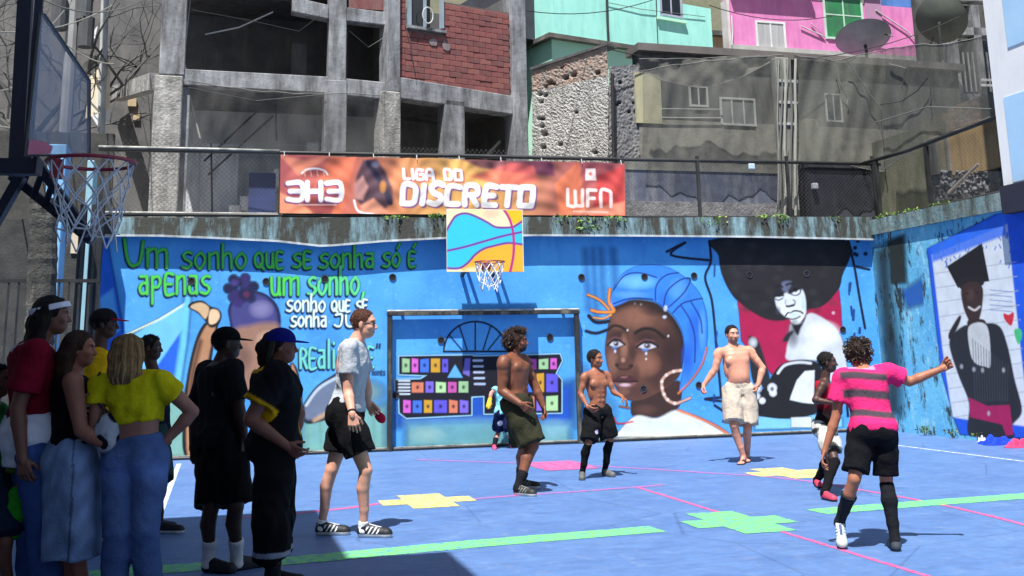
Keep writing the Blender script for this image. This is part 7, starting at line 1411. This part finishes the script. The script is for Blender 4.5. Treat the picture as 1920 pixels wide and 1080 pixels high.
for u in (170, 181, 148):
    p_ = atY(u, 500, 15.9); mb = MB(); mb.tube([(p_[0], 15.9, 0), (p_[0]+.02, 15.9, 3.5)], .05, 8); tag(mb.build('steel_post', RAIL), {170: 'black steel post between the slim column and the mural wall', 181: 'black steel post touching the left end of the mural wall', 148: 'black steel post on the far side of the slim column'}[u], 'post', 'steel posts at the left wall end')
LW = Plane_(100, 300, 19, 0); lw = thing('left_yard_house', (-4.5, 19.5, 0), 'shabby yard house with pale sheets behind the left hoop', 'house'); LW.part('wall', M('shabby', (.055, .055, .05), (.025, .025, .025), (.26, .24, .2), .22, sc=6, bmp=.9), lw, -260, 230, 190, 900, .6, .8, z0=0); LW.part('lit_render', M('cream_render', (.62, .52, .38), (.5, .44, .34), (.2, .18, .15), .3), lw, 128, 420, 156, 475, .45, .6)
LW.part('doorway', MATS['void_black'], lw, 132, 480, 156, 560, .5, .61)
CS = M('cream_sheet', (.78, .64, .42), (.74, .68, .56), (.55, .42, .28), .3)
for n_, qd, mt, Yq in (('cream_sheet', ((168, 145), (206, 108), (206, 206), (160, 222)), CS, 21.5), ('white_sheet', ((172, 218), (206, 204), (204, 226), (184, 238)), WHT, 21.4), ('grey_awning', ((152, 122), (196, 92), (204, 108), (160, 140)), GP, 21.6), ('white_scrap', ((150, 78), (184, 46), (178, 72)), WHT, 21.8)):
    q = [atY(*x, Yq) for x in qd]; mb = MB(); k = len(q); mb.add(q+[x+np.array([0, .04, 0]) for x in q], [tuple(range(k))[::-1], tuple(range(k, 2*k))]+[(i, k+i, k+(i+1) % k, (i+1) % k) for i in range(k)]); mb.build(n_, mt, lw)
mb = MB(); mb.box((-12, 24.5, 3.3), (-2.3, 25, 11)); mb.build('rear_wall', DPL, lw)
rw = thing('retaining_wall', (-6, 17.4, 0), 'dark mossy retaining wall behind the thick trunk and blue column', 'wall'); mb = MB(); mb.box((-30, 17.30, -.01), (XL-.02, 17.50, 3.46)); mb.build('wall', MATS['shabby'], rw); q0, q1 = atY(132, 475, 17.28), atY(154, 425, 17.28); mb = MB(); mb.box((q0[0], 17.27, q0[2]), (q1[0], 17.31, q1[2])); mb.build('sunlit_cream_patch', MATS['cream_render'], rw)  # cream block stands in for a sunlit bit of wall
# bare tangled tree and wires
bt_ = thing('bare_tree', (*atY(60, 300, 22)[:2], 3.42), 'tangled bare tree behind the left hoop', 'tree'); rb_ = random.Random(3)
def branch(p0, d, l, r_, dep, mb):
    q = [p0]; dd = d
    for k in range(4): dd = (dd+Vector((rb_.gauss(0, .22), rb_.gauss(0, .15), rb_.gauss(0, .2)))).normalized(); q.append(q[-1]+dd*l/4)
    mb.tube(q, [r_, r_*.85, r_*.7, r_*.55, r_*.4], 5, caps=False)
    if dep:
        for k in range(3): branch(q[rb_.choice((2, 3, 4))], (dd+Vector((rb_.gauss(0, .8), rb_.gauss(0, .5), rb_.gauss(.1, .6)))).normalized(), l*.68, r_*.5, dep-1, mb)
base = Vector(atY(60, 300, 22)); base.z = 3.4; mb = MB(); mb.tube([base, base+Vector((.1, 0, 1.2)), base+Vector((-.05, 0, 2.2))], [.16, .13, .11], 8); mb.build('trunk', M('bark_grey', (.17, .16, .15), (.10, .095, .09), bmp=.8), bt_)
mb = MB()
for k in range(9): branch(base+Vector((0, 0, 1.0+k*.15)), Vector((rb_.uniform(-1, 1), rb_.uniform(-.4, .3), rb_.uniform(.2, 1))).normalized(), 2.2, .06, 3, mb)
mb.build('crown', M('twig', (.10, .10, .095), (.045, .045, .045)), bt_)
for i, (p_, q_, sag) in enumerate((((0, 60), (210, 10), .15), ((-20, 110), (120, 20), .2), ((60, 20), (215, 120), .2), ((0, 170), (75, 120), .1), ((80, 0), (300, -20), .3), ((-10, 235), (70, 232), .05))):
    a, c_ = Vector(atY(*p_, 16.5)), Vector(atY(*q_, 20)); mb = MB(); mb.tube([a.lerp(c_, t)-Vector((0, 0, sag*4*t*(1-t))) for t in np.linspace(0, 1, 9)], .012, 5); o = mb.build('overhead_cable', M('cable_%d' % (i % 3), (.2,)*3)); tag(o, ('thin cable rising across the bare tree to the drain pipes', 'thin cable rising steeply from the bare tree past the hoop post', 'thin cable falling from the hoop post to the drain pipes', 'short cable rising behind the hoop post', 'high thin cable running to the concrete frame house', 'low level cable running behind the backboard')[i], 'cable', 'cables above the left hoop')
up = thing('utility_pole', (*atY(118, 300, 20.5)[:2], 3.42), 'grey utility pole with transformer drums among the cables on the left', 'pole'); q = atY(135, 60, 20.5); mb = MB(); mb.tube([(q[0], 20.5, 3.3), (q[0], 20.5, 10)], .11, 10); mb.build('shaft', M('pole_grey', (.34, .34, .33), (.22, .22, .22)), up)
for dx, v in ((-.22, 30), (.25, 60), (.2, 10)): z_ = atY(135, v, 20.5)[2]; mb = MB(); mb.tube([(q[0]+dx, 20.4, z_-.3), (q[0]+dx, 20.4, z_+.25)], .14, 10); mb.build('drum', M('drum', (.09, .095, .10), (.05, .05, .055)), up)
# ================================================================ NEIGHBOUR whose overhanging roof shades the spectators
nb = thing('roofed_stand', (-5, 0, 0), 'concrete roof slab on posts that shades the spectators, outside the picture', 'shelter'); mb = MB(); hz = 6.0
x1, x2, y1, y2 = .86-SDX*hz, 1.58-SDX*hz, 10.85-SDY*hz, 8.2-SDY*hz
mb.box((-13, -14, hz), (x1, y1, hz+.3)); mb.build('roof_slab', WHT, nb); mb = MB(); mb.box((x1, -14, hz), (x2, y2, hz+.3)); mb.build('roof_extension', WHT, nb)  # unseen slab: outline taken from the floor shade, white to bounce light
mb = MB(); mb.box((-13, -14, -.01), (-7.5, 8.5, hz)); mb.build('building_wall', M('neighbour_render', (.33, .30, .27), (.26, .24, .22), bmp=.4), nb)
for x, y in ((-3.2, 8.6), (-3.2, 2.0), (-3.2, -5)): mb = MB(); mb.box((x-.15, y-.15, -.01), (x+.15, y+.15, hz)); mb.build('post', C, nb)
# ================================================================ FAR HILLSIDE with stacked houses
hsV = [(x, y, z) for y, z in ((33, 3.3), (60, 26), (110, 45)) for x in (-90, 110)]; mb = MB(); mb.add(hsV, [(0, 1, 3, 2), (2, 3, 5, 4)]); tag(mb.build('hillside', M('hill_green', (.05, .065, .03), (.10, .09, .06), (.14, .11, .08), .35, sc=.4, bmp=.5)), kind='structure')
for k, (x, y, w_, h_, cc, lb) in enumerate(((-9, 36, 4, 9, (.35, .30, .26), 'tan hillside block house behind the bare tree'), (-13.5, 34.5, 4, 7, (.28, .13, .10), 'brick red hillside house left of the tan block'), (23.5, 38, 5, 10, (.40, .38, .34), 'grey hillside house behind the grey building'), (17.5, 40, 5, 11, (.45, .30, .18), 'ochre hillside house above the pink house'))):
    t = thing('hillside_house', (x, y, 4), lb, 'house', 'houses on the hillside'); mb = MB(); mb.box((x-w_/2, y, 3), (x+w_/2, y+4, 3+h_)); mb.build('wall', M('far_%d' % k, cc, tuple(q*.75 for q in cc), tuple(q*.4 for q in cc), .35), t); mb = MB(); mb.box((x-w_/2-.2, y-.2, 3+h_), (x+w_/2+.2, y+4.2, 3.2+h_)); mb.build('roof', GP, t)
    for r_ in range(3):
        for c_ in range(2): mb = MB(); mb.box((x-1.2+c_*1.8, y-.04, 5+r_*2.4), (x-.5+c_*1.8, y+.02, 6+r_*2.4)); mb.build('window', GLASS, t)
